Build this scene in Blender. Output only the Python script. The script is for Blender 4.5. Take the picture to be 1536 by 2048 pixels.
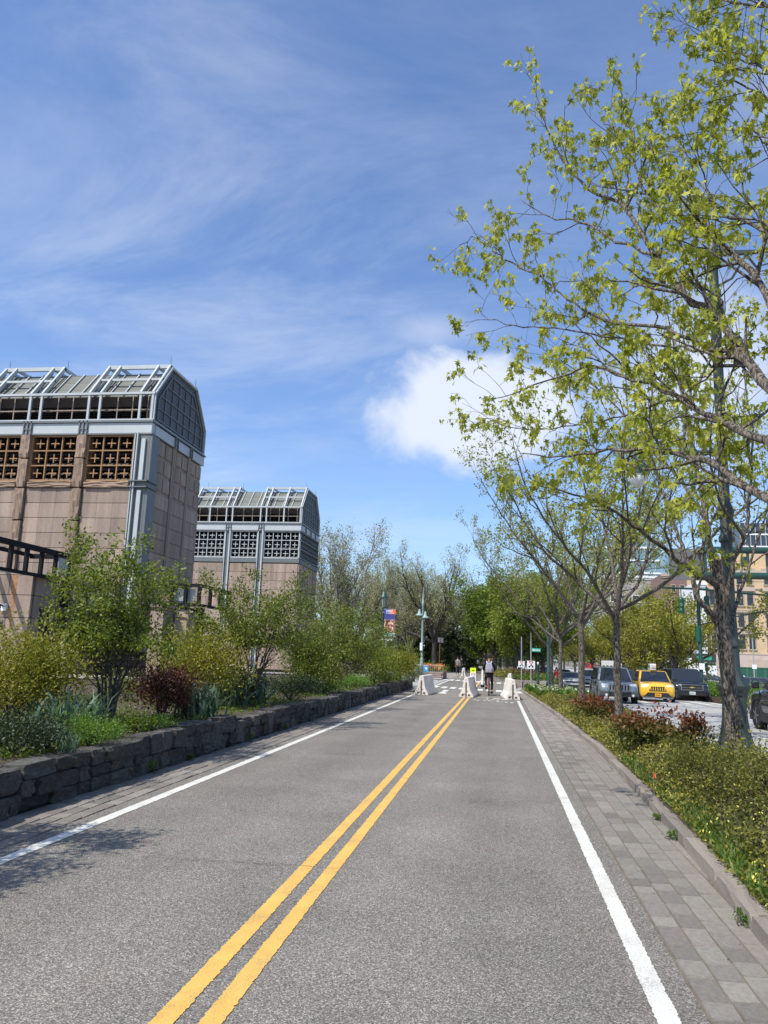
import bpy, bmesh, math, random
import numpy as np
from mathutils import Vector, Matrix

for o in list(bpy.data.objects):
    bpy.data.objects.remove(o)
S = bpy.context.scene
COL = S.collection
PI = math.pi
rad = math.radians

# ------------------------------------------------------------------ camera
F_PX, CAM_H = 1539.0, 1.6
YAW, PITCH, ROLL = 8.7217, 10.592, 2.0
CAM_R = (Matrix.Rotation(rad(YAW), 3, 'Z') @ Matrix.Rotation(rad(90 + PITCH), 3, 'X')
         @ Matrix.Rotation(rad(ROLL), 3, 'Z'))
cd = bpy.data.cameras.new('camera')
cd.sensor_fit = 'VERTICAL'
cd.sensor_height = 24.0
cd.lens = 24.0 * F_PX / 2048.0
cd.clip_start, cd.clip_end = 0.1, 6000.0
cam = bpy.data.objects.new('camera', cd)
M4 = CAM_R.to_4x4()
M4.translation = (0, 0, CAM_H)
cam.matrix_world = M4
COL.objects.link(cam)
S.camera = cam

# ------------------------------------------------------------------ light
SUN_EL, SUN_AZ = 54.0, 40.0      # sun behind the camera, 40 degrees to its left
sdir = Vector((-math.sin(rad(SUN_AZ)) * math.cos(rad(SUN_EL)),
               -math.cos(rad(SUN_AZ)) * math.cos(rad(SUN_EL)), math.sin(rad(SUN_EL))))
sl = bpy.data.lights.new('sun', 'SUN')
sl.energy = 3.7
sl.angle = rad(0.55)
sl.color = (1.0, 0.955, 0.88)
sun = bpy.data.objects.new('sun', sl)
sun.rotation_euler = (-sdir).to_track_quat('-Z', 'Y').to_euler()
COL.objects.link(sun)

W = bpy.data.worlds.new('World')
S.world = W
W.use_nodes = True
nt = W.node_tree
nt.nodes.clear()
def wn(t, **k):
    n = nt.nodes.new(t)
    for a, b in k.items():
        setattr(n, a, b)
    return n
def wl(a, b):
    nt.links.new(a, b)
out = wn('ShaderNodeOutputWorld')
sky = wn('ShaderNodeTexSky', sky_type='NISHITA')
sky.sun_disc = False
sky.sun_elevation = rad(SUN_EL)
sky.sun_rotation = math.atan2(sdir.x, sdir.y)
sky.altitude = 10
sky.air_density, sky.dust_density, sky.ozone_density = 1.0, 1.3, 1.6
bg = wn('ShaderNodeBackground')
bg.inputs['Strength'].default_value = 0.125
tint = wn('ShaderNodeMix', data_type='RGBA', blend_type='MULTIPLY')
tint.inputs[0].default_value = 1.0
tint.inputs[7].default_value = (0.78, 0.905, 1.11, 1)
wl(sky.outputs[0], tint.inputs[6])
wl(tint.outputs[2], bg.inputs['Color'])
tc = wn('ShaderNodeTexCoord')
sep = wn('ShaderNodeSeparateXYZ')
wl(tc.outputs['Generated'], sep.inputs[0])
def mth(op, a, b=None, c=None, clamp=False):
    n = wn('ShaderNodeMath', operation=op)
    n.use_clamp = clamp
    for i, v in enumerate((a, b, c)):
        if v is None:
            continue
        if isinstance(v, (int, float)):
            n.inputs[i].default_value = v
        else:
            wl(v, n.inputs[i])
    return n.outputs[0]
zz = mth('ADD', mth('MAXIMUM', sep.outputs[2], 0.0), 0.18)
u = mth('DIVIDE', sep.outputs[0], zz)
v = mth('DIVIDE', sep.outputs[1], zz)
cmb = wn('ShaderNodeCombineXYZ')
wl(u, cmb.inputs[0]); wl(v, cmb.inputs[1])
def noise(vec, scale, detail, rough, dist, loc=(0, 0, 0), rot=0.0, scl=(1, 1, 1)):
    mp = wn('ShaderNodeMapping')
    mp.inputs['Location'].default_value = loc
    mp.inputs['Rotation'].default_value = (0, 0, rot)
    mp.inputs['Scale'].default_value = scl
    wl(vec, mp.inputs[0])
    n = wn('ShaderNodeTexNoise')
    n.inputs['Scale'].default_value = scale
    n.inputs['Detail'].default_value = detail
    n.inputs['Roughness'].default_value = rough
    n.inputs['Distortion'].default_value = dist
    wl(mp.outputs[0], n.inputs['Vector'])
    return n.outputs[0]
def ramp(x, a, b, lo=0.0, hi=1.0):
    n = wn('ShaderNodeMapRange')
    n.interpolation_type = 'SMOOTHSTEP'
    n.inputs[1].default_value, n.inputs[2].default_value = a, b
    n.inputs[3].default_value, n.inputs[4].default_value = lo, hi
    wl(x, n.inputs[0])
    return n.outputs[0]
# thin high cirrus: broad veils broken up by finer, wind-drawn streaks
veil = ramp(noise(cmb.outputs[0], 0.75, 5, 0.55, 0.4, (3.1, 0.7, 0)), 0.36, 0.62)
streak = ramp(noise(cmb.outputs[0], 1.6, 10, 0.66, 0.45, (1.7, 4.2, 0), 0.6, (0.8, 1.5, 1)), 0.36, 0.70)
left = ramp(sep.outputs[0], -0.50, 0.22, 1.0, 0.30)
cir = mth('MULTIPLY', mth('MULTIPLY', mth('ADD', mth('MULTIPLY', veil, 0.75), 0.22), streak), left)
cir = mth('MULTIPLY', cir, 1.0, clamp=True)
# one soft cumulus low in the north-east, seen beside the tree
def blob(dx, dy, dz, rx, rz_):
    # elliptical falloff around a direction, in azimuth and elevation
    az = mth('ARCTAN2', sep.outputs[0], sep.outputs[1])
    a0 = math.atan2(dx, dy)
    el = mth('ARCSINE', sep.outputs[2])
    e0 = math.asin(dz / math.sqrt(dx*dx + dy*dy + dz*dz))
    p = mth('POWER', mth('DIVIDE', mth('SUBTRACT', az, a0), rx), 2.0)
    q = mth('POWER', mth('DIVIDE', mth('SUBTRACT', el, e0), rz_), 2.0)
    return mth('SQRT', mth('ADD', p, q))
cn = noise(tc.outputs['Generated'], 7.0, 8, 0.58, 0.5, (0.4, 0.2, 0.9))
def cloud(az, el, rx, rz_, edge=0.55):
    dx, dy, dz = math.sin(rad(az)) * math.cos(rad(el)), math.cos(rad(az)) * math.cos(rad(el)), math.sin(rad(el))
    b = blob(dx, dy, dz, rad(rx), rad(rz_))
    s = mth('ADD', mth('SUBTRACT', 1.0, b), mth('MULTIPLY', mth('SUBTRACT', cn, 0.5), 1.5))
    return ramp(s, -0.05, edge)
c1 = cloud(-3.0, 18.2, 9.0, 5.0, 0.42)
c2 = cloud(-5.0, 24.0, 7.5, 2.4, 1.2)
c3 = cloud(15.0, 20.0, 11.0, 8.0, 1.0)
c4 = cloud(20.0, 36.0, 9.0, 7.0, 1.6)
cum = mth('MAXIMUM', mth('MAXIMUM', mth('MULTIPLY', c1, 0.92), mth('MULTIPLY', c2, 0.45)),
          mth('MAXIMUM', mth('MULTIPLY', c3, 0.8), mth('MULTIPLY', c4, 0.4)))
fac = mth('MAXIMUM', mth('MULTIPLY', cir, 0.44), cum, clamp=True)
bgc = wn('ShaderNodeBackground')
bgc.inputs['Color'].default_value = (0.80, 0.86, 0.97, 1)
bgc.inputs['Strength'].default_value = 0.70
mix = wn('ShaderNodeMixShader')
wl(fac, mix.inputs[0]); wl(bg.outputs[0], mix.inputs[1]); wl(bgc.outputs[0], mix.inputs[2])
wl(mix.outputs[0], out.inputs['Surface'])

vs = S.view_settings
vs.view_transform = 'Standard'
vs.look = 'None'
vs.exposure = 0.62
vs.gamma = 1.0
vs.use_curve_mapping = False

# ------------------------------------------------------------------ helpers
def ray(px, py):
    return CAM_R @ Vector(((px - 768) / F_PX, -(py - 1024) / F_PX, -1.0))
def atY(px, py, Y):
    """the point of the place that lies Y metres down the path on the sight line of a photo pixel"""
    d = ray(px, py)
    return Vector((0, 0, CAM_H)) + d * (Y / d.y)
def gx(px, Y):
    """X of a photo column Y metres down the path"""
    return atY(px, 1320 + (px - 998) * 0.035, Y).x
def zY(px, py, Y):
    return atY(px, py, Y).z
def zav(y):
    """height of the avenue, which falls away gently to the north"""
    return -0.08 - 0.72 * min(1.0, max(0.0, (y - 25.0) / 55.0))

class MB:
    """collects shapes; build() links them as one mesh object"""
    def __init__(self):
        self.v, self.f, self.m, self.k = [], [], [], 0
    def add(self, vs, fs):
        b = len(self.v)
        self.v.extend([tuple(p) for p in vs])
        self.f.extend([tuple(i + b for i in f) for f in fs])
        self.m.extend([self.k] * len(fs))
        return self
    def box(self, x0, x1, y0, y1, z0, z1, M=None):
        p = [(x0, y0, z0), (x1, y0, z0), (x1, y1, z0), (x0, y1, z0), (x0, y0, z1), (x1, y0, z1), (x1, y1, z1), (x0, y1, z1)]
        if M:
            p = [M @ Vector(q) for q in p]
        return self.add(p, [(0, 3, 2, 1), (4, 5, 6, 7), (0, 1, 5, 4), (1, 2, 6, 5), (2, 3, 7, 6), (3, 0, 4, 7)])
    def bar(self, a, b, w, h=None, up=(0, 0, 1)):
        """square bar from a to b"""
        a, b = Vector(a), Vector(b)
        h = h or w
        d = (b - a).normalized()
        u_ = Vector(up)
        if abs(d.dot(u_)) > 0.98:
            u_ = Vector((0, 1, 0))
        s = d.cross(u_).normalized() * (w / 2)
        t = s.normalized().cross(d).normalized() * (h / 2)
        p = [a - s - t, a + s - t, a + s + t, a - s + t, b - s - t, b + s - t, b + s + t, b - s + t]
        return self.add(p, [(0, 1, 2, 3), (4, 7, 6, 5), (0, 4, 5, 1), (1, 5, 6, 2), (2, 6, 7, 3), (3, 7, 4, 0)])
    def tube(self, pts, rs, n=8, cap=True):
        pts = [Vector(p) for p in pts]
        if isinstance(rs, (int, float)):
            rs = [rs] * len(pts)
        b0 = len(self.v)
        ref = None
        for i, p in enumerate(pts):
            d = (pts[min(i + 1, len(pts) - 1)] - pts[max(i - 1, 0)])
            d = d.normalized() if d.length > 1e-9 else Vector((0, 0, 1))
            if ref is None:
                ref = Vector((1, 0, 0)) if abs(d.x) < 0.8 else Vector((0, 1, 0))
            s = d.cross(ref)
            s = s.normalized() if s.length > 1e-6 else d.orthogonal().normalized()
            t = s.cross(d).normalized()
            ref = t.cross(s) * 0 + ref
            for k in range(n):
                a = 2 * PI * k / n
                self.v.append(tuple(p + (s * math.cos(a) + t * math.sin(a)) * rs[i]))
        for i in range(len(pts) - 1):
            for k in range(n):
                a, c = b0 + i * n + k, b0 + i * n + (k + 1) % n
                self.f.append((a, c, c + n, a + n)); self.m.append(self.k)
        if cap:
            self.f.append(tuple(b0 + k for k in reversed(range(n)))); self.m.append(self.k)
            e = b0 + (len(pts) - 1) * n
            self.f.append(tuple(e + k for k in range(n))); self.m.append(self.k)
        return self
    def lathe(self, prof, n=16, c=(0, 0, 0), M=None, ang=0.0, square=False):
        """profile of (radius, z) turned about z"""
        b0 = len(self.v)
        for r, z in prof:
            for k in range(n):
                a = 2 * PI * k / n + ang
                p = Vector((c[0] + r * math.cos(a), c[1] + r * math.sin(a), c[2] + z))
                self.v.append(tuple(M @ p if M else p))
        for i in range(len(prof) - 1):
            for k in range(n):
                a, d = b0 + i * n + k, b0 + i * n + (k + 1) % n
                self.f.append((a, d, d + n, a + n)); self.m.append(self.k)
        self.f.append(tuple(b0 + k for k in reversed(range(n)))); self.m.append(self.k)
        e = b0 + (len(prof) - 1) * n
        self.f.append(tuple(e + k for k in range(n))); self.m.append(self.k)
        return self
    def prism(self, poly, a, b, axis='x'):
        """polygon (list of 2-d points) extruded along an axis from a to b"""
        n = len(poly)
        def P(q, t):
            return (t, q[0], q[1]) if axis == 'x' else ((q[0], t, q[1]) if axis == 'y' else (q[0], q[1], t))
        vs_ = [P(q, a) for q in poly] + [P(q, b) for q in poly]
        fs = [tuple(range(n)), tuple(range(2 * n - 1, n - 1, -1))]
        fs += [(i, i + n, (i + 1) % n + n, (i + 1) % n) for i in range(n)]
        return self.add(vs_, fs)
    def panel(self, q, out=0.01, inset=0.0, th=0.02):
        """slab lying on the quad q (four points), its face 'out' proud of it"""
        q = [Vector(p) for p in q]
        c = sum(q, Vector()) / len(q)
        n = (q[1] - q[0]).cross(q[2] - q[0]).normalized()
        if inset:
            q = [p + (c - p).normalized() * inset for p in q]
        k = len(q)
        vs_ = [p + n * (out - th) for p in q] + [p + n * out for p in q]
        fs = [tuple(range(k - 1, -1, -1)), tuple(range(k, 2 * k))]
        fs += [(i, (i + 1) % k, (i + 1) % k + k, i + k) for i in range(k)]
        return self.add(vs_, fs)
    def mesh(self, name, mats, smooth=False, fixn=True):
        me = bpy.data.meshes.new(name)
        me.from_pydata(self.v, [], self.f)
        for m in (mats if isinstance(mats, (list, tuple)) else [mats]):
            me.materials.append(m)
        if any(self.m):
            me.polygons.foreach_set('material_index', self.m)
        if fixn:
            bm = bmesh.new(); bm.from_mesh(me)
            bmesh.ops.recalc_face_normals(bm, faces=bm.faces)
            bm.to_mesh(me); bm.free()
        if smooth:
            me.polygons.foreach_set('use_smooth', [True] * len(me.polygons))
            if smooth != 'all':
                me.set_sharp_from_angle(angle=rad(smooth if smooth is not True else 40))
        return me
    def build(self, name, mats, parent=None, smooth=False, **k):
        return put(name, self.mesh(name, mats, smooth), parent, **k)

def put(name, me, parent=None, loc=None, rot=None, scale=None, kind=None, label=None):
    o = bpy.data.objects.new(name, me)
    COL.objects.link(o)
    if parent:
        o.parent = parent
    if loc is not None:
        o.location = loc
    if rot is not None:
        o.rotation_euler = rot
    if scale is not None:
        o.scale = scale
    if kind:
        o['kind'] = kind
    if label:
        o['label'] = label
    return o
def tag(o, label, cat, group=None):
    o['label'] = label
    o['category'] = cat
    if group:
        o['group'] = group
    return o
def thing(name, label, cat, loc=(0, 0, 0), rz=0.0, group=None):
    o = bpy.data.objects.new(name, None)
    o.empty_display_size = 0.2
    COL.objects.link(o)
    o.location = loc
    o.rotation_euler = (0, 0, rz)
    return tag(o, label, cat, group)
def bevel(o, w, seg=2, angle=35):
    m = o.modifiers.new('bevel', 'BEVEL')
    m.width, m.segments, m.limit_method, m.angle_limit = w, seg, 'ANGLE', rad(angle)
    m.harden_normals = False
    return o
def dup(o, label=None, loc=None, rz=None, group=None, scale=None):
    """a copy of a thing with copies of its parts and sub-parts; mesh data shared"""
    def cp(a, par):
        c = a.copy()
        COL.objects.link(c)
        if par:
            c.parent = par
        for ch in list(a.children):
            cp(ch, c)
        return c
    r = cp(o, None)
    if label: r['label'] = label
    if group: r['group'] = group
    if loc is not None: r.location = loc
    if rz is not None: r.rotation_euler = (0, 0, rz)
    if scale is not None: r.scale = scale
    return r

# ------------------------------------------------------------------ materials
MATS = {}
def mat(name, col, rough=0.7, nz=None, bump=None, metal=0.0, spec=0.4, coat=0.0, rnd=0.0, hue=0.0, trans=0.0, extra=None, col2=None):
    """procedural surface: base colour mottled by noise (scale, amount), optional bump (scale, strength, detail),
    rnd = brightness spread from object to object"""
    m = bpy.data.materials.new(name)
    m.use_nodes = True
    t = m.node_tree
    b = t.nodes['Principled BSDF']
    b.inputs['Roughness'].default_value = rough
    b.inputs['Metallic'].default_value = metal
    b.inputs['Specular IOR Level'].default_value = spec
    b.inputs['Coat Weight'].default_value = coat
    b.inputs['Coat Roughness'].default_value = 0.04
    L = t.links.new
    tcn = t.nodes.new('ShaderNodeTexCoord')
    src = None
    if nz:
        n = t.nodes.new('ShaderNodeTexNoise')
        n.inputs['Scale'].default_value = nz[0]
        n.inputs['Detail'].default_value = nz[2] if len(nz) > 2 else 5
        n.inputs['Roughness'].default_value = 0.62
        L(tcn.outputs['Object'], n.inputs['Vector'])
        mr = t.nodes.new('ShaderNodeMapRange')
        mr.inputs[1].default_value, mr.inputs[2].default_value = 0.3, 0.7
        L(n.outputs[0], mr.inputs[0])
        mx = t.nodes.new('ShaderNodeMix')
        mx.data_type = 'RGBA'
        a = nz[1]
        c2 = col2 or tuple(min(1, c * (1 + a)) for c in col)
        mx.inputs[6].default_value = (*[c * (1 - a) for c in col], 1) if not col2 else (*col, 1)
        mx.inputs[7].default_value = (*c2, 1)
        L(mr.outputs[0], mx.inputs[0])
        src = mx.outputs[2]
    if rnd or hue:
        oi = t.nodes.new('ShaderNodeObjectInfo')
        hs = t.nodes.new('ShaderNodeHueSaturation')
        mr2 = t.nodes.new('ShaderNodeMapRange')
        mr2.inputs[3].default_value, mr2.inputs[4].default_value = 1 - rnd, 1 + rnd
        L(oi.outputs['Random'], mr2.inputs[0])
        L(mr2.outputs[0], hs.inputs['Value'])
        if hue:
            ms = t.nodes.new('ShaderNodeMath'); ms.operation = 'MULTIPLY'; ms.inputs[1].default_value = 7.31
            L(oi.outputs['Random'], ms.inputs[0])
            fr = t.nodes.new('ShaderNodeMath'); fr.operation = 'FRACT'
            L(ms.outputs[0], fr.inputs[0])
            mr3 = t.nodes.new('ShaderNodeMapRange')
            mr3.inputs[3].default_value, mr3.inputs[4].default_value = 0.5 - hue, 0.5 + hue
            L(fr.outputs[0], mr3.inputs[0]); L(mr3.outputs[0], hs.inputs['Hue'])
        if src:
            L(src, hs.inputs['Color'])
        else:
            hs.inputs['Color'].default_value = (*col, 1)
        src = hs.outputs[0]
    if src:
        L(src, b.inputs['Base Color'])
    else:
        b.inputs['Base Color'].default_value = (*col, 1)
    if bump:
        n2 = t.nodes.new('ShaderNodeTexNoise')
        n2.inputs['Scale'].default_value = bump[0]
        n2.inputs['Detail'].default_value = bump[2] if len(bump) > 2 else 6
        L(tcn.outputs['Object'], n2.inputs['Vector'])
        bp = t.nodes.new('ShaderNodeBump')
        bp.inputs['Strength'].default_value = bump[1]
        bp.inputs['Distance'].default_value = 0.02
        L(n2.outputs[0], bp.inputs['Height'])
        L(bp.outputs[0], b.inputs['Normal'])
    if extra:
        extra(t, b, tcn, src)
    MATS[name] = m
    return m
def leafmat(name, ca, cb, trans=0.4, rough=0.5, rnd=0.12):
    """leaf: colour runs from ca to cb with each leaf's own 'tint'; lets some light through"""
    m = bpy.data.materials.new(name)
    m.use_nodes = True
    t = m.node_tree
    L = t.links.new
    b = t.nodes['Principled BSDF']
    o = t.nodes['Material Output']
    at = t.nodes.new('ShaderNodeAttribute')
    at.attribute_name = 'tint'
    mx = t.nodes.new('ShaderNodeMix'); mx.data_type = 'RGBA'
    mx.inputs[6].default_value = (*ca, 1); mx.inputs[7].default_value = (*cb, 1)
    L(at.outputs['Fac'], mx.inputs[0])
    oi = t.nodes.new('ShaderNodeObjectInfo')
    hs = t.nodes.new('ShaderNodeHueSaturation')
    mr = t.nodes.new('ShaderNodeMapRange')
    mr.inputs[3].default_value, mr.inputs[4].default_value = 1 - rnd, 1 + rnd
    L(oi.outputs['Random'], mr.inputs[0]); L(mr.outputs[0], hs.inputs['Value']); L(mx.outputs[2], hs.inputs['Color'])
    L(hs.outputs[0], b.inputs['Base Color'])
    b.inputs['Roughness'].default_value = rough
    b.inputs['Specular IOR Level'].default_value = 0.35
    tr = t.nodes.new('ShaderNodeBsdfTranslucent')
    g = t.nodes.new('ShaderNodeMix'); g.data_type = 'RGBA'; g.blend_type = 'MULTIPLY'; g.inputs[0].default_value = 1
    g.inputs[7].default_value = (1.35, 1.35, 0.6, 1)
    L(hs.outputs[0], g.inputs[6]); L(g.outputs[2], tr.inputs['Color'])
    ms = t.nodes.new('ShaderNodeMixShader')
    ms.inputs[0].default_value = trans
    L(b.outputs[0], ms.inputs[1]); L(tr.outputs[0], ms.inputs[2]); L(ms.outputs[0], o.inputs['Surface'])
    MATS[name] = m
    return m

def x_asphalt(t, b, tcn, src):
    """exposed pale and dark aggregate in worn asphalt"""
    L = t.links.new
    def vor(scale):
        n = t.nodes.new('ShaderNodeTexVoronoi'); n.inputs['Scale'].default_value = scale
        L(tcn.outputs['Object'], n.inputs['Vector']); return n
    v1 = vor(165)
    sepc = t.nodes.new('ShaderNodeSeparateColor'); L(v1.outputs['Color'], sepc.inputs[0])
    cr = t.nodes.new('ShaderNodeValToRGB')
    el = cr.color_ramp.elements
    el[0].position, el[0].color = 0.0, (0.066, 0.061, 0.053, 1)
    el[1].position, el[1].color = 1.0, (0.43, 0.40, 0.335, 1)
    for p, c in ((0.30, (0.115, 0.106, 0.091)), (0.6, (0.175, 0.161, 0.138)), (0.85, (0.25, 0.231, 0.197))):
        e = el.new(p); e.color = (*c, 1)
    L(sepc.outputs[0], cr.inputs[0])
    n = t.nodes.new('ShaderNodeTexNoise'); n.inputs['Scale'].default_value = 0.9; n.inputs['Detail'].default_value = 6
    L(tcn.outputs['Object'], n.inputs['Vector'])
    mr = t.nodes.new('ShaderNodeMapRange'); mr.inputs[1].default_value, mr.inputs[2].default_value = 0.3, 0.7
    mr.inputs[3].default_value, mr.inputs[4].default_value = 0.88, 1.12
    L(n.outputs[0], mr.inputs[0])
    hs = t.nodes.new('ShaderNodeHueSaturation'); L(mr.outputs[0], hs.inputs['Value']); L(cr.outputs[0], hs.inputs['Color'])
    n3 = t.nodes.new('ShaderNodeTexNoise'); n3.inputs['Scale'].default_value = 2.2; n3.inputs['Detail'].default_value = 3
    L(tcn.outputs['Object'], n3.inputs['Vector'])
    mr3 = t.nodes.new('ShaderNodeMapRange'); mr3.inputs[1].default_value, mr3.inputs[2].default_value = 0.5, 0.75
    mr3.inputs[4].default_value = 0.35
    L(n3.outputs[0], mr3.inputs[0])
    mx = t.nodes.new('ShaderNodeMix'); mx.data_type = 'RGBA'; mx.blend_type = 'MULTIPLY'
    L(mr3.outputs[0], mx.inputs[0]); L(hs.outputs[0], mx.inputs[6]); mx.inputs[7].default_value = (1.0, 0.86, 0.86, 1)
    mp = t.nodes.new('ShaderNodeMapping'); mp.inputs['Scale'].default_value = (1.1, 0.05, 1); L(tcn.outputs['Object'], mp.inputs[0])
    n4 = t.nodes.new('ShaderNodeTexNoise'); n4.inputs['Scale'].default_value = 1.0; n4.inputs['Detail'].default_value = 4; L(mp.outputs[0], n4.inputs['Vector'])
    mr4 = t.nodes.new('ShaderNodeMapRange'); mr4.inputs[1].default_value, mr4.inputs[2].default_value = 0.3, 0.7
    mr4.inputs[3].default_value, mr4.inputs[4].default_value = 0.86, 1.12; L(n4.outputs[0], mr4.inputs[0])
    hs4 = t.nodes.new('ShaderNodeHueSaturation'); L(mr4.outputs[0], hs4.inputs['Value']); L(mx.outputs[2], hs4.inputs['Color'])
    L(hs4.outputs[0], b.inputs['Base Color'])
    bp = t.nodes.new('ShaderNodeBump'); bp.inputs['Strength'].default_value = 0.5; bp.inputs['Distance'].default_value = 0.004
    L(v1.outputs['Distance'], bp.inputs['Height']); L(bp.outputs[0], b.inputs['Normal'])
def x_wear(t, b, tcn, src):
    """paint worn through to the stones in places, dirty in others"""
    L = t.links.new
    n = t.nodes.new('ShaderNodeTexNoise'); n.inputs['Scale'].default_value = 150; n.inputs['Detail'].default_value = 3
    L(tcn.outputs['Object'], n.inputs['Vector'])
    n2 = t.nodes.new('ShaderNodeTexNoise'); n2.inputs['Scale'].default_value = 3.2; n2.inputs['Detail'].default_value = 7
    L(tcn.outputs['Object'], n2.inputs['Vector'])
    a = t.nodes.new('ShaderNodeMath'); a.operation = 'MULTIPLY_ADD'; a.inputs[1].default_value = 0.55
    L(n2.outputs[0], a.inputs[0]); L(n.outputs[0], a.inputs[2])
    mr = t.nodes.new('ShaderNodeMapRange'); mr.inputs[1].default_value, mr.inputs[2].default_value = 0.86, 0.98
    mr.inputs[4].default_value = 0.75
    L(a.outputs[0], mr.inputs[0])
    mx = t.nodes.new('ShaderNodeMix'); mx.data_type = 'RGBA'
    L(mr.outputs[0], mx.inputs[0]); L(src, mx.inputs[6]); mx.inputs[7].default_value = (0.16, 0.15, 0.13, 1)
    L(mx.outputs[2], b.inputs['Base Color'])
def x_bark(t, b, tcn, src):
    """long vertical fissures"""
    L = t.links.new
    mp = t.nodes.new('ShaderNodeMapping'); mp.inputs['Scale'].default_value = (1, 1, 0.30)
    L(tcn.outputs['Object'], mp.inputs[0])
    w = t.nodes.new('ShaderNodeTexNoise'); w.inputs['Scale'].default_value = 52; w.inputs['Detail'].default_value = 6
    w.inputs['Distortion'].default_value = 0.8
    L(mp.outputs[0], w.inputs['Vector'])
    cr = t.nodes.new('ShaderNodeValToRGB')
    el = cr.color_ramp.elements
    el[0].position, el[0].color = 0.42, (0.025, 0.02, 0.016, 1)
    el[1].position, el[1].color = 0.58, (0.20, 0.168, 0.13, 1)
    L(w.outputs[0], cr.inputs[0]); L(cr.outputs[0], b.inputs['Base Color'])
    bp = t.nodes.new('ShaderNodeBump'); bp.inputs['Strength'].default_value = 1.0; bp.inputs['Distance'].default_value = 0.03
    L(w.outputs[0], bp.inputs['Height']); L(bp.outputs[0], b.inputs['Normal'])
def x_strata(t, b, tcn, src):
    """flat-bedded stone: thin layers show as horizontal ledges"""
    L = t.links.new
    mp = t.nodes.new('ShaderNodeMapping'); mp.inputs['Scale'].default_value = (0.7, 0.7, 3.2)
    L(tcn.outputs['Object'], mp.inputs[0])
    w = t.nodes.new('ShaderNodeTexNoise'); w.inputs['Scale'].default_value = 3.2; w.inputs['Detail'].default_value = 9; w.inputs['Roughness'].default_value = 0.7
    L(mp.outputs[0], w.inputs['Vector'])
    bp = t.nodes.new('ShaderNodeBump'); bp.inputs['Strength'].default_value = 1.0; bp.inputs['Distance'].default_value = 0.06
    L(w.outputs[0], bp.inputs['Height']); L(bp.outputs[0], b.inputs['Normal'])
def x_streak(t, b, tcn, src):
    """rain streaks down a stone face"""
    L = t.links.new
    mp = t.nodes.new('ShaderNodeMapping'); mp.inputs['Scale'].default_value = (3.0, 3.0, 0.25)
    gm = t.nodes.new('ShaderNodeNewGeometry')
    L(gm.outputs['Position'], mp.inputs[0])
    w = t.nodes.new('ShaderNodeTexNoise'); w.inputs['Scale'].default_value = 0.9; w.inputs['Detail'].default_value = 7
    L(mp.outputs[0], w.inputs['Vector'])
    mr = t.nodes.new('ShaderNodeMapRange'); mr.inputs[1].default_value, mr.inputs[2].default_value = 0.35, 0.7
    mr.inputs[3].default_value, mr.inputs[4].default_value = 0.72, 1.1
    L(w.outputs[0], mr.inputs[0])
    hs = t.nodes.new('ShaderNodeHueSaturation'); L(mr.outputs[0], hs.inputs['Value'])
    L(src, hs.inputs['Color']); L(hs.outputs[0], b.inputs['Base Color'])

mat('asphalt', (0.2, 0.19, 0.18), 0.9, spec=0.25, extra=x_asphalt)
mat('concrete_road', (0.33, 0.32, 0.30), 0.85, nz=(1.3, 0.12, 8), bump=(60, 0.15))
mat('ground_earth', (0.20, 0.18, 0.15), 0.95, nz=(0.4, 0.3, 8))
mat('plaza', (0.27, 0.25, 0.22), 0.9, nz=(0.8, 0.18, 8))
mat('soil', (0.075, 0.055, 0.038), 0.98, nz=(9, 0.5, 8), bump=(30, 0.8))
mat('white_paint', (0.57, 0.56, 0.50), 0.75, nz=(6, 0.10, 8), bump=(120, 0.3), extra=x_wear)
mat('worn_white_paint', (0.62, 0.61, 0.57), 0.8, nz=(5, 0.22, 8))
mat('yellow_paint', (0.62, 0.37, 0.085), 0.75, nz=(5, 0.13, 8), bump=(120, 0.3), extra=x_wear)
mat('paver', (0.188, 0.168, 0.143), 0.9, nz=(7, 0.22, 9), bump=(140, 0.25), rnd=0.26, hue=0.014)
mat('paver_dusty', (0.20, 0.18, 0.152), 0.95, nz=(5, 0.16, 9), bump=(140, 0.2), rnd=0.07, hue=0.01)
mat('paver_joint', (0.13, 0.108, 0.08), 0.95, nz=(20, 0.25, 8))
mat('kerb_granite', (0.235, 0.205, 0.17), 0.9, nz=(35, 0.25, 8), bump=(40, 0.5), rnd=0.15)
mat('schist', (0.092, 0.085, 0.075), 0.85, nz=(5, 0.5, 8), bump=(16, 0.9, 9), rnd=0.42, hue=0.035, extra=x_strata)
mat('wall_core', (0.006, 0.006, 0.006), 0.95, nz=(6, 0.3))
mat('pink_granite', (0.335, 0.252, 0.196), 0.75, nz=(6, 0.12, 9), rnd=0.15, extra=x_streak)
mat('rough_granite', (0.27, 0.19, 0.135), 0.9, nz=(5, 0.25, 9), bump=(5, 1.0, 9), rnd=0.12)
mat('granite_joint', (0.05, 0.04, 0.035), 0.9)
mat('steel_white', (0.42, 0.45, 0.445), 0.45, nz=(1.5, 0.06, 6), spec=0.5)
mat('steel_blue_grey', (0.125, 0.138, 0.138), 0.5, nz=(1.2, 0.10, 6), spec=0.5)
mat('steel_dark', (0.007, 0.007, 0.008), 0.7, nz=(3, 0.2), spec=0.2)
mat('louvre', (0.016, 0.015, 0.014), 0.6, nz=(3, 0.2))
mat('rod_rust', (0.28, 0.22, 0.17), 0.6, nz=(3, 0.2))
mat('void', (0.004, 0.004, 0.004), 0.9)
mat('bronze_grid', (0.31, 0.17, 0.07), 0.5, nz=(4, 0.2), spec=0.5)
mat('roof_panel', (0.125, 0.13, 0.108), 0.55, nz=(0.9, 0.12, 8), rnd=0.07)
mat('end_panel', (0.055, 0.056, 0.056), 0.5, nz=(1, 0.15), rnd=0.08)
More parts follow.
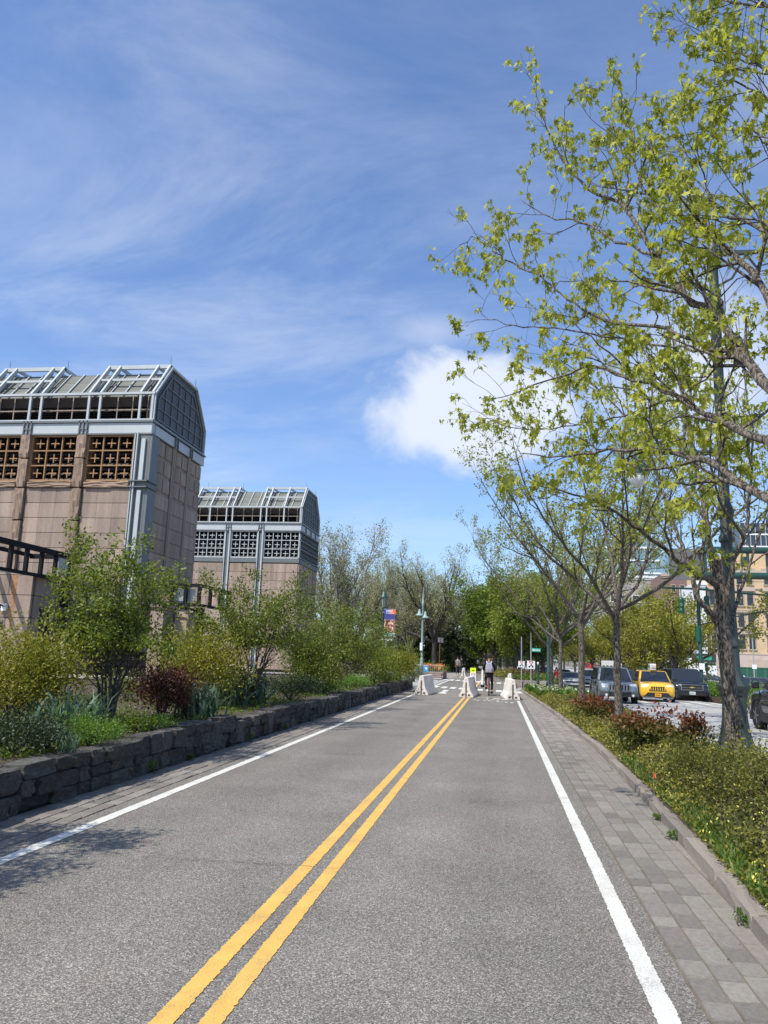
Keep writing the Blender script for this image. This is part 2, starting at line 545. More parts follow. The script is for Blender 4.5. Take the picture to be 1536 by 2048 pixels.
mat('bark', (0.12, 0.1, 0.08), 0.9, extra=x_bark)
mat('twig', (0.085, 0.072, 0.06), 0.85, nz=(8, 0.3))
mat('twig_pale', (0.22, 0.20, 0.175), 0.85, nz=(6, 0.35))
mat('twig_dark', (0.06, 0.05, 0.042), 0.85, nz=(8, 0.3))
mat('concrete_barrier', (0.66, 0.60, 0.525), 0.85, nz=(3.2, 0.24, 9), bump=(50, 0.25))
mat('barrier_slot', (0.05, 0.045, 0.04), 0.9)
mat('lamp_green', (0.028, 0.065, 0.052), 0.42, nz=(4, 0.25, 6), spec=0.5)
mat('lamp_green_worn', (0.027, 0.039, 0.034), 0.5, nz=(3, 0.3, 7), spec=0.5)
mat('gantry_green', (0.014, 0.05, 0.040), 0.4, nz=(2, 0.15), spec=0.5)
mat('signal_green', (0.008, 0.085, 0.045), 0.3, nz=(4, 0.1), spec=0.5)
mat('pale_green_pole', (0.24, 0.33, 0.315), 0.45, nz=(3, 0.08), spec=0.5)
mat('galvanised', (0.36, 0.37, 0.37), 0.45, nz=(4, 0.15), metal=0.3)
mat('milk_glass', (0.75, 0.77, 0.78), 0.12, spec=0.6)
mat('lantern_glass', (0.30, 0.30, 0.27), 0.15, spec=0.6)
mat('sign_white', (0.74, 0.75, 0.74), 0.45, nz=(3, 0.04))
mat('sign_red', (0.50, 0.03, 0.03), 0.4)
mat('dark_red', (0.16, 0.025, 0.03), 0.5)
mat('sign_green', (0.03, 0.32, 0.21), 0.4)
mat('sign_black', (0.012, 0.012, 0.012), 0.5)
mat('sign_blue', (0.05, 0.30, 0.70), 0.4)
mat('sign_yellow', (0.85, 0.52, 0.01), 0.4)
mat('fluorescent', (0.62, 0.80, 0.02), 0.45)
mat('sign_back', (0.13, 0.13, 0.13), 0.5, nz=(2, 0.1))
mat('brown_post', (0.16, 0.07, 0.035), 0.7)
mat('fence_green', (0.02, 0.095, 0.06), 0.6, nz=(1, 0.15))
mat('brick_planter', (0.30, 0.22, 0.18), 0.9, nz=(6, 0.15))
mat('brown_shed', (0.03, 0.045, 0.04), 0.6)
# ================================================================== SETTING
rng = random.Random(11)
def structure(name, mb, m, smooth=False):
    o = mb.build(name, m, smooth=smooth)
    o['kind'] = 'structure'
    return o
def grid_sheet(name, xs, ys, zf, m):
    me = bpy.data.meshes.new(name)
    vs_ = [(x, y, zf(x, y)) for y in ys for x in xs]
    n = len(xs)
    fs = [(j * n + i, j * n + i + 1, (j + 1) * n + i + 1, (j + 1) * n + i) for j in range(len(ys) - 1) for i in range(n - 1)]
    me.from_pydata(vs_, [], fs)
    me.materials.append(m)
    o = put(name, me)
    o['kind'] = 'structure'
    return o
AVX0, AVX1 = 3.75, 11.7           # near carriageway
grid_sheet('ground', [-3000, -300, 300, 3000], [-300, 60, 600, 5000], lambda x, y: -1.15, MATS['ground_earth'])
structure('plaza', MB().box(-150, 3.6, -30, 400, -1.1, -0.02), MATS['plaza'])
structure('bike_path', MB().box(-3.86, 0.965, -12, 300, -0.3, 0.0), MATS['asphalt'])
structure('side_street', MB().box(-40, -3.865, 46, 58, -0.3, -0.012).box(0.97, 3.75, 45, 60, -0.3, -0.012), MATS['concrete_road'])
ysv = [-30, 0, 25, 30, 40, 50, 60, 70, 80, 120, 400]
grid_sheet('avenue', [3.7, 11.75], ysv, lambda x, y: zav(y), MATS['concrete_road'])
grid_sheet('far_carriageway', [14.2, 27.0], ysv, lambda x, y: zav(y), MATS['concrete_road'])
grid_sheet('far_pavement', [26.9, 140], ysv, lambda x, y: zav(y) + 0.13, MATS['plaza'])

# ---- right kerb line of the path
KX = [(-12, 1.2), (-5, 1.33), (5, 1.54), (8.4, 1.68), (12, 1.77), (16, 1.8), (25, 1.68), (34, 1.42), (43, 1.15), (60, 1.1)]
def kx(y):
    for (a, xa), (b, xb) in zip(KX, KX[1:]):
        if y <= b:
            return xa + (xb - xa) * (y - a) / (b - a)
    return KX[-1][1]

# ---- planting beds (soil under the plants)
lb = MB().box(-14, -4.72, -4, 42.5, -0.5, 0.43)
structure('planting_bed', lb, MATS['soil'])
rb = MB()
ysb = [-6, 0, 4, 8, 12, 16, 20, 24, 28, 32, 36, 40, 43]
top = [(kx(y) + 0.12, y) for y in ysb] + [(3.55, y) for y in reversed(ysb)]
rb.prism(top, -0.6, 0.095, 'z')
structure('planting_bed', rb, MATS['soil'])
structure('planting_bed', MB().box(0.9, 3.5, 60, 200, -0.8, 0.08), MATS['soil'])
structure('median', MB().box(11.9, 14.0, 50, 300, -1.0, -0.15), MATS['soil'])
structure('median', MB().box(11.9, 14.0, 14, 40, -1.0, 0.04), MATS['soil'])

# ---- granite kerbs: each stone a piece
def rough_box(seed, sx=1, sy=1, sz=1, n=2, amp=0.06):
    """unit stone: a box cut into n x n faces a side, its surface pushed about"""
    r = random.Random(seed)
    bm = bmesh.new()
    bmesh.ops.create_cube(bm, size=1.0)
    bmesh.ops.subdivide_edges(bm, edges=bm.edges[:], cuts=n, use_grid_fill=True)
    for v_ in bm.verts:
        c = v_.co
        ex = sum(1 for q in c if abs(abs(q) - 0.5) < 1e-5)
        k = 1.0 - (0.07 if ex == 3 else 0.03 if ex == 2 else 0) * r.uniform(0.2, 1.3)
        v_.co = Vector((c.x * k + r.uniform(-amp, amp), c.y * k + r.uniform(-amp, amp), c.z * k + r.uniform(-amp, amp)))
    me = bpy.data.meshes.new('stone')
    bm.to_mesh(me); bm.free()
    return me
KERB = []
for i in range(6):
    me = rough_box(i, n=2, amp=0.035); me.materials.append(MATS['kerb_granite']); KERB.append(me)
kr = bpy.data.objects.new('path_kerb', None); COL.objects.link(kr); kr['kind'] = 'structure'
y = 2.2
while y < 43:
    l = rng.uniform(0.7, 1.5)
    x0, x1 = kx(y), kx(y + l)
    put('kerb_stone', rng.choice(KERB), kr, (0.5 * (x0 + x1) + 0.085, y + l / 2, -0.005 + rng.uniform(-.012, .012)),
        (0, rng.uniform(-.03, .03), math.atan2(-(x1 - x0), l)), (0.17, l * 1.0, 0.2))
    y += l * 1.015
ak = bpy.data.objects.new('avenue_kerb', None); COL.objects.link(ak); ak['kind'] = 'structure'
y = 10.0
while y < 44:
    l = 1.8
    put('kerb_stone', rng.choice(KERB), ak, (3.64, y + l / 2, zav(y) + 0.07), None, (0.2, l, 0.22))
    y += l * 1.01
mk_ = bpy.data.objects.new('median_kerb', None); COL.objects.link(mk_); mk_['kind'] = 'structure'
for a, b in ((14, 40), (50, 110)):
    y = a
    while y < b:
        l = 2.0
        put('kerb_stone', rng.choice(KERB), mk_, (11.82, y + l / 2, zav(y) + 0.07), (math.atan2(zav(y + l) - zav(y), l), 0, 0), (0.22, l, 0.26))
        y += l * 1.01

# ---- paver strips
def paver_mesh(seed):
    r = random.Random(seed)
    j = lambda: r.uniform(-0.02, 0.02)
    b = MB()
    t, e = 0.5, 0.06
    lo = [(-.5, -.5), (.5, -.5), (.5, .5), (-.5, .5)]
    vs_ = [(x + j(), y + j(), -0.5) for x, y in lo] + [(x, y, 0.30) for x, y in lo] + [(x * (1 - e) , y * (1 - e * .7), t + r.uniform(-.05, .05)) for x, y in lo]
    fs = [(0, 3, 2, 1), (8, 9, 10, 11)] + [(i, (i + 1) % 4, (i + 1) % 4 + 4, i + 4) for i in range(4)] + [(i + 4, (i + 1) % 4 + 4, (i + 1) % 4 + 8, i + 8) for i in range(4)]
    b.add(vs_, fs)
    return b
PAV = [paver_mesh(i).mesh('paver', MATS['paver']) for i in range(6)]
PAVD = [paver_mesh(i).mesh('paver', MATS['paver_dusty']) for i in range(6)]
def paver_strip(name, x0, ncol, w, y0, limit, yend, keep):
    root = structure(name, MB().box(x0 - 0.01, x0 + ncol * w + 0.02, -8, yend, -0.2, -0.009), MATS['paver_joint'])
    cells = []
    for c in range(ncol):
        y = y0 - rng.uniform(0, 0.2)
        while y < yend:
            l = rng.choice((0.19, 0.21, 0.21, 0.24, 0.30))
            cells.append((y, c, l)); y += l + 0.006
    cells.sort()
    rest = MB()
    n = 0
    for y, c, l in cells:
        x = x0 + (c + 0.5) * w
        if not keep(x, y):
            continue
        z = rng.uniform(-.004, .003)
        if n < limit:
            put('paver', rng.choice(PAV if (c < 2 + (rng.random() < .3) or rng.random() < .12 or name[0] == 'l') else PAVD), root, (x, y + l / 2, -0.03 + z), (rng.uniform(-.012, .012), rng.uniform(-.012, .012), rng.uniform(-.015, .015)), (w - 0.008, l - 0.004, 0.06)); n += 1
        else:
            rest.box(x - w / 2 + .004, x + w / 2 - .004, y + .002, y + l - .002, -0.05, -0.001 + z)
    rest.build('paver', MATS['far_paver'], root, kind='stuff')
    return root
def x_cells(t, b, tcn, src):
    L = t.links.new
    mp = t.nodes.new('ShaderNodeMapping'); mp.inputs['Scale'].default_value = (6.4, 4.6, 0.001)
    L(tcn.outputs['Object'], mp.inputs[0])
    v_ = t.nodes.new('ShaderNodeTexWhiteNoise'); v_.noise_dimensions = '2D'
    sn = t.nodes.new('ShaderNodeVectorMath'); sn.operation = 'FLOOR'
    L(mp.outputs[0], sn.inputs[0]); L(sn.outputs[0], v_.inputs['Vector'])
    mr = t.nodes.new('ShaderNodeMapRange'); mr.inputs[3].default_value, mr.inputs[4].default_value = 0.8, 1.2
    L(v_.outputs['Value'], mr.inputs[0])
    hs = t.nodes.new('ShaderNodeHueSaturation'); hs.inputs['Color'].default_value = (0.225, 0.20, 0.172, 1)
    L(mr.outputs[0], hs.inputs['Value']); L(hs.outputs[0], b.inputs['Base Color'])
mat('far_paver', (0.185, 0.165, 0.145), 0.9, extra=x_cells)
paver_strip('right_paver_strip', 0.98, 6, 0.152, 3.3, 300, 43, lambda x, y: x < kx(y) + 0.06)
paver_strip('left_paver_strip', -4.52, 4, 0.158, 5.3, 300, 41, lambda x, y: True)

# ---- painted lines (sheets 4 mm above the road; near edges ragged where paint broke over the aggregate)
def line(name, x0, x1, y0, y1, m, z=0.004, ragged=0.0028, upto=12.0):
    vs_, fs = [], []
    y = y0
    while y <= y1 + 1e-6:
        j = ragged if y < upto else 0.0
        vs_ += [(x0 + rng.gauss(0, j), y, z), (x1 + rng.gauss(0, j), y, z)]
        y += (0.016 if y < 7 else 0.04) if y < upto else max(2.0, (y1 - y) / 8 + 0.001)
        if y1 - y < 0.0 and vs_[-1][1] < y1:
            y = y1
    fs = [(2 * i, 2 * i + 1, 2 * i + 3, 2 * i + 2) for i in range(len(vs_) // 2 - 1)]
    me = bpy.data.meshes.new(name); me.from_pydata(vs_, [], fs); me.materials.append(m)
    o = put(name, me); o['kind'] = 'structure'
    return o
line('white_edge_line', -3.715, -3.60, 2, 34.2, MATS['white_paint'])
line('white_edge_line', 0.725, 0.835, 2, 32.5, MATS['white_paint'])
line('yellow_centre_line', -1.49, -1.385, 2, 33.6, MATS['yellow_paint'])
line('yellow_centre_line', -1.285, -1.185, 2, 33.6, MATS['yellow_paint'])
line('white_edge_line', -3.72, -3.58, 42.5, 60, MATS['white_paint'], upto=0)
line('white_edge_line', 0.72, 0.86, 45, 70, MATS['white_paint'], upto=0)
line('yellow_centre_line', -1.42, -1.30, 44, 62, MATS['yellow_paint'], upto=0)
line('yellow_centre_line', -1.42, -1.28, 74, 160, MATS['yellow_paint'], upto=0)
# hairline cracks in the path
mat('crack', (0.035, 0.032, 0.028), 1.0)
def crack(x0, y0, x1, y1, w, wob, step=.03):
    n = max(3, int(math.hypot(x1 - x0, y1 - y0) / step))
    p, q = [], 0.0
    for i in range(n + 1):
        q = q * .82 + rng.gauss(0, wob)
        t = i / n
        dx, dy = x1 - x0, y1 - y0
        l = math.hypot(dx, dy)
        p.append((x0 + dx * t - dy / l * q, y0 + dy * t + dx / l * q))
    cb = MB()
    for i, ((xa_, ya), (xb_, yb)) in enumerate(zip(p, p[1:])):
        l = math.hypot(xb_ - xa_, yb - ya) or 1
        nx, ny = -(yb - ya) / l, (xb_ - xa_) / l
        k = w * (1 - abs(2 * i / n - 1)) ** .5 + .0006
        cb.add([(xa_ - nx * k, ya - ny * k, .0085), (xb_ - nx * k, yb - ny * k, .0085), (xb_ + nx * k, yb + ny * k, .0085), (xa_ + nx * k, ya + ny * k, .0085)], [(0, 1, 2, 3)])
    structure('path_crack', cb, MATS['crack'])
crack(-2.75, 6.02, -.95, 6.14, .0028, .008)
crack(-.6, 9.2, .6, 9.5, .003, .012)
crack(-3.4, 12.6, -1.6, 13.1, .005, .015)
crack(-1.0, 17.4, .7, 17.2, .007, .02)

def flat(polys, z):
    b = MB()
    for p in polys:
        b.add([(x, y, z(x, y) if callable(z) else z) for x, y in p], [tuple(range(len(p)))])
    return b
# two skewed rows of crossing blocks
bl = []
for i in range(11):
    x = -4.15 + i * 0.50
    y0 = 43.4 - i * 0.36
    bl.append([(x, y0), (x + .31, y0), (x + .31, y0 + 2.5), (x, y0 + 2.5)])
    y1 = 58.0 - i * 0.45
    bl.append([(x, y1), (x + .31, y1), (x + .31, y1 + 3.4), (x, y1 + 3.4)])
structure('crosswalk_marking', flat(bl, 0.0045), MATS['white_paint'])
# stencilled lettering and arrows before the barriers, too worn and shallow to read
sy0, sc = 31.3, 1 / 46.0
def stroke(px0, px1, y0, y1, z=0.004):
    xa, xb = gx(px0, sy0) , gx(px1, sy0)
    return [(xa, y0), (xb, y0), (xb, y1), (xa, y1)]
st = [stroke(969.8, 975.5, 33.55, 33.95), stroke(985.9, 1000.2, 33.2, 33.6), stroke(1003.6, 1016.3, 32.85, 33.25),
      stroke(972.4, 976.6, 32.45, 32.8), stroke(982.5, 987.5, 32.25, 32.6), stroke(993.1, 998.2, 32.2, 32.5),
      stroke(967.3, 972.3, 31.6, 31.95), stroke(976.6, 981.6, 31.4, 31.75), stroke(982, 989, 31.42, 31.5), stroke(993.5, 998.5, 31.1, 31.5),
      stroke(999, 1009, 31.05, 31.14), stroke(1010.1, 1015.5, 30.75, 31.15), stroke(1020.7, 1026.5, 30.6, 31.0),
      stroke(951, 968, 33.9, 34.05)]
xa, xb = gx(947, sy0), gx(960, sy0)
st.append([(xa, 32.3), ((xa + xb) / 2 + .05, 31.6), (xb, 32.2), (xb, 32.0), ((xa + xb) / 2 + .06, 31.3), (xa, 32.1)])
structure('lane_lettering', flat(st, 0.004), MATS['white_paint'])
ar = [[(-2.95, 36.2), (-2.35, 36.2), (-2.62, 38.4)], [(-2.76, 38.4), (-2.5, 38.4), (-2.5, 40.2), (-2.76, 40.2)]]
structure('lane_arrow', flat(ar, 0.004), MATS['worn_white_paint'])
# the avenue's crossing bars and lane dashes
av = []
for i in range(8):
    x = 4.4 + i * 1.02
    av.append([(x, 42.0), (x + .36, 42.0), (x + .36, 47.0), (x, 47.0)])
for y in (20, 29, 38, 60, 72, 84, 96, 108):
    for x in (6.35, 9.0):
        av.append([(x, y), (x + .14, y), (x + .14, y + 3.2), (x, y + 3.2)])
for y in range(0, 120, 10):
    if 40 < y < 50: continue
    av.append([(11.35, y), (11.47, y), (11.47, y + 10), (11.35, y + 10)])
    av.append([(4.0, y), (4.12, y), (4.12, y + 10), (4.0, y + 10)])
structure('avenue_marking', flat(av, lambda x, y: zav(y) + 0.012), MATS['white_paint'])
jn = MB()
for x in (5.2, 7.75, 10.2):
    for y in range(0, 110, 5):
        jn.add([(x, y, zav(y) + .005), (x + .05, y, zav(y) + .005), (x + .05, y + 5, zav(y + 5) + .005), (x, y + 5, zav(y + 5) + .005)], [(0, 1, 2, 3)])
structure('avenue_joint', jn, MATS['granite_joint'])

# ================================================================== DRY-STONE WALL
wall = thing('stone_wall', 'low dark dry stone wall holding the planted bed along the left edge of the path', 'wall', (-4.5, 22, 0))
def walltop(y):
    return 0.455 + 0.02 * math.sin(y * 1.7) + 0.012 * math.sin(y * 4.1)
MB().box(-0.19, -0.06, -17.5, 19.5, 0.0, 0.42).build('core', MATS['wall_core'], wall)
STONES = []
for i in range(22):
    r = random.Random(100 + i)
    me = rough_box(100 + i, n=3, amp=0.035)
    # bedding: push whole layers in and out so faces read as split slabs
    lay = [r.uniform(-.05, .06) for _ in range(8)]
    for v_ in me.vertices:
        k = int((v_.co.z + .5) * 3.99)
        v_.co.x += lay[max(0, min(7, k))]
    me.materials.append(MATS['schist']); STONES.append(me)
stones = []
y = 5.0
def row(y0, y1, z0f, z1f, lmin, lmax):
    """stones of one course, the last cut to end flush with the section"""
    q, out_ = y0, []
    while q < y1 - lmin * .6:
        l = min(rng.uniform(lmin, lmax), y1 - q)
        if y1 - q - l < lmin * .6:
            l = y1 - q
        out_.append((q, l, z0f, z1f)); q += l
    stones.extend(out_)
while y < 41.0:
    L_ = rng.uniform(0.7, 1.5)
    h = walltop(y) + rng.uniform(-.03, .03)
    k = rng.random()
    if k < 0.14:      # one tall stone beside the rest
        L_ = rng.uniform(.28, .42)
        stones.append((y, L_, 0.0, h))
    elif k < 0.5:
        s = rng.uniform(0.40, 0.62) * h
        row(y, y + L_, 0.0, s, .2, .5); row(y, y + L_, s, h, .2, .55)
    else:
        s1, s2 = rng.uniform(.26, .36) * h, rng.uniform(.6, .7) * h
        row(y, y + L_, 0.0, s1, .2, .55); row(y, y + L_, s1, s2, .2, .5); row(y, y + L_, s2, h, .25, .6)
    y += L_
stones.sort()
far_stones = MB()
for i_, (y, l, z0, z1) in enumerate(stones):
    if i_ >= 298:      # the far end of the wall, its stones too many to keep apart
        e = rng.uniform(0, .03)
        far_stones.box(-.26, .0 + e, y - 22 + .008, y - 22 + l - .008, z0 + .008, z1 - .008)
        continue
    d = rng.uniform(0.26, 0.32)
    put('stone', rng.choice(STONES), wall, (-0.14 + rng.uniform(-.015, .03), y + l / 2 - 22, (z0 + z1) / 2),
        (rng.uniform(-.03, .03), rng.uniform(-.04, .04), rng.choice((0, PI)) + rng.uniform(-.04, .04)),
        (d, l * rng.uniform(0.93, 0.985), (z1 - z0) * rng.uniform(0.93, 0.99)))

if far_stones.v:
    far_stones.build('stone', MATS['schist'], wall, kind='stuff')
# ================================================================== VENT BUILDINGS
FX = -16.78        # the faces towards the path
def vent_building(Y0, label, grid_mat, stone_pilasters, cells, xl):
    """long stone block under a steel and louvre top with a chamfered roof; near end face at Y0, 6.6 m deep"""
    root = thing('vent_building', label, 'building', (FX, Y0, 0))
    D = 6.6
    P = lambda n, m, b, par=root, **k: b.build(n, m, par, **k)
    steel, blue = MATS['steel_white'], MATS['steel_blue_grey']
    # core
    P('wall', MATS['granite_joint'], MB().box(xl, -0.1, 0.10, D - 0.1, 0, 9.1).box(xl, -0.12, 0.85, D - 0.11, 9.1, 12.2))
    P('louvre_core', MATS['void'], MB().box(xl, -0.35, 0.75, D - 0.75, 12.2, 13.85))
    gran = MATS['pink_granite']
    unit = MB().box(-.5, .5, -.5, .5, -.5, .5).mesh('panel', gran)
    rough = []
    for i in range(5):
        me = rough_box(300 + i, n=4, amp=0.0)
        r = random.Random(i)
        for v_ in me.vertices:
            v_.co.y += (r.uniform(-.05, .02) if v_.co.y < 0 else 0); v_.co.x += r.uniform(-.03, .03); v_.co.z += r.uniform(-.012, .012)
        me.materials.append(MATS['rough_granite']); rough.append(me)
    def stone(x0, x1, y0, y1, z0, z1):
        put('stone_panel', unit, root, ((x0 + x1) / 2, (y0 + y1) / 2, (z0 + z1) / 2), None, (x1 - x0, y1 - y0, z1 - z0))
    ZW0, ZW1 = 9.5, 11.76
    # ---- bays of the end face: lattices with pilasters between
    x = -0.86 if stone_pilasters else -0.10
    bays = []
    ci = 0
    while x > xl + 1.0:
        n = cells[ci % len(cells)]; ci += 1
        w = n * (0.80 if stone_pilasters else 0.77)
        bays.append((x - w, x, n))
        x -= w + (0.58 if stone_pilasters else 0.62)
    zrows = []
    z = 9.12 if stone_pilasters else 9.0
    while z > 0.3:
        zrows.append((max(0.0, z - 0.735), z)); z -= 0.735
    cross = MB()
    cw, ch = (0.8 if stone_pilasters else 0.77), (ZW1 - ZW0) / 3
    cross.box(-.215, .215, -.03, .03, -.026, .026).box(-.026, .026, -.028, .028, -.22, .22)
    cross_me = cross.mesh('cross_bar', grid_mat)
    for (a, b, n) in bays:
        fr = MB()
        w = (b - a) / n
        for i in range(n + 1):
            t = 0.05 if i in (0, n) else 0.028
            fr.box(a + i * w - t, a + i * w + t, 0.02, 0.14, ZW0, ZW1)
        for k in range(4):
            t = 0.05 if k in (0, 3) else 0.028
            fr.box(a, b, 0.015, 0.135, ZW0 + k * ch - t, ZW0 + k * ch + t)
        f = P('window_grille', grid_mat, fr)
        for i in range(n):
            for k in range(3):
                put('cross_bar', cross_me, f, (a + (i + .5) * w, 0.10, ZW0 + (k + .5) * ch))
        P('window_recess', MATS['void'], MB().box(a, b, 0.78, 0.84, ZW0 - .3, ZW1 + .1), root)
        lv = MB()
        for k in range(9):
            zz_ = ZW0 + 0.12 + k * 0.25
            lv.add([(a, .50, zz_), (b, .50, zz_), (b, .60, zz_ + .16), (a, .60, zz_ + .16)], [(0, 1, 2, 3)])
        P('louvre', MATS['louvre'], lv)
        # sill and stone panels beneath
        if stone_pilasters:
            me = rough_box(77, n=5, amp=0.0)
            r = random.Random(int(-a * 10))
            for v_ in me.vertices:
                v_.co.y += r.uniform(-.2, .1)
            me.materials.append(MATS['rough_granite'])
            put('sill', me, root, ((a + b) / 2, 0.02, 9.29), None, (b - a - 0.06, 0.22, 0.31))
        else:
            P('sill', blue, MB().box(a - .1, b + .1, -0.03, 0.1, 9.08, 9.44))
        for z0, z1 in zrows:
            nn = 3
            pw = (b - a) / nn
            for i in range(nn):
                stone(a + i * pw + .004, a + (i + 1) * pw - .004, 0.0, 0.09, z0 + .013, z1 - .013)
    for (a, b, n), (a2, b2, n2) in zip(bays, bays[1:]):
        p0, p1 = b2 + .03, a - .03
        if stone_pilasters:
            zs = [0, 1.5, 3.0, 4.5, 6.0, 7.5, 9.12, 10.6, 11.8]
            for z0, z1 in zip(zs, zs[1:]):
                put('pilaster_block', rng.choice(rough), root, ((p0 + p1) / 2, 0.34, (z0 + z1) / 2), None, (p1 - p0 - .02, 1.0, z1 - z0 - .03))
        else:
            pc = MB().box(p0 + .02, p1 - .02, 0.02, 0.84, 0, 11.77)
            P('pilaster', blue, pc)
            P('flange', steel, MB().box(p0 + .04, p0 + .10, -0.10, 0.02, 0, 12.0).box(p1 - .16, p1 - .04, -0.11, 0.01, 0, 12.0))
        # bracket ladder over the pilaster
        lad = MB()
        for xx in (p0 + .06, (p0 + p1) / 2, p1 - .06):
            lad.box(xx - .03, xx + .03, -0.14, -0.02, 11.82, 12.5)
        lad.box(p0 + .03, p1 - .03, -0.12, -0.03, 12.05, 12.11)
        P('bracket', blue, lad)
    # ---- corner column cluster of the nearer building
    if stone_pilasters:
        c = MB().box(-.80, -.02, -0.06, 0.84, 0, 11.77).box(-.015, 0.10, -0.055, 0.75, 0, 11.76)
        P('corner_column', blue, c)
        fl = MB().box(-.64, -.58, -0.20, -0.06, 0, 11.86).box(-.40, -.20, -0.16, -0.06, 0, 9.0).box(-.40, -.20, -0.16, -0.06, 9.5, 11.55).box(-.785, -.74, -0.14, -0.06, 0, 11.8)
        P('flange', steel, fl)
        cl = MB()
        for zc in (9.12, 9.42):
            cl.box(-.86, .17, -0.24, -0.06, zc, zc + .06).box(0.10, .19, -.24, .8, zc, zc + .06)
        P('collar', blue, cl)
    # ---- lintel
    P('lintel', steel, MB().box(xl, 0.02, -0.06, 0.3, 11.86, 12.38).box(-0.3, 0.06, 0.3, D + .05, 11.86, 12.34))
    P('ledge', blue, MB().box(xl, 0.08, -0.14, 0.6, 12.40, 12.50).box(-0.3, 0.12, 0.6, D + .12, 12.40, 12.48).box(xl, 0.09, -0.10, 0.3, 11.78, 11.855))
    # ---- louvre storey and roof frames
    mods = []
    x = -0.05
    pat = [(0.85, 2.25, 0.62), None] if stone_pilasters else [(1.5, 1.5, 0.55), None]
    rise = [True, False]
    E0, R0 = 13.9, 15.62      # eave, roof-skin ridge
    RT = 15.92                # top of the raised frames
    yR0, yR1 = 1.85, D - 1.85
    def slope(y):
        return E0 + (R0 - E0) * (y - 0.25) / (yR0 - 0.25)
    # sloping roof skin of separate panels
    sk = MB().prism([(0.28, E0 - .1), (yR0 + .1, R0 - .1), (yR1 - .1, R0 - .1), (D - .28, E0 - .1), (D - .5, E0 - .5), (.5, E0 - .5)], xl, -0.22, 'x')
    P('roof', MATS['granite_joint'], sk)
    d = Vector((0, yR0 - 0.28, R0 - E0)); Ls = d.length; ang = math.atan2(d.z, d.y)
    pu = MB().box(-.5, .5, 0, 1, -.5, .5).mesh('roof_panel', MATS['roof_panel'])
    xx = -0.25
    while xx > xl:
        for k in range(3):
            put('roof_panel', pu, root, (xx - .39, 0.28 + d.y * k / 3, E0 - .07 + d.z * k / 3), (ang, 0, 0), (0.765, Ls / 3 - .02, 0.04))
        xx -= 0.78
    top_skin = MB().box(xl, -.25, yR0, yR1, R0 - .12, R0 - .02)
    P('roof_top', MATS['roof_panel'], top_skin)
    bt = MB()
    xx = -1.03
    while xx > xl:
        bt.bar((xx, .24, E0 + .0), (xx, yR0, R0 + .03), 0.05, 0.06); xx -= 0.78 * (1 if not stone_pilasters else 1)
    P('roof_batten', MATS['steel_white'], bt)
    if stone_pilasters:
        xs_mod = [(0.0, (-0.08, -0.72, -2.82, -3.42)), (-6.05, (-5.98, -6.58, -8.7, -9.3)), (0, (-11.9, -12.5, -14.6, -15.2))]
    else:
        xs_mod = [(0.0, (-0.08, -1.55, -3.1, -3.62)), (0, (-6.15, -6.7, -8.2, -9.7)), (0, (-12.2, -12.7, -14.2, -15.7))]
    allx = []
    for _, xm in xs_mod:
        fr = MB()
        for q in xm:
            if q < xl: continue
            allx.append(q)
            fr.bar((q, -0.02, 12.5), (q, -0.02, E0 + .05), 0.11, 0.11, up=(0, 1, 0))
            fr.bar((q, -0.02, E0), (q, 1.62, RT), 0.10, 0.2)
            fr.bar((q, 1.62, RT - .04), (q, D - 1.62, RT - .04), 0.10, 0.16)
            fr.bar((q, D + .02, E0), (q, D - 1.62, RT), 0.10, 0.2)
            fr.bar((q, D + .02, 12.5), (q, D + .02, E0 + .05), 0.11, 0.11, up=(0, 1, 0))
        a, b = max(xm), min(xm)
        fr.bar((a + .05, 1.62, RT - .02), (b - .05, 1.62, RT - .02), 0.14, 0.2)
        fr.bar((a + .05, D - 1.62, RT - .02), (b - .05, D - 1.62, RT - .02), 0.14, 0.2)
        fr.bar((a + .05, .80, 14.92), (b - .05, .80, 14.92), 0.10, 0.12)
        P('roof_frame', steel, fr)
        tp = MB()  # thin blue-grey steel bars set beside and below the frame members
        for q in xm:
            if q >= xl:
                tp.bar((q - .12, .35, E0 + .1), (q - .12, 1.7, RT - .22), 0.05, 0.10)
        P('frame_side_rib', blue, tp)
    P('eave_beam', steel, MB().box(xl, 0.03, -0.10, 0.06, E0 - .06, E0 + .05))
    P('eave_beam', steel, MB().box(xl, 0.03, D - .06, D + .10, E0 - .06, E0 + .05))
    P('sill_beam', steel, MB().box(xl, 0.04, -0.09, 0.04, 12.505, 12.58))
    rods = MB()
    xx = -0.45
    while xx > xl:
        if all(abs(xx - q) > .14 for q in allx):
            rods.box(xx - .025, xx + .025, 0.25, 0.30, 12.5, 13.84)
        xx -= 0.80
    rods.box(xl, -.3, 0.24, 0.28, 13.12, 13.17)
    P('rod', MATS['rod_rust'], rods)
    lv = MB()
    for k in range(11):
        zz_ = 12.56 + k * 0.118
        lv.add([(xl, .50, zz_), (-.5, .50, zz_), (-.5, .62, zz_ + .09), (xl, .62, zz_ + .09)], [(0, 1, 2, 3)])
    P('louvre', MATS['louvre'], lv)
    # ---- the octagonal face towards the path
    oc = [(0.02, 12.5), (0.02, E0), (1.64, 15.82), (D - 1.64, 15.82), (D - .02, E0), (D - .02, 12.5)]
    P('end_wall', MATS['end_panel'], MB().prism(oc, -0.24, -0.06, 'x'))
    ring = MB()
    cyc = oc + [oc[0]]
    for p, q in zip(cyc, cyc[1:]):
        ring.bar((-.02, p[0], p[1]), (-.02, q[0], q[1]), 0.10, 0.16, up=(1, 0, 0))
    P('end_frame', steel, ring)
    ir = MB()
    inn = [(0.5, 12.72), (0.5, 13.75), (1.85, 15.38), (D - 1.85, 15.38), (D - .5, 13.75), (D - .5, 12.72)]
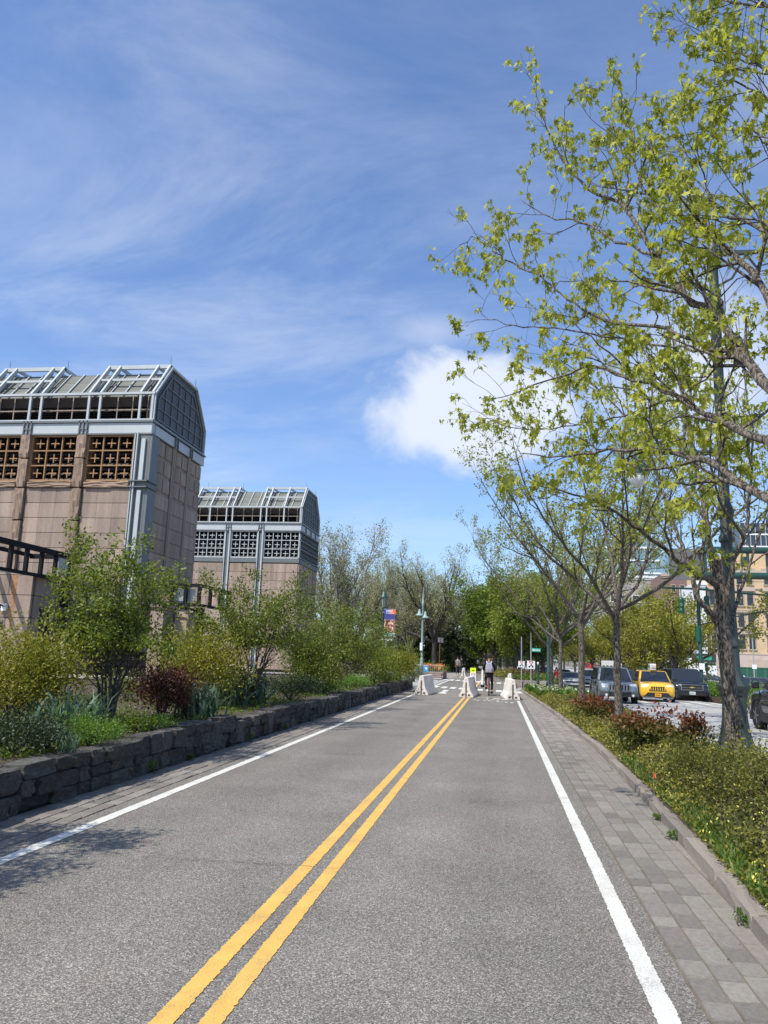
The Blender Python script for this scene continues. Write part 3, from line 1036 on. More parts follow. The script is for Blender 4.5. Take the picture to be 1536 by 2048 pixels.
    for p, q in zip(inn, inn[1:] + inn[:1]):
        ir.bar((-.03, p[0], p[1]), (-.03, q[0], q[1]), 0.06, 0.06, up=(1, 0, 0))
    def ztop(y):
        if y < 1.85: return 13.75 + (15.38 - 13.75) * (y - .5) / 1.35
        if y > D - 1.85: return 13.75 + (15.38 - 13.75) * (D - .5 - y) / 1.35
        return 15.38
    ny = 7
    for i in range(1, ny):
        y = .5 + (D - 1.0) * i / ny
        ir.box(-.05, -.015, y - .022, y + .022, 12.72, ztop(y))
    for k, z in enumerate((13.32, 14.0, 14.7)):
        y0 = .5 if z < 13.75 else .5 + 1.35 * (z - 13.75) / 1.63
        ir.box(-.052, -.012, y0, D - y0, z - .025, z + .025)
    P('end_glazing_bar', MATS['steel_blue_grey'], ir)
    # ---- flank: stone in three bays with strips between, lattice in relief above
    yb = [0.78, 2.55, 2.95, 4.55, 4.85, 6.5] if stone_pilasters else [0.05, 1.35, 1.5, 3.2, 3.35, 4.9, 5.05, 6.55]
    for i in range(0, len(yb) - 1, 2):
        a, b = yb[i], yb[i + 1]
        for z0, z1 in zrows:
            stone(-0.10, 0.0, a + .012, b - .012, z0 + .012, z1 - .012)
        if stone_pilasters:
            h = (11.8 - 9.2) / 3
            for k in range(3):
                for q in range(2):
                    w = (b - a) / 2
                    stone(-.10, 0.0, a + q * w + .10, a + (q + 1) * w - .06, 9.2 + k * h + .10, 9.2 + (k + 1) * h - .08)
            stone(-.14, -0.05, a + .01, b - .01, 9.14, 11.79)
        if i + 2 < len(yb):
            p0, p1 = b, yb[i + 2]
            m_ = (p0 + p1) / 2
            if stone_pilasters:
                stone(-.1, 0.035, p0 + .02, m_ - .02, 0.0, 12.0); stone(-.1, 0.035, m_ + .02, p1 - .02, 0.0, 12.0)
            lad = MB()
            for yy in (p0 + .04, p1 - .04):
                lad.box(0.06, 0.15, yy - .03, yy + .03, 11.82, 12.4)
            lad.box(0.06, .14, p0, p1, 12.04, 12.10)
            P('bracket', blue, lad)
    if not stone_pilasters:
        lt = MB()
        n = 8
        for i in range(n + 1):
            y = .06 + (D - .1) * i / n
            lt.box(-.10, .04, y - .03, y + .03, ZW0 - .1, ZW1)
        for k in range(4):
            z = ZW0 + k * ch
            lt.box(-.10, .10, .03, D, z - .05, z + .05)
        for i in range(n):
            for k in range(3):
                y, z = .06 + (D - .1) * (i + .5) / n, ZW0 + (k + .5) * ch
                lt.box(-.06, .03, y - .24, y + .24, z - .03, z + .03).box(-.06, .025, y - .03, y + .03, z - .22, z + .22)
        P('window_grille', blue, lt)
        P('window_recess', MATS['louvre'], MB().box(-.16, -.102, .03, D - .03, 9.1, 11.84))
        P('sill', blue, MB().box(-.1, .06, 0.1, D, 9.02, 9.4))
    # ---- lightning rods
    for rx_, ry_, h in ((-0.12, 1.66, .55), (-3.4, 4.9, .5), (-6.0, 1.9, .55), (-0.1, 4.94, .55), (-9.2, 1.66, .55)):
        P('lightning_rod', blue, MB().tube([(rx_, ry_, RT - .02), (rx_, ry_, RT + h)], [.018, .012], 5))
    return root
b1 = vent_building(34.0, 'nearer granite vent building with golden brown lattice windows and chamfered steel louvre roof', MATS['bronze_grid'], True, [3], -11.5)
b2 = vent_building(63.0, 'further granite vent building with pale steel lattice windows and chamfered steel roof', MATS['steel_white'], False, [4, 3, 4], -11.2)

# ---- low granite wing left of the first building, its dark canopy and lamp
wing = thing('granite_wing', 'low granite block with a rust stain at the left edge before the nearer vent building', 'building', (-18.45, 28.4, 0))
MB().box(-7, -.1, 0.1, 5.5, 0, 4.3).build('wall', MATS['granite_joint'], wall and wing)
up = MB().box(-.5, .5, -.5, .5, -.5, .5).mesh('panel', MATS['pink_granite'])
for k, (z0, z1) in enumerate(((0, .85), (.85, 1.75), (1.75, 2.6), (2.6, 3.5), (3.5, 4.3), (4.3, 4.42))):
    off = 0.6 if k % 2 else 0.0
    x = 0.0
    ws = [1.0 + off] + [1.5] * 5
    for w in ws:
        put('stone_panel', up, wing, (x - w / 2, 0.03, (z0 + z1) / 2), None, (w - .025, .12, z1 - z0 - .025)); x -= w
    for i in range(4):
        put('stone_panel', up, wing, (-.03, 0.16 + 1.3 * i + .65, (z0 + z1) / 2), None, (.12, 1.27, z1 - z0 - .025))
rs = MB()
rs.add([(-.92, -.034, 4.28), (-.66, -.034, 4.28), (-.68, -.034, 3.0), (-.72, -.034, 2.2), (-.80, -.034, 2.2), (-.86, -.034, 3.2)], [(0, 1, 2, 3, 4, 5)])
rs.build('rust_stain', mat('rust', (0.36, 0.19, 0.095), .9, nz=(7, .3)), wing)

can = thing('steel_canopy', 'dark steel canopy frame with open posts over the granite block at left edge', 'canopy', (-18.2, 26.0, 0))
cm = MB()
za, zb_ = 4.32, 5.42
for y0, y1 in ((-9.0, 4.6),):
    cm.box(-.10, .10, y0, y1, zb_ - .2, zb_).box(-.10, .10, y0, y1, za - .10, za + .02)
    cm.box(-1.9, -1.75, y0, y1, zb_ - .15, zb_).box(-1.9, -1.75, y0, y1, za - .10, za + .02)
    cm.box(-1.9, .10, y1 - .12, y1, zb_ - .2, zb_).box(-1.9, .1, y1 - .12, y1, za - .1, za + .02)
cm.build('beam', MATS['steel_dark'], can)
pm = MB().box(-.07, .07, -.07, .07, za, zb_).mesh('post', MATS['steel_dark'])
for i in range(14):
    put('post', pm, can, (0, -8.6 + i * 1.0, 0))
sf = MB()
for i in range(10):
    sf.box(-1.8, .05, -8.8 + i * 1.4, -8.7 + i * 1.4, za - .06, za - .01)
sf.build('soffit_bar', MATS['steel_blue_grey'], can)
MB().box(-.03, .03, 3.6, 4.3, za + .15, zb_ - .25).build('end_sheet', MATS['galvanised'], can)
MB().box(-.13, .13, 4.3, 4.6, 0, za).build('post', MATS['steel_dark'], can)

wl_ = thing('wall_lamp', 'small goose-neck wall lamp on the granite block at the left edge', 'lamp', atY(6, 1215, 28.2))
MB().box(-.15, .12, .0, .12, -.12, .16).build('mount', MATS['sign_white'], wl_)
g = MB().tube([(0, 0, .05), (.12, -.35, .1), (.28, -.6, -.15), (.36, -.7, -.5)], .03, 6); g.build('neck', MATS['steel_dark'], wl_)
MB().lathe([(.02, .1), (.16, .0), (.17, -.26), (.14, -.3)], 12, (.38, -.72, -.6)).build('shade', MATS['steel_blue_grey'], wl_, smooth=True)

# ---- piers, canopy and railing between the building and the bed
def pier(x, y, w, d, h, label):
    t = thing('granite_pier', label, 'pier', (x, y, 0), 0, 'granite piers at the railing')
    MB().box(-w / 2 + .03, w / 2 - .03, .03, d - .03, 0, h - .02).build('core', MATS['granite_joint'], t)
    z = 0.0
    for hh in (1.0, 1.0, .95, h - 2.95):
        put('stone_block', up, t, (0, d / 2, z + hh / 2), None, (w, d, hh - .02)); z += hh
    MB().box(-w / 2 - .06, w / 2 + .06, -.06, d + .06, h, h + .10).build('cap', MATS['pink_granite'], t)
    return t
pier(gx(308, 26.5), 26.5, .50, 1.0, 3.05, 'granite pier at the end of the low railing wall, under the red sign')
pier(gx(353, 27.3) + .1, 27.3, .42, .9, 2.75, 'granite pier partly behind the yellow-green shrub, right of the taller pier')
pier(gx(205, 29.5), 29.5, .6, .8, 4.0, 'shaded granite pier behind the multi-stem tree in front of the building')
CX = gx(391, 28.2)
can2 = thing('steel_canopy', 'dark steel canopy frame over the building flank, bearing the small red sign', 'canopy', (CX - 1.45, 28.2, 0))
c2_ = MB()
z0, z1 = zY(375, 1207, 28.2), zY(375, 1168, 28.2)
for x in (-.2, 1.45):
    c2_.box(x - .08, x + .08, 0, 3.4, z1 - .1, z1).box(x - .08, x + .08, 0, 3.4, z0 - .1, z0)
c2_.box(-.3, 1.53, -.1, -.005, z1 - .11, z1 + .01).box(-.3, 1.53, -.1, -.005, z0 - .12, z0 + .01)
c2_.build('beam', MATS['steel_dark'], can2)
pm2 = MB().box(-.06, .06, -.06, .06, z0, z1).mesh('post', MATS['steel_dark'])
for i in range(4):
    put('post', pm2, can2, (-.2 + i * .55, -.05, 0))
for i in range(1, 4):
    put('post', pm2, can2, (1.45, i * 1.1, 0))
MB().box(.5, 1.2, .1, .14, z0 + .1, z1 - .15).build('panel', MATS['galvanised'], can2)
MB().box(-.25, .15, .2, .9, 2.9, z0 - .13).box(-.2, .05, .3, .6, 0, 2.9).box(1.2, 1.5, .1, .5, 0, z0 - .13).build('box_post', MATS['steel_dark'], can2)
def text_mesh(s, size, m, name='lettering', ext=0.004):
    cu = bpy.data.curves.new(name, 'FONT')
    cu.body, cu.size, cu.align_x, cu.align_y, cu.extrude = s, size, 'CENTER', 'CENTER', ext
    cu.resolution_u = 2
    o = bpy.data.objects.new(name, cu)
    me = bpy.data.meshes.new_from_object(o)
    bpy.data.objects.remove(o); bpy.data.curves.remove(cu)
    me.materials.clear(); me.materials.append(m)
    return me
fs_ = thing('wall_sign', 'small dark red plate with white letters FDC under the canopy', 'sign', atY(331, 1200, 27.9))
MB().box(-.15, .15, 0, .03, -.14, .14).build('plate', MATS['dark_red'], fs_)
put('lettering', text_mesh('FDC', .15, MATS['sign_white']), fs_, (0, -.008, 0), (PI / 2, 0, 0))
gb = thing('notice_board', 'grey upright notice panel on the dark railing posts behind the shrubs', 'sign', atY(127, 1330, 26.6))
MB().box(-.17, .17, -.03, .03, -.1, 1.15).build('board', MATS['galvanised'], gb)
bd = MB()
for z in (1.0, .8, .62, .5):
    bd.box(-.07, .07, -.036, -.032, z, z + .06)
bd.build('notice', MATS['steel_dark'], gb)
rl = thing('railing_wall', 'low wall with pale stone coping and dark steel railing behind the planted bed', 'railing', (-14.5, 26.4, 0))
MB().box(-2.6, 3.3, 0, .35, 0, .45).build('wall', MATS['schist'], rl)
MB().box(-2.7, 3.4, -.08, .45, .45, .56).build('coping', mat('coping', (.45, .40, .33), .8, nz=(3, .15)), rl)
rp = MB().box(-.035, .035, -.035, .035, .56, 1.75).mesh('post', MATS['steel_dark'])
for i in range(9):
    put('post', rp, rl, (-2.4 + i * .64, .18, 0))
MB().box(-2.5, 3.2, .15, .21, 1.62, 1.68).box(-2.5, 3.2, .15, .21, .7, .75).box(-2.5, 3.2, .15, .21, 1.16, 1.2).build('rail', MATS['steel_dark'], rl)
wide = MB()
for x in (-2.3, -1.2, -.2, 2.6):
    wide.box(x - .14, x + .14, .3, .6, .56, 2.9 if x < 0 else 2.1)
wide.build('dark_column', MATS['steel_dark'], rl)
MB().box(-.2, 2.6, .35, .42, .56, 1.45).build('dark_panel', MATS['steel_dark'], rl)
MB().box(-2.5, -.1, .34, .5, 2.8, 2.95).build('top_rail', MATS['steel_dark'], rl)
# ================================================================== PLANTS
NR = np.random.default_rng(5)
def np_mesh(name, V, F, m, tint=None, smooth=False):
    V = np.asarray(V, dtype=np.float32); F = np.asarray(F, dtype=np.int32)
    me = bpy.data.meshes.new(name)
    me.vertices.add(len(V)); me.vertices.foreach_set('co', V.ravel())
    k = F.shape[1]
    me.loops.add(F.size); me.loops.foreach_set('vertex_index', F.ravel())
    me.polygons.add(len(F)); me.polygons.foreach_set('loop_start', np.arange(0, F.size, k, dtype=np.int32))
    if tint is not None:
        a = me.attributes.new('tint', 'FLOAT', 'POINT'); a.data.foreach_set('value', np.asarray(tint, dtype=np.float32))
    if smooth:
        me.polygons.foreach_set('use_smooth', np.ones(len(F), dtype=bool))
    me.materials.append(m)
    me.update(calc_edges=True)
    return me
def norm(a):
    return a / np.maximum(1e-9, np.linalg.norm(a, axis=-1, keepdims=True))

# leaf outlines: x along the leaf from its stalk, y across, z fold/droop
def _palm():
    tips = [(-.06, .36), (.44, .50), (1.0, .0), (.44, -.50), (-.06, -.36)]
    notch = [(.16, .20), (.42, .15), (.42, -.15), (.16, -.20)]
    v_ = [(0, 0, 0)]
    seq = []
    for i, tp in enumerate(tips):
        v_.append((tp[0], tp[1], -.28 * (tp[0] ** 2 + tp[1] ** 2))); seq.append(len(v_) - 1)
        if i < 4:
            v_.append((notch[i][0], notch[i][1], .02)); seq.append(len(v_) - 1)
    return np.array(v_), np.array([(0, seq[i + 1], seq[i]) for i in range(len(seq) - 1)])
LEAF = {
    'palm': _palm(),
    'oval': (np.array([(0, 0, 0), (.5, .28, .06), (1, 0, -.10), (.5, -.28, .06)]), np.array([(0, 2, 1), (0, 3, 2)])),
    'tri': (np.array([(0, 0, 0), (.75, .40, .05), (.9, -.32, -.05)]), np.array([(0, 2, 1)])),
    'blade': (np.array([(0, .03, 0), (0, -.03, 0), (.5, -.04, .04), (.5, .04, .04), (.85, .02, -.06), (.85, -.02, -.06), (1, 0, -.18)]),
              np.array([(0, 1, 2), (0, 2, 3), (3, 2, 5), (3, 5, 4), (4, 5, 6)])),
}
def leaf_mesh(name, P, D, size, shape, m, droop=0.0, flat=0.35, jit=0.25, tint=None):
    """N leaves at P pointing along D; normals lean up by 'flat'"""
    N = len(P)
    D = norm(D + NR.normal(0, .35, (N, 3)) + np.array([0, 0, -droop]))
    up = norm(NR.normal(0, 1, (N, 3)) * (1 - flat) + np.array([0, 0, 1.0]) * flat * 2)
    Y = norm(np.cross(up, D)); Z = np.cross(D, Y)
    lv, lf = LEAF[shape]
    s = size * NR.uniform(1 - jit, 1 + jit, (N, 1, 1))
    V = P[:, None, :] + s * (lv[None, :, 0:1] * D[:, None, :] + lv[None, :, 1:2] * Y[:, None, :] + lv[None, :, 2:3] * Z[:, None, :])
    F = lf[None] + (np.arange(N) * len(lv))[:, None, None]
    t = NR.uniform(0, 1, N) if tint is None else tint
    return np_mesh(name, V.reshape(-1, 3), F.reshape(-1, 3), m, np.repeat(t, len(lv)))

def tubes_mesh(name, branches, m):
    Vs, Fs, b0 = [], [], 0
    for pts, rs in branches:
        pts = np.asarray(pts, float); rs = np.asarray(rs, float)
        n = 10 if rs[0] > .09 else 6 if rs[0] > .03 else 4 if rs[0] > .012 else 3
        T = np.gradient(pts, axis=0); T = norm(T)
        ref = np.array([1, .13, .07]) if abs(T[0, 0]) < .8 else np.array([.1, 1, .05])
        Sx = norm(np.cross(T, ref)); Tx = np.cross(Sx, T)
        a = np.arange(n) * 2 * PI / n
        ring = pts[:, None, :] + rs[:, None, None] * (np.cos(a)[None, :, None] * Sx[:, None, :] + np.sin(a)[None, :, None] * Tx[:, None, :])
        k = len(pts)
        i = np.arange(k - 1)[:, None]; j = np.arange(n)[None, :]
        A = i * n + j; B = i * n + (j + 1) % n
        F = np.stack([A, B, B + n, A + n], -1).reshape(-1, 4) + b0
        Vs.append(ring.reshape(-1, 3)); Fs.append(F); b0 += k * n
    return np_mesh(name, np.concatenate(Vs), np.concatenate(Fs), m, smooth=True)

class Grow:
    """branches grown from given limbs; collects twig points for leaves"""
    def __init__(self, seed):
        self.r = random.Random(seed); self.b = []; self.tips = []
    def rnd_dir(self, d, ang):
        a = Vector((self.r.gauss(0, 1), self.r.gauss(0, 1), self.r.gauss(0, 1)))
        a = a - d * a.dot(d)
        a.normalize()
        return (d * math.cos(ang) + a * math.sin(ang)).normalized()
    def limb(self, pts, r0, r1, lvl, P):
        """smooth a traced polyline and give it children"""
        pts = [Vector(p) for p in pts]
        sm = []
        for i in range(len(pts) - 1):
            p0, p1, p2, p3 = pts[max(0, i - 1)], pts[i], pts[i + 1], pts[min(len(pts) - 1, i + 2)]
            for k in range(4):
                t = k / 4
                sm.append(0.5 * ((2 * p1) + (p2 - p0) * t + (2 * p0 - 5 * p1 + 4 * p2 - p3) * t * t + (-p0 + 3 * p1 - 3 * p2 + p3) * t ** 3))
        sm.append(pts[-1])
        sm = [p + Vector((self.r.gauss(0, 1), self.r.gauss(0, 1), self.r.gauss(0, 1))) * P.get('jit', .02) for p in sm]
        n = len(sm)
        rs = [r0 + (r1 - r0) * i / (n - 1) for i in range(n)]
        self.b.append((sm, rs))
        self.kids(sm, rs, lvl, P, sum((sm[i + 1] - sm[i]).length for i in range(n - 1)))
    def kids(self, pts, rs, lvl, P, L):
        if lvl >= P['max']:
            return
        n = len(pts)
        dens = P['dens'][lvl]
        cnt = max(P.get('mink', 1), int(dens * L + self.r.random()))
        t0 = P.get('t0', .25) if lvl == 0 else 0.15
        for c in range(cnt):
            t = t0 + (1 - t0) * (c + self.r.random()) / cnt
            i = min(n - 2, int(t * (n - 1)))
            p = pts[i].lerp(pts[i + 1], t * (n - 1) - i)
            d = (pts[i + 1] - pts[i]).normalized()
            nd = self.rnd_dir(d, rad(self.r.uniform(*P['ang'])))
            nd = (nd + Vector((0, 0, P['up'])) + Vector(P.get('bias', (0, 0, 0)))).normalized()
            l = P['len'][lvl] * self.r.uniform(.55, 1.2) * (1.1 - .45 * t)
            self.shoot(p, nd, l, max(.0022, min(rs[i] * .62, P['rad'][lvl])), lvl + 1, P)
        # the end carries on as a twig
        d = (pts[-1] - pts[-2]).normalized()
        self.tips.append((pts[-1], d))
    def shoot(self, p, d, L, r, lvl, P):
        n = 5 if lvl < 3 else 4
        pts = [p]; q = p.copy(); dd = d.copy()
        for i in range(n - 1):
            dd = (dd + Vector((self.r.gauss(0, 1), self.r.gauss(0, 1), self.r.gauss(0, 1))) * P['wander'] + Vector((0, 0, P['up'] * .35))).normalized()
            q = q + dd * (L / (n - 1)); pts.append(q.copy())
        e = max(.0016, r * .3)
        rs = [r + (e - r) * i / (n - 1) for i in range(n)]
        self.b.append((pts, rs))
        if lvl >= P['max'] - P.get('leaflvls', 0):
            for i in range(1, n):
                self.tips.append((pts[i], (pts[i] - pts[i - 1]).normalized()))
        self.kids(pts, rs, lvl, P, L)

def leaves_at(tips, per, spread, drop=0.0, keep=1.0):
    P = np.array([tuple(t[0]) for t in tips]); D = np.array([tuple(t[1]) for t in tips])
    if keep < 1:
        k = NR.random(len(P)) < keep; P, D = P[k], D[k]
    P = np.repeat(P, per, 0); D = np.repeat(D, per, 0)
    P = P + NR.normal(0, spread, P.shape) + np.array([0, 0, -drop])
    out = NR.normal(0, 1, P.shape)
    return P, norm(D * .5 + out)

# ---- leaf and bark colours
LM = {
    'lime': leafmat('leaf_lime', (0.19, 0.225, 0.03), (0.46, 0.46, 0.09), .52),
    'lime_dull': leafmat('leaf_lime_dull', (0.16, 0.19, 0.035), (0.36, 0.36, 0.085), .45),
    'olive': leafmat('leaf_olive', (0.075, 0.115, 0.016), (0.21, 0.245, 0.035), .35),
    'golden': leafmat('leaf_golden', (0.13, 0.15, 0.018), (0.30, 0.28, 0.04), .38),
    'mid': leafmat('leaf_mid', (0.055, 0.10, 0.012), (0.165, 0.22, 0.025), .38),
    'bluegreen': leafmat('leaf_bluegreen', (0.05, 0.105, 0.062), (0.15, 0.225, 0.145), .25),
    'dark': leafmat('leaf_dark', (0.018, 0.034, 0.014), (0.06, 0.085, 0.032), .2),
    'evergreen': leafmat('leaf_evergreen', (0.035, 0.055, 0.024), (0.10, 0.125, 0.055), .2),
    'bright': leafmat('leaf_bright', (0.075, 0.165, 0.022), (0.20, 0.32, 0.045), .38),
    'red': leafmat('leaf_red', (0.03, 0.013, 0.010), (0.12, 0.035, 0.018), .25),
    'redgreen': leafmat('leaf_redgreen', (0.09, 0.11, 0.02), (0.19, 0.05, 0.025), .3),
    'bud': leafmat('leaf_bud', (0.21, 0.22, 0.10), (0.42, 0.42, 0.25), .4),
    'bedmix': leafmat('leaf_bedmix', (0.06, 0.075, 0.016), (0.33, 0.30, 0.06), .35),
    'grass': leafmat('leaf_grass', (0.05, 0.105, 0.014), (0.12, 0.19, 0.028), .35),
    'yellow': leafmat('petal_yellow', (0.55, 0.48, 0.06), (0.72, 0.66, 0.16), .3),
    'white': leafmat('petal_white', (0.66, 0.64, 0.42), (0.80, 0.80, 0.72), .3),
    'orange': leafmat('petal_orange', (0.60, 0.10, 0.02), (0.75, 0.24, 0.04), .3),
}

def shrub(name, label, cat, loc, w, d, h, m, n, size, clumps=26, shape='oval', group=None, stems=10, base=.12, seed=0, stem_m='twig', up=.25, sharp=.16, ztint=False):
    """stems from one foot and a crown of leaf clumps with an uneven edge"""
    r = random.Random(seed * 13 + 7)
    g = np.random.default_rng(seed + 50)
    t = thing(name, label, cat, loc, 0, group)
    br = []
    C = []
    for i in range(clumps):
        a, e = r.uniform(0, 2 * PI), r.uniform(-.25, 1.0)
        k = r.uniform(.55, 1.0)
        zc = base * h + (h * (1 - base)) * (.5 + .5 * math.sin(e * 1.35)) * k
        rr = math.cos(e * 1.1) * k
        C.append((math.cos(a) * rr * w / 2 * .86, math.sin(a) * rr * d / 2 * .86, min(h * .93, zc)))
    for i in range(stems):
        c = C[i % len(C)]
        p0 = (r.uniform(-.08, .08) * w, r.uniform(-.08, .08) * d, -.03)
        mid = (c[0] * .35 + r.gauss(0, .04), c[1] * .35 + r.gauss(0, .04), c[2] * .5)
        br.append(([p0, mid, (c[0] * .8, c[1] * .8, c[2] * .88), c], [.02 * h ** .5, .014 * h ** .5, .008, .003]))
    put('stem', tubes_mesh('stem', br, MATS[stem_m]), t)
    C = np.array(C)
    idx = g.integers(0, len(C), n)
    sp = np.array([w * sharp, d * sharp, h * sharp * .8])
    P = C[idx] + g.normal(0, 1, (n, 3)) * sp
    P[:, 2] = np.abs(P[:, 2] - .02) + .02
    out = P - np.array([0, 0, h * .4])
    D = norm(norm(out) * .6 + g.normal(0, .7, (n, 3)) + np.array([0, 0, up]))
    # clumps differ a little in hue, as shoots of different age do
    ct = g.uniform(0, .6, len(C))
    ti = np.clip(ct[idx] + g.uniform(0, .4, n), 0, 1)
    if ztint:   # young red shoots sit at the tips, older leaves below are green
        ti = np.clip((P[:, 2] / h - .45) * 1.9 + g.uniform(-.25, .25, n), 0, 1)
    put('foliage', leaf_mesh('foliage', P, D, size, shape, m, tint=ti), t, kind='stuff')
    return t
def blades(name, label, cat, loc, w, h, n, m, group=None, seed=0, width=1.0, lean=.35):
    g = np.random.default_rng(seed + 900)
    t = thing(name, label, cat, loc, 0, group)
    P = np.stack([g.normal(0, w * .22, n), g.normal(0, w * .22, n), np.zeros(n)], 1)
    D = norm(np.stack([g.normal(0, lean, n), g.normal(0, lean, n), np.ones(n)], 1))
    lv, lf = LEAF['blade']
    lv = lv * np.array([1, width, 1])
    L = h * g.uniform(.6, 1.1, (n, 1, 1))
    Y = norm(np.cross(g.normal(0, 1, (n, 3)), D)); Z = np.cross(D, Y)
    wy = h * np.ones((n, 1, 1))
    V = P[:, None, :] + L * lv[None, :, 0:1] * D[:, None, :] + wy * lv[None, :, 1:2] * Y[:, None, :] + L * lv[None, :, 2:3] * Z[:, None, :] * 1.6
    F = lf[None] + (np.arange(n) * len(lv))[:, None, None]
    put('blade', np_mesh('blade', V.reshape(-1, 3), F.reshape(-1, 3), m, np.repeat(g.uniform(0, 1, n), len(lv))), t, kind='stuff')
    return t

def tree_from(name, label, cat, loc, G_, leafm, barkm, per, spread, size, shape='oval', droop=.3, keep=1.0, group=None, trunk=None, flat=.35):
    t = thing(name, label, cat, loc, 0, group)
    big = [b for b in G_.b if b[1][0] > .02]
    small = [b for b in G_.b if b[1][0] <= .02]
    if trunk:
        put('trunk', tubes_mesh('trunk', trunk, MATS['bark']), t)
    if big:
        put('limb', tubes_mesh('limb', big, MATS[barkm]), t)
    if small:
        put('twig', tubes_mesh('twig', small, MATS[barkm]), t, kind='stuff')
    P, D = leaves_at(G_.tips, per, spread, keep=keep)
    put('crown', leaf_mesh('crown', P, D, size, shape, LM[leafm], droop=droop, flat=flat), t, kind='stuff')
    return t
def trunk_poly(h, r0, r1, lean=(0, 0), seed=0, n=9):
    r = random.Random(seed)
    pts, rs = [], []
    for i in range(n):
        t = i / (n - 1)
        pts.append((lean[0] * t + r.gauss(0, .012), lean[1] * t + r.gauss(0, .012), -0.1 + (h + .1) * t))
        rs.append((r0 + (r1 - r0) * t) * (1 + .45 * max(0, 1 - t * 7)))
    return pts, rs
def auto_tree(seed, h, trunk_h, r0, nl, spread_ang, P, lean=(0, 0), crown_w=1.0):
    """trunk that divides into nl rising limbs, each with its branches"""
    G_ = Grow(seed)
    tp, tr = trunk_poly(trunk_h, r0, r0 * .8, lean, seed)
    top = Vector(tp[-1])
    for i in range(nl):
        a = 2 * PI * i / nl + G_.r.uniform(-.4, .4)
        s = rad(G_.r.uniform(*spread_ang))
        d = Vector((math.cos(a) * math.sin(s), math.sin(a) * math.sin(s), math.cos(s)))
        L = (h - trunk_h) / max(.45, math.cos(s)) * G_.r.uniform(.78, 1.0)
        st = top - Vector((0, 0, G_.r.uniform(0, .18) * trunk_h * (i > 0)))
        pts = [st]
        q = st.copy()
        for k in range(4):
            dd = (d + Vector((G_.r.gauss(0, .13), G_.r.gauss(0, .13), G_.r.gauss(0, .08) + .10 * k))).normalized()
            q = q + Vector((dd.x * crown_w, dd.y * crown_w, dd.z)) * (L / 4); pts.append(q.copy())
        G_.limb(pts, r0 * .55, r0 * .07, 0, P)
    return G_, [(tp, tr)]
# ---- the planted bed on the left
BZ = 0.43
def bx(px, Y): return (gx(px, Y), Y, BZ)
SH = 'shrubs in the left bed'
shrub('shrub', 'big yellow-green shrub at the left edge of the picture, right behind the low dark shrub', 'shrub', bx(38, 9.6), 1.5, 1.4, 1.32, LM['golden'], 13000, .046, 52, group=SH, seed=1, stems=16)
shrub('shrub', 'low dark green leafy shrub hanging to the wall top at the left edge', 'shrub', bx(50, 7.9), .95, .8, .42, LM['dark'], 4200, .034, 30, group=SH, seed=2)
shrub('shrub', 'small dark shrub on the wall top between the low shrub and the pale green mound', 'shrub', bx(115, 8.35), .5, .55, .34, LM['dark'], 1800, .03, 18, group=SH, seed=21)
blades('iris_clump', 'clump of upright blue-green iris leaves beside the big yellow-green shrub', 'iris', bx(138, 9.3), .65, .62, 90, LM['bluegreen'], 'iris clumps', 1, 1.1)
blades('iris_clump', 'clump of tall thin grey-green leaves standing in the pale green mound', 'iris', bx(208, 9.6), .35, .62, 36, LM['bluegreen'], 'iris clumps', 2, .7)
blades('iris_clump', 'dark clump of strap leaves between the red-leaved shrub and the wall', 'iris', bx(398, 13.2), .8, .62, 120, LM['bluegreen'], 'iris clumps', 3, .9)
blades('iris_clump', 'pale grey-green leaf clump at the foot of the second multi-stem tree', 'iris', bx(492, 17.2), 1.2, .78, 170, LM['bluegreen'], 'iris clumps', 4, 1.0)
shrub('shrub', 'rounded pale green mound of small leaves just behind the wall top', 'shrub', bx(196, 8.9), .72, .6, .34, LM['bright'], 3600, .028, 30, group=SH, seed=3)
blades('grass_tuft', 'small grey-flowered tuft at the wall edge left of the pale green mound', 'grass tuft', bx(160, 8.15), .25, .28, 40, LM['bluegreen'], None, 9, .6)
shrub('shrub', 'dark red-leaved shrub in the shade right of the first multi-stem tree', 'shrub', bx(335, 12.9), 1.15, 1.0, .82, LM['red'], 5200, .05, 34, group=SH, seed=4)
shrub('shrub', 'low bright green plant in front of the dark red-leaved shrub', 'shrub', bx(315, 10.9), .55, .5, .2, LM['bright'], 1300, .03, 16, group=SH, seed=5)
shrub('shrub', 'low dark green plant in front of the dark red-leaved shrub, against the wall', 'shrub', bx(285, 10.6), .6, .5, .24, LM['mid'], 1300, .03, 16, group=SH, seed=22)
shrub('shrub', 'yellow-green shrub behind the dark red-leaved shrub, as tall as a person', 'shrub', bx(405, 15.6), 1.75, 1.7, 1.62, LM['golden'], 11000, .055, 48, group=SH, seed=6, stems=16)
shrub('shrub', 'narrow yellow-green shrub in the gap behind the iris clump, before the dark railing', 'shrub', bx(262, 16.5), 1.2, 1.1, .6, LM['olive'], 2200, .045, 22, group=SH, seed=23)
shrub('shrub', 'dark bluish bush on the wall top right of the pale leaf clump', 'shrub', bx(585, 19.2), 1.5, 1.1, .62, LM['dark'], 4200, .045, 30, group=SH, seed=7)
shrub('shrub', 'olive-brown shrub under the middle trees, red at its foot', 'shrub', bx(620, 22.5), 1.7, 1.5, 1.35, LM['olive'], 5500, .065, 32, group=SH, seed=8)
shrub('shrub', 'small red-leaved shrub among the olive shrubs half way along the wall', 'shrub', bx(652, 24.0), 1.1, 1.0, .95, LM['redgreen'], 2600, .05, 24, group=SH, seed=9)
shrub('shrub', 'low bright round shrub on the wall top half way along', 'shrub', bx(655, 23.0), .9, .8, .36, LM['bright'], 2200, .035, 24, group=SH, seed=10)
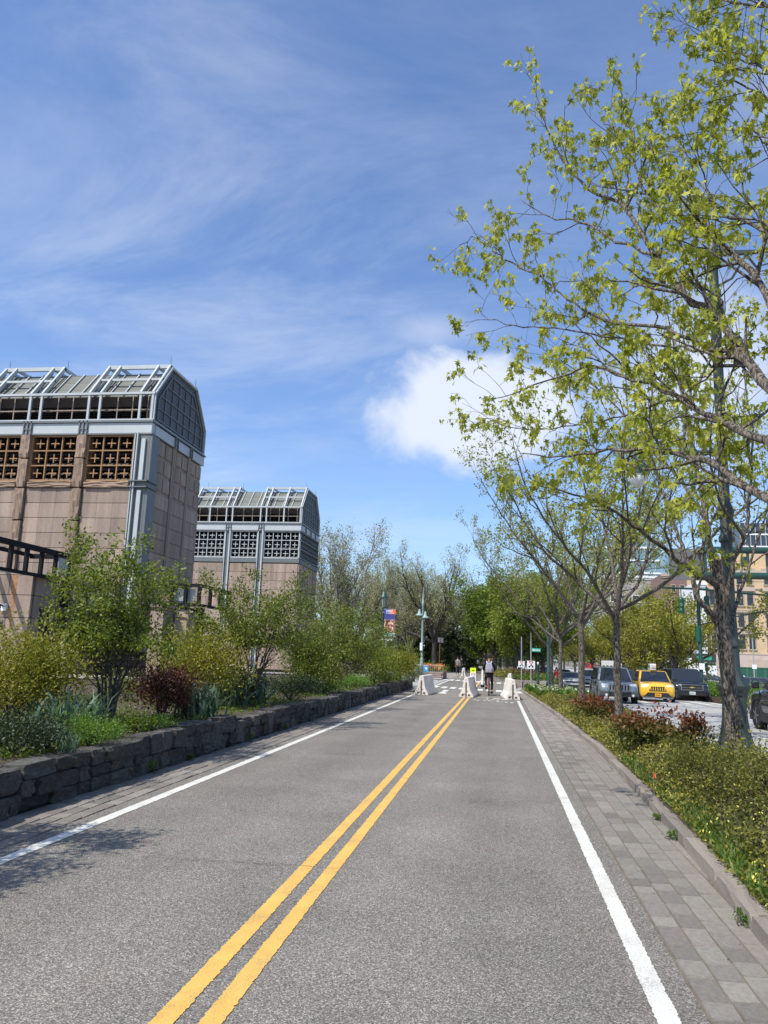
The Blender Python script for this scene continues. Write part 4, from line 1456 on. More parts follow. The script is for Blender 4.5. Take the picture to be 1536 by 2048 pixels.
shrub('shrub', 'low fluffy green shrub on the wall top right of the bright round one', 'shrub', bx(700, 26.5), 1.3, 1.0, .5, LM['bright'], 2600, .045, 26, group=SH, seed=11)
shrub('shrub', 'yellow-green shrub with pale stems left of the dark round bush', 'shrub', bx(675, 30), 2.6, 2.2, 1.75, LM['golden'], 6500, .085, 34, group=SH, seed=12)
shrub('shrub', 'dark round olive bush near the far end of the wall', 'shrub', bx(748, 33), 1.9, 1.8, 1.5, LM['olive'], 5500, .08, 32, group=SH, seed=13)
shrub('shrub', 'yellow-green round bush beside the pale green light pole at the end of the wall', 'shrub', bx(800, 36.5), 1.7, 1.6, 1.35, LM['golden'], 5000, .08, 30, group=SH, seed=14)
shrub('shrub', 'low green plant on the far end of the wall behind the left barrier', 'shrub', bx(828, 38.5), 1.2, 1.0, .55, LM['bluegreen'], 2000, .05, 22, group=SH, seed=15)
shrub('shrub', 'low dark shrub on the wall top left of the far bushes', 'shrub', bx(775, 34.5), 1.3, 1.0, .45, LM['mid'], 2000, .05, 22, group=SH, seed=16)
# low ground cover between them
g = np.random.default_rng(77)
n = 26000
Yc = 6 + 36 * g.random(n) ** 1.5
Xc = -4.80 - g.random(n) ** 1.3 * 5
hh = (.5 + .5 * np.sin(Yc * 1.9 + Xc * 2.3)) * .16 + .03
Pg = np.stack([Xc, Yc, BZ + hh * g.random(n)], 1)
Dg = norm(np.stack([g.normal(0, 1, n), g.normal(0, 1, n), g.uniform(0, 1, n)], 1))
o = put('ground_cover', leaf_mesh('ground_cover', Pg, Dg, .05, 'oval', LM['mid']), None, kind='stuff')
# creeping weeds at the wall foot
for i, (y, w) in enumerate(((9.95, .16), (11.2, .09), (13.9, .12), (16.4, .1), (22.2, .2))):
    shrub('weed', ['small yellow-green weed in the wall foot beside the nearest shadow', 'tiny weed in the joint at the wall foot', 'small weed at the foot of the wall before the red-leaved shrub',
                   'small weed at the wall foot beyond the middle of the wall', 'straggly weed hanging from the wall half way along'][i], 'weed', (-4.46, y, .0), w, w, w, LM['grass'], 130, .03, 6, seed=60 + i, stems=3)

def multi_stem(seed, label, loc, h, w, nst, leafm, per, size, P, spread=.06, keep=1.0, lo=.32):
    G_ = Grow(seed)
    trunks = []
    for i in range(nst):
        a = 2 * PI * i / nst + G_.r.uniform(-.3, .3)
        k = G_.r.uniform(.35, 1.0)
        e = Vector((math.cos(a) * w * .46 * k, math.sin(a) * w * .46 * k, h * G_.r.uniform(.78, 1.0) * (1.12 - .5 * k)))
        p0 = Vector((math.cos(a) * .07, math.sin(a) * .07, -.05))
        pts = [p0, p0 + Vector((e.x * .12, e.y * .12, e.z * .28)), p0 + Vector((e.x * .42, e.y * .42, e.z * .6)), e]
        G_.limb(pts, .032 * (h / 3.2), .006, 0, P)
    t = thing('multi_stem_tree', label, 'tree', loc, 0, 'small multi-stem trees in the left bed')
    big = [b for b in G_.b if b[1][0] > .02]; small = [b for b in G_.b if b[1][0] <= .02]
    tm = tubes_mesh('trunk', big, MATS['twig']); put('trunk', tm, t)
    put('twig', tubes_mesh('twig', small, MATS['twig']), t, kind='stuff')
    tips = [q for q in G_.tips if q[0].z > h * lo]
    Pq, D = leaves_at(tips, per, spread, keep=keep)
    put('crown', leaf_mesh('crown', Pq, D, size, 'oval', LM[leafm], droop=.15), t, kind='stuff')
    return t
PM = dict(max=3, dens=(5.0, 6.0, 5.0), len=(.85, .45, .22), rad=(.012, .006, .003), ang=(25, 70), up=.12, wander=.18, leaflvls=1, t0=.22, jit=.012)
multi_stem(31, 'pale-stemmed small tree with light leaves before the granite building, nearest in the bed', (gx(228, 11.0), 11.0, BZ), 2.75, 2.9, 7, 'olive', 6, .058, PM, spread=.06, lo=.40)
PM2 = dict(PM, dens=(4.0, 5.0, 5.0), len=(1.0, .55, .26))
multi_stem(32, 'taller dark-stemmed small tree before the further building, second in the bed', (gx(507, 17.0), 17.0, BZ), 3.25, 3.1, 8, 'olive', 5, .066, PM2, spread=.07, lo=.4)
multi_stem(33, 'broad small tree with dense light green crown, third along the bed', (gx(612, 22.5), 22.5, BZ), 2.75, 3.0, 6, 'olive', 4, .07, PM2, spread=.09, lo=.4)
multi_stem(34, 'small tree with flat spreading crown just left of the banner lamp', (gx(700, 29.0), 29.0, BZ), 2.75, 3.4, 6, 'olive', 5, .075, PM2, spread=.1, lo=.4)
multi_stem(36, 'last small tree of the bed, behind the foot of the banner lamp', (gx(770, 42.0), 42.0, BZ - .4), 3.0, 3.4, 5, 'olive', 4, .085, PM2, spread=.1)
multi_stem(37, 'small tree just outside the left edge, its shadow falling on the path', (-5.3, 4.2, BZ), 3.3, 2.6, 7, 'olive', 7, .06, PM, spread=.07, lo=.4)
# ---- the strip on the right: ground cover, grass, red shrubs
g = np.random.default_rng(91)
def cover_h(X, Y):
    e = np.clip((X - np.array([kx(y) for y in Y]) - .08) / .45, 0, 1)
    return (.07 + .30 * e) * (.68 + .22 * np.sin(X * 5.1 + Y * 2.3) * np.sin(Y * 3.7 - X * 2.1) + .16 * np.sin(X * 13 + Y * 9) * np.sin(Y * 11 - X * 7)) * np.clip(1.12 - Y * .012, .6, 1.1)
def bed_pts(n, y0, y1, power=1.0):
    Y = y0 + (y1 - y0) * g.random(n) ** power
    K = np.array([kx(y) for y in Y]) + .10
    X = K + (3.62 - K) * g.random(n)
    return X, Y
n = 95000
X, Y = bed_pts(n, 3.2, 43, 1.9)
H = cover_h(X, Y)
zf = np.abs(1 - np.abs(g.normal(0, .42, n)))
sh = .018 + .0011 * np.clip(Y, 0, 40)
Pc = np.stack([X, Y, .10 + H * np.clip(zf, .05, 1.15)], 1)
Dc = norm(np.stack([g.normal(0, 1, n), g.normal(0, 1, n), g.uniform(-.1, 1.1, n)], 1))
patch = .5 + .5 * np.sin(X * 3.1 + 1.3 + Y * .4) * np.sin(Y * 1.3 - X)
zrel = np.clip(zf, .05, 1.15)
lv, lf = LEAF['oval']
tint = np.clip(patch * .45 + g.uniform(0, .55, n) + (zrel - .8) * .3, 0, 1)
Yx = norm(np.cross(norm(g.normal(0, .6, (n, 3)) + np.array([0, 0, .8])), Dc)); Zx = np.cross(Dc, Yx)
s = (sh * g.uniform(.7, 1.3, n) * 1.35)[:, None, None]
V = Pc[:, None, :] + s * (lv[None, :, 0:1] * Dc[:, None, :] + lv[None, :, 1:2] * Yx[:, None, :] * 1.25 + lv[None, :, 2:3] * Zx[:, None, :])
F = lf[None] + (np.arange(n) * 4)[:, None, None]
put('ground_cover', np_mesh('ground_cover', V.reshape(-1, 3), F.reshape(-1, 3), LM['bedmix'], np.repeat(tint, 4)), None, kind='stuff')
# its twigs
tw = []
r = random.Random(3)
for i in range(4200):
    y = 3.2 + 36 * r.random() ** 2
    k = kx(y) + .16
    x = k + (3.55 - k) * r.random()
    h = float(cover_h(np.array([x]), np.array([y]))[0]) * r.uniform(.8, 1.35)
    a = r.uniform(0, 2 * PI); l = r.uniform(.04, .22)
    tw.append(([(x, y, .08), (x + math.cos(a) * l * .3, y + math.sin(a) * l * .3, .08 + h * .6), (x + math.cos(a) * l, y + math.sin(a) * l, .08 + h * 1.1)], [.0035 + .00015 * y, .003 + .0001 * y, .0015]))
put('bare_twigs', tubes_mesh('bare_twigs', tw, MATS['twig']), None, kind='stuff')
# pale yellow blossom scattered over it
n = 9000
X, Y = bed_pts(n, 3.6, 22, 1.4)
c = np.sin(X * 3.3 + Y * 1.7) * np.sin(Y * 2.9) + g.normal(0, .5, n) > -.1
X, Y = X[c], Y[c]
Pf = np.stack([X, Y, .10 + cover_h(X, Y) * g.uniform(.7, 1.15, len(X))], 1)
Df = norm(np.stack([g.normal(0, 1, len(X)), g.normal(0, 1, len(X)), np.ones(len(X))], 1))
put('blossom', leaf_mesh('blossom', Pf, Df, .028, 'oval', LM['yellow']), None, kind='stuff')
# grass along the kerb
n = 9000
Y = 4.0 + 9.0 * g.random(n)
wgt = np.exp(-((Y - 9.3) / 2.2) ** 2) + .25
K = np.array([kx(y) for y in Y]) + .12
X = K + np.abs(g.normal(0, .28, n)) * wgt + .02
keepm = g.random(n) < (.25 + .75 * np.exp(-((Y - 9.0) / 2.4) ** 2))
X, Y = X[keepm], Y[keepm]; n = len(X)
D = norm(np.stack([g.normal(0, .35, n), g.normal(0, .35, n), np.ones(n)], 1))
lv, lf = LEAF['blade']
L_ = (.12 * g.uniform(.5, 1.4, n))[:, None, None]
Yx = norm(np.cross(g.normal(0, 1, (n, 3)), D)); Zx = np.cross(D, Yx)
P0 = np.stack([X, Y, np.full(n, .09)], 1)
V = P0[:, None, :] + L_ * (lv[None, :, 0:1] * D[:, None, :] + 1.2 * lv[None, :, 1:2] * Yx[:, None, :] + 1.5 * lv[None, :, 2:3] * Zx[:, None, :])
F = lf[None] + (np.arange(n) * len(lv))[:, None, None]
put('grass', np_mesh('grass', V.reshape(-1, 3), F.reshape(-1, 3), LM['grass'], np.repeat(g.uniform(0, 1, n), len(lv))), None, kind='stuff')
RS = 'shrubs in the right bed'
shrub('red_shrub', 'broad red-tipped shrub in the right bed between the two nearest trunks', 'shrub', (gx(1290, 13.6), 13.6, .1), 1.15, 1.0, .80, LM['redgreen'], 2300, .075, 30, group=RS, seed=41, stems=22, ztint=True, sharp=.12)
shrub('red_shrub', 'smaller red-tipped shrub just left of the big lamp post foot', 'shrub', (gx(1383, 12.9), 12.9, .1), .52, .5, .78, LM['redgreen'], 800, .07, 16, group=RS, seed=42, stems=14, ztint=True, sharp=.13)
shrub('red_shrub', 'low red-leaved shrub at the foot of the third trunk', 'shrub', (gx(1192, 20.5), 20.5, .1), 1.2, 1.0, .62, LM['redgreen'], 1700, .075, 24, group=RS, seed=43, stems=12, ztint=True, sharp=.12)
shrub('shrub', 'tangled yellow-green shrub at the lower right edge in the right bed', 'shrub', (gx(1545, 8.6), 8.6, .1), 1.2, 1.6, .78, LM['bedmix'], 6000, .033, 44, group=RS, seed=44, stems=26)
shrub('shrub', 'green shrub in front of the lamp post foot at right edge', 'shrub', (gx(1500, 10.4), 10.4, .1), 1.0, 1.0, .52, LM['bedmix'], 4200, .035, 34, group=RS, seed=45, stems=20)
shrub('shrub', 'low twiggy shrub between the bright grass and the smaller red-tipped shrub', 'shrub', (gx(1400, 10.6), 10.6, .1), 1.0, .9, .55, LM['bedmix'], 3200, .033, 30, group=RS, seed=46, stems=24)
blades('grass_tuft', 'tuft of long grass blades behind the kerb at the lower right', 'grass tuft', (1.82, 5.5, .09), .3, .3, 46, LM['grass'], None, 12, .5)
for i, (y, w) in enumerate(((4.7, .08), (5.6, .09), (8.0, .09), (8.9, .07))):
    shrub('weed', ['tiny weed in the kerb joint nearest the camera', 'small weed in the kerb joint at lower right', 'small weed against the kerb in the paver strip before the grass', 'tiny weed against the kerb beside the bright grass'][i],
          'weed', (kx(y) - .03, y, 0), w, w * 1.8, w * .8, LM['grass'], 110, .025, 6, seed=70 + i, stems=3)
# white daffodils near the far end of the strip
n = 420
Y = 34 + 8 * g.random(n); X = np.array([kx(y) for y in Y]) + .3 + 2.0 * g.random(n)
P0 = np.stack([X, Y, .25 + .22 * g.random(n)], 1)
put('daffodils', leaf_mesh('daffodils', P0, norm(np.stack([g.normal(0, .5, n), -np.ones(n), .3 * np.ones(n)], 1)), .11, 'oval', LM['white']), None, kind='stuff')
n = 1500
Y = 33.5 + 9 * g.random(n); X = np.array([kx(y) for y in Y]) + .25 + 2.2 * g.random(n)
P0 = np.stack([X, Y, .1 + .05 * g.random(n)], 1)
put('daffodil_leaves', leaf_mesh('daffodil_leaves', P0, norm(np.stack([g.normal(0, .3, n), g.normal(0, .3, n), np.ones(n)], 1)), .3, 'oval', LM['grass']), None, kind='stuff')
flag = thing('marker_flag', 'small orange marker flag on a wire in the right bed near the grass', 'flag', (gx(1301, 9.6), 9.6, .1))
MB().tube([(0, 0, 0), (0, 0, .30)], .002, 4).build('wire', MATS['galvanised'], flag)
fb = MB()
fb.add([(0, 0, .30), (.016, .01, .29), (.03, -.01, .225), (.012, .012, .235), (-.012, 0, .23)], [(0, 1, 2, 3, 4)])
fb.build('cloth', mat('flag_orange', (.75, .16, .04), .6), flag)

# ================================================================== TREES OF THE RIGHT ROW
TG = 'young street trees in the right bed'
def ty(px, py, Y): return atY(px, py, Y)
# -- the nearest tree: trunk just outside the picture on the right, limbs reaching in over the path
B1 = Vector((3.15, 3.4, .08))
G1 = Grow(101)
PN = dict(max=3, dens=(3.0, 4.0, 5.2), len=(.78, .40, .19), rad=(.016, .007, .0035), ang=(22, 60), up=.10, wander=.20, leaflvls=0, t0=.22, jit=.012)
fork = Vector((3.2, 3.5, 2.7))
def limb1(start, pix, r0, r1=.006, P=PN):
    G1.limb([start] + [ty(*q) for q in pix], r0 * .6, r1 * .75, 0, P)
limb1(Vector((3.17, 3.45, 2.3)), [(1640, 1085, 4.1), (1536, 996, 4.7), (1416, 926, 5.4), (1306, 900, 6.1), (1215, 902, 6.8), (1120, 915, 7.3), (1040, 905, 7.7)], .065)
limb1(fork, [(1660, 990, 4.3), (1536, 880, 4.9), (1447, 844, 5.5), (1387, 812, 5.9), (1300, 770, 6.5), (1180, 735, 7.0), (1090, 765, 7.4), (985, 800, 8.0)], .06)
limb1(fork, [(1650, 900, 4.2), (1560, 800, 4.7), (1494, 725, 5.1), (1447, 650, 5.5), (1369, 587, 6.0), (1312, 515, 6.4), (1252, 415, 6.9), (1194, 390, 7.2), (1132, 324, 7.6), (1099, 266, 7.9), (1078, 204, 8.1)], .075)
limb1(ty(1312, 515, 6.4), [(1206, 469, 6.9), (1148, 440, 7.2), (1100, 436, 7.5), (1043, 402, 7.8)], .024)
limb1(ty(1494, 725, 5.1), [(1395, 684, 5.8), (1314, 653, 6.4), (1206, 639, 7.0), (1132, 593, 7.4), (1078, 552, 7.7), (1016, 523, 8.1), (990, 500, 8.2), (954, 476, 8.4), (915, 492, 8.5)], .03)
limb1(ty(1447, 650, 5.5) , [(1434, 592, 5.9), (1322, 522, 6.5)], .026)
limb1(fork + Vector((0, 0, .5)), [(1660, 740, 4.4), (1536, 590, 5.1), (1480, 523, 5.5), (1409, 460, 6.0), (1351, 423, 6.3), (1297, 394, 6.6), (1272, 335, 6.9), (1262, 253, 7.1), (1250, 215, 7.2)], .055)
limb1(ty(1252, 415, 6.9), [(1255, 340, 7.1), (1232, 280, 7.3), (1206, 235, 7.5)], .018)
limb1(ty(1409, 460, 6.0), [(1418, 390, 6.2), (1400, 330, 6.4), (1392, 285, 6.6)], .018)
limb1(fork + Vector((0, 0, .9)), [(1660, 560, 4.6), (1580, 480, 5.1), (1480, 444, 5.6), (1430, 407, 6.0), (1385, 345, 6.3), (1370, 300, 6.5)], .035)
limb1(fork + Vector((0, 0, 1.2)), [(1680, 330, 4.7), (1590, 190, 5.3), (1520, 128, 5.8), (1455, 95, 6.2), (1395, 70, 6.5)], .045)
limb1(fork + Vector((0, 0, 1.2)), [(1690, 300, 4.7), (1600, 60, 5.3), (1540, 20, 5.6), (1460, 5, 6.0), (1410, -30, 6.3)], .035)
limb1(fork + Vector((0, 0, 1.0)), [(1690, 420, 4.6), (1600, 260, 5.2), (1536, 195, 5.7), (1470, 160, 6.1), (1425, 170, 6.4)], .03)
limb1(fork + Vector((0, 0, .9)), [(1690, 480, 4.6), (1600, 345, 5.2), (1540, 290, 5.7), (1490, 255, 6.1), (1462, 262, 6.3)], .025)
limb1(ty(1387, 812, 5.9), [(1340, 800, 6.4), (1250, 830, 7.0), (1150, 848, 7.5), (1060, 860, 7.9), (965, 835, 8.3)], .02)
limb1(ty(1494, 725, 5.1), [(1434, 731, 5.7), (1384, 697, 6.1), (1300, 690, 6.7), (1180, 668, 7.2), (1090, 655, 7.6), (1010, 650, 7.9), (955, 622, 8.2)], .022)
# limbs on the far side of the trunk, over the avenue
for i in range(5):
    a = rad(-40 + 45 * i)
    e = Vector((math.cos(a) * 2.6, math.sin(a) * 2.6 - .6, 3.5 + .5 * (i % 3)))
    G1.limb([fork, fork + e * .4 + Vector((0, 0, .2)), fork + e], .05, .008, 0, dict(PN, dens=(1.6, 2.5, 3.0)))
for i, (pts, rs) in enumerate(G1.b):
    G1.b[i] = ([p - B1 for p in pts], rs)
G1.tips = [(p - B1, d) for p, d in G1.tips]
tr1 = [([(0, 0, -.1), (.01, .0, .3), (.02, .03, 1.2), (.05, .1, 2.6), (.06, .12, 3.3), (.1, .1, 4.0)], [.22, .165, .15, .14, .11, .07])]
tree_from('street_tree', 'nearest tree with bright lime leaves, its trunk just outside the right edge', 'tree', B1, G1, 'lime', 'bark', 6, .030, .066, 'palm', 1.5, keep=.49, group=TG, trunk=tr1)

# -- second tree: the furrowed trunk at the right edge, with the big limbs traced from its fork
Y2 = 11.4
B2 = Vector((gx(1462, Y2) - .02, Y2, .1))
G2 = Grow(202)
P2 = dict(max=3, dens=(2.2, 3.0, 3.6), len=(1.35, .65, .3), rad=(.02, .009, .004), ang=(22, 60), up=.16, wander=.16, leaflvls=0, t0=.3, jit=.01)
def limb2(pix, r0, r1=.008, P=P2):
    G2.limb([ty(*q) for q in pix], r0 * .58, r1 * .7, 0, P)
limb2([(1442, 1255, Y2), (1420, 1222, Y2 - .1), (1396, 1195, Y2 - .2), (1378, 1130, Y2 - .1), (1357, 1075, Y2), (1330, 1000, Y2 + .3), (1300, 900, Y2 + .5), (1290, 800, Y2 + .6)], .085)
limb2([(1436, 1175, Y2), (1418, 1160, Y2 - .3), (1376, 1135, Y2 - .7), (1316, 1088, Y2 - 1.2), (1265, 1050, Y2 - 1.5), (1200, 1005, Y2 - 1.9), (1130, 985, Y2 - 2.2), (1050, 960, Y2 - 2.4)], .075)
limb2([(1440, 1180, Y2), (1420, 1110, Y2 + .1), (1412, 1040, Y2 + .3), (1395, 940, Y2 + .5), (1372, 820, Y2 + .6), (1350, 700, Y2 + .5), (1330, 600, Y2 + .4)], .10)
limb2([(1448, 1235, Y2), (1456, 1180, Y2 - .1), (1466, 1128, Y2 - .2), (1487, 1075, Y2 - .2), (1500, 990, Y2 - .1), (1505, 880, Y2), (1490, 760, Y2 + .2), (1470, 640, Y2 + .3)], .07)
limb2([(1458, 1262, Y2), (1468, 1230, Y2 + .2), (1484, 1172, Y2 + .5), (1512, 1090, Y2 + .8), (1540, 1000, Y2 + 1.0), (1560, 900, Y2 + 1.2)], .062)
limb2([(1410, 1040, Y2 + .3), (1360, 960, Y2 + .9), (1290, 880, Y2 + 1.4), (1220, 800, Y2 + 1.7), (1150, 740, Y2 + 1.8), (1090, 700, Y2 + 1.7)], .05)
limb2([(1395, 940, Y2 + .5), (1330, 850, Y2 + .1), (1270, 760, Y2 - .4), (1200, 690, Y2 - .7), (1140, 640, Y2 - .9)], .045)
limb2([(1487, 1075, Y2 - .2), (1440, 1000, Y2 - .8), (1420, 900, Y2 - 1.2), (1430, 800, Y2 - 1.4)], .04)
limb2([(1372, 820, Y2 + .6), (1420, 720, Y2 + .9), (1450, 620, Y2 + 1.0), (1440, 540, Y2 + 1.0)], .04)
for i, (pts, rs) in enumerate(G2.b):
    G2.b[i] = ([p - B2 for p in pts], rs)
G2.tips = [(p - B2, d) for p, d in G2.tips]
tpix = [(1470, 1530, 0.135), (1468, 1500, .115), (1464, 1440, .102), (1458, 1370, .098), (1450, 1300, .098), (1445, 1255, .105), (1442, 1225, .095), (1439, 1170, .08), (1437, 1120, .07)]
tr2 = [([ty(x, y, Y2) - B2 for x, y, _ in tpix], [q for *_, q in tpix])]
tree_from('street_tree', 'lime-leaved tree with thick furrowed trunk in front of the big green lamp post', 'tree', B2, G2, 'lime', 'bark', 7, .045, .075, 'palm', 1.3, keep=.5, group=TG, trunk=tr2)

PA = dict(max=3, dens=(2.2, 2.7, 2.8), len=(1.6, .85, .4), rad=(.024, .011, .005), ang=(22, 58), up=.20, wander=.16, leaflvls=0, t0=.2, jit=.02)
row = [
    (1235, 19.6, 7.6, 2.75, .098, 7, (20, 52), 'lime_dull', 'upright tree of the row with forked limbs, before the grey four-wheel drive', 303, 6),
    (1163, 27.5, 7.9, 3.1, .112, 7, (25, 58), 'lime_dull', 'slim straight dark trunk of the row left of the forked tree', 304, 6),
    (1121, 36.0, 7.6, 2.6, .10, 6, (25, 60), 'lime_dull', 'thin tree of the row before the silver saloon car', 305, 6),
    (1101, 42.5, 7.4, 2.5, .15, 7, (25, 60), 'olive', 'stout tree at the end of the right bed beside the green post', 306, 7),
]
for px, Y, h, th, r0, nl, sp, lm, lab, sd, per in row:
    G_, tr = auto_tree(sd, h, th, r0, nl, sp, PA)
    tree_from('street_tree', lab, 'tree', (gx(px, Y), Y, .1), G_, lm, 'bark', per, .08, .085, 'oval', .5, group=TG, trunk=tr, keep=.9)

# dry leaves and twig ends blown on to the path and pavers
n = 150
Y = 3.0 + 13 * g.random(n) ** 1.4
X = np.where(g.random(n) < .55, .98 + .75 * g.random(n), -3.9 + 5.2 * g.random(n))
P0 = np.stack([X, Y, np.full(n, .006)], 1)
put('leaf_litter', leaf_mesh('leaf_litter', P0, norm(np.stack([g.normal(0, 1, n), g.normal(0, 1, n), .05 * np.ones(n)], 1)), .020, 'oval', leafmat('dry_leaf', (.035, .022, .012), (.16, .09, .04), .1), flat=.9), None, kind='stuff')
# ================================================================== FAR TREES (a few grown trees, copied)
def proto(seed, h, th, r0, nl, sp, P, lm, bark, per, spread, size, keep=1.0, cw=1.0, shape='oval', droop=.3, label='', cat='tree', loc=(0, 0, 0), group=None, name='tree'):
    G_, tr = auto_tree(seed, h, th, r0, nl, sp, P, crown_w=cw)
    return tree_from(name, label, cat, loc, G_, lm, bark, per, spread, size, shape, droop, keep, group, trunk=tr)
PD = dict(max=3, dens=(1.5, 1.8, 2.0), len=(2.2, 1.1, .5), rad=(.04, .016, .008), ang=(25, 65), up=.10, wander=.16, leaflvls=1, t0=.1, jit=.03)
DG = 'dense leafy trees along the far path'
dense = [(990, 76, .88, 'dense green tree over the far path, nearest the right kerb signs'), (1014, 88, .95, 'dense green tree behind the yellow diamond sign'),
         (968, 108, .88, 'dense green tree over the middle of the far path'), (1040, 66, .85, 'leafy green tree right of the path beyond the crossing'),
         (1062, 78, .95, 'leafy tree behind the green street name blade'), (1086, 92, 1.0, 'leafy tree between the far path and the avenue'),
         (1000, 125, 1.0, 'tall dense tree at the far end of the right side'), (1030, 108, 1.05, 'dark leafy tree further along right of the path'), (1072, 120, 1.1, 'far leafy tree beside the avenue')]
d0 = proto(401, 9.6, 2.4, .26, 8, (15, 62), PD, 'mid', 'twig_dark', 7, .30, .26, label=dense[0][3], group=DG, name='leafy_tree')
d1 = proto(402, 9.2, 2.3, .24, 8, (15, 64), PD, 'olive', 'twig_dark', 6, .30, .26, label=dense[3][3], group=DG, name='leafy_tree')
for i, (px, Y, s, lab) in enumerate(dense):
    src = d0 if i in (0, 1, 2, 6, 7) else d1
    t = src if i in (0, 3) else dup(src, lab, rz=i * 1.3)
    t.location = (gx(px, Y), Y, 0 if px < 1070 else -.3); t.scale = (s, s, s)
# median trees
MG = 'trees along the avenue median'
PMd = dict(max=3, dens=(1.7, 2.0, 2.2), len=(1.6, .85, .4), rad=(.03, .012, .006), ang=(25, 65), up=.10, wander=.16, leaflvls=1, t0=.1, jit=.03)
med = [(1352, 58, 1.0, 'golden-green median tree nearest the signal post'), (1340, 66, 1.05, 'second golden-green tree on the median behind the black four-wheel drive'), (1318, 70, 1.0, 'third median tree above the taxi roof'),
       (1298, 79, 1.05, 'median tree behind the taxi'), (1270, 88, 1.1, 'median tree between taxi and grey four-wheel drive'), (1248, 98, 1.1, 'median tree behind the grey four-wheel drive'),
       (1225, 108, 1.15, 'median tree left of the forked trunk'), (1205, 118, 1.2, 'median tree above the silver van'), (1185, 130, 1.2, 'far median tree above the white car'), (1150, 150, 1.3, 'small tree far along the avenue median'), (1128, 170, 1.3, 'tree at the far end of the avenue')]
m0 = proto(411, 6.9, 2.1, .17, 7, (20, 66), PMd, 'golden', 'twig_dark', 5, .22, .19, label=med[0][3], group=MG, name='median_tree')
m1 = proto(412, 6.7, 2.0, .17, 7, (20, 66), PMd, 'golden', 'twig_dark', 5, .22, .19, label=med[1][3], group=MG, name='median_tree')
for i, (px, Y, s, lab) in enumerate(med):
    t = (m0, m1)[i] if i < 2 else dup((m0, m1)[i % 2], lab, rz=i * 2.1)
    t.location = (gx(px, Y), Y, zav(Y)); t.scale = (s, s, s)
# pale, barely leafing trees on the left
BGp = 'barely leafing trees beyond the left bed'
PB = dict(max=3, dens=(1.9, 2.1, 2.2), len=(2.9, 1.5, .7), rad=(.05, .02, .010), ang=(18, 48), up=.16, wander=.12, leaflvls=1, t0=.12, jit=.04)
bare = [(668, 82, 1.0, 0, 'tall pale barely leafing tree beside the further vent building'), (868, 90, 1.0, 1, 'broad bare-branched tree with dark trunk behind the pale green light pole'),
        (712, 96, .86, 1, 'thin barely leafing tree left of the banner lamp'), (755, 104, .95, 0, 'narrow barely leafing tree behind the lantern of the banner lamp'), (798, 108, .92, 0, 'barely leafing tree right of the banner'),
        (838, 118, 1.05, 1, 'barely leafing tree behind the broad bare-branched tree'), (902, 120, .95, 1, 'barely leafing tree at the left edge of the far path'), (640, 110, .95, 1, 'barely leafing tree partly hidden by the further vent building'),
        (820, 98, .8, 0, 'slim barely leafing tree between the banner and the light pole')]
b_0 = proto(421, 14.6, 3.2, .30, 9, (8, 34), PB, 'bud', 'twig_pale', 2, .20, .20, keep=.42, label=bare[0][4], group=BGp, name='bare_tree')
b_1 = proto(422, 12.2, 3.6, .30, 10, (22, 74), PB, 'bud', 'twig_dark', 2, .20, .19, keep=.40, cw=1.1, label=bare[1][4], group=BGp, name='bare_tree')
for i, (px, Y, s, k, lab) in enumerate(bare):
    t = (b_0, b_1)[i] if i < 2 else dup((b_0, b_1)[k], lab, rz=i * 1.7)
    t.location = (gx(px, Y), Y, 0); t.scale = (s, s, s)
# dark evergreens under them
def conifer(label, loc, h, w, seed, n=5200, group='dark evergreens behind the planter'):
    g = np.random.default_rng(seed)
    t = thing('evergreen_tree', label, 'evergreen', loc, 0, group)
    put('trunk', tubes_mesh('trunk', [([(0, 0, -.1), (0, 0, h * .5), (0, 0, h * .97)], [h * .02, h * .012, .02])], MATS['twig_dark']), t)
    k = 90
    az = g.uniform(0, 2 * PI, k); zc = h * (.04 + .93 * g.random(k) ** 1.2); rr = (1 - zc / h) ** .75 * w / 2 * g.uniform(.6, 1.05, k)
    br = []
    for a, z, q in zip(az, zc, rr):
        br.append(([(0, 0, z), (math.cos(a) * q * .5, math.sin(a) * q * .5, z - .05 * q), (math.cos(a) * q, math.sin(a) * q, z - .22 * q)], [.03, .02, .008]))
    put('limb', tubes_mesh('limb', br, MATS['twig_dark']), t)
    i = g.integers(0, k, n); f = np.sqrt(g.random(n))
    P = np.stack([np.cos(az[i]) * rr[i] * f, np.sin(az[i]) * rr[i] * f, zc[i] - .22 * rr[i] * f * f], 1) + g.normal(0, .14, (n, 3))
    D = norm(np.stack([np.cos(az[i]), np.sin(az[i]), -.3 * np.ones(n)], 1) + g.normal(0, .4, (n, 3)))
    put('crown', leaf_mesh('crown', P, D, .34, 'oval', LM['evergreen'], tint=g.uniform(0, 1, n)), t, kind='stuff')
    return t
e0 = conifer('dark evergreen tree behind the orange tulips', (gx(905, 98), 98, 0), 6.4, 6.5, 1)
for i, (px, Y, s, lab) in enumerate(((850, 102, 1.0, 'dark evergreen tree behind the pale green light pole'), (925, 112, .85, 'dark evergreen tree on the left of the far path'), (880, 108, 1.1, 'dark evergreen tree under the bare-branched tree'),
                                     (820, 104, .9, 'dark evergreen tree left of the light pole'), (945, 190, 1.0, 'dark evergreen mass closing the end of the path'), (972, 200, 1.0, 'dark evergreen closing the path behind the walker'), (915, 150, .9, 'dark evergreen left of the walker in white'))):
    dup(e0, lab, (gx(px, Y), Y, 0), i * 1.1 + .5, None, (s, s, s))
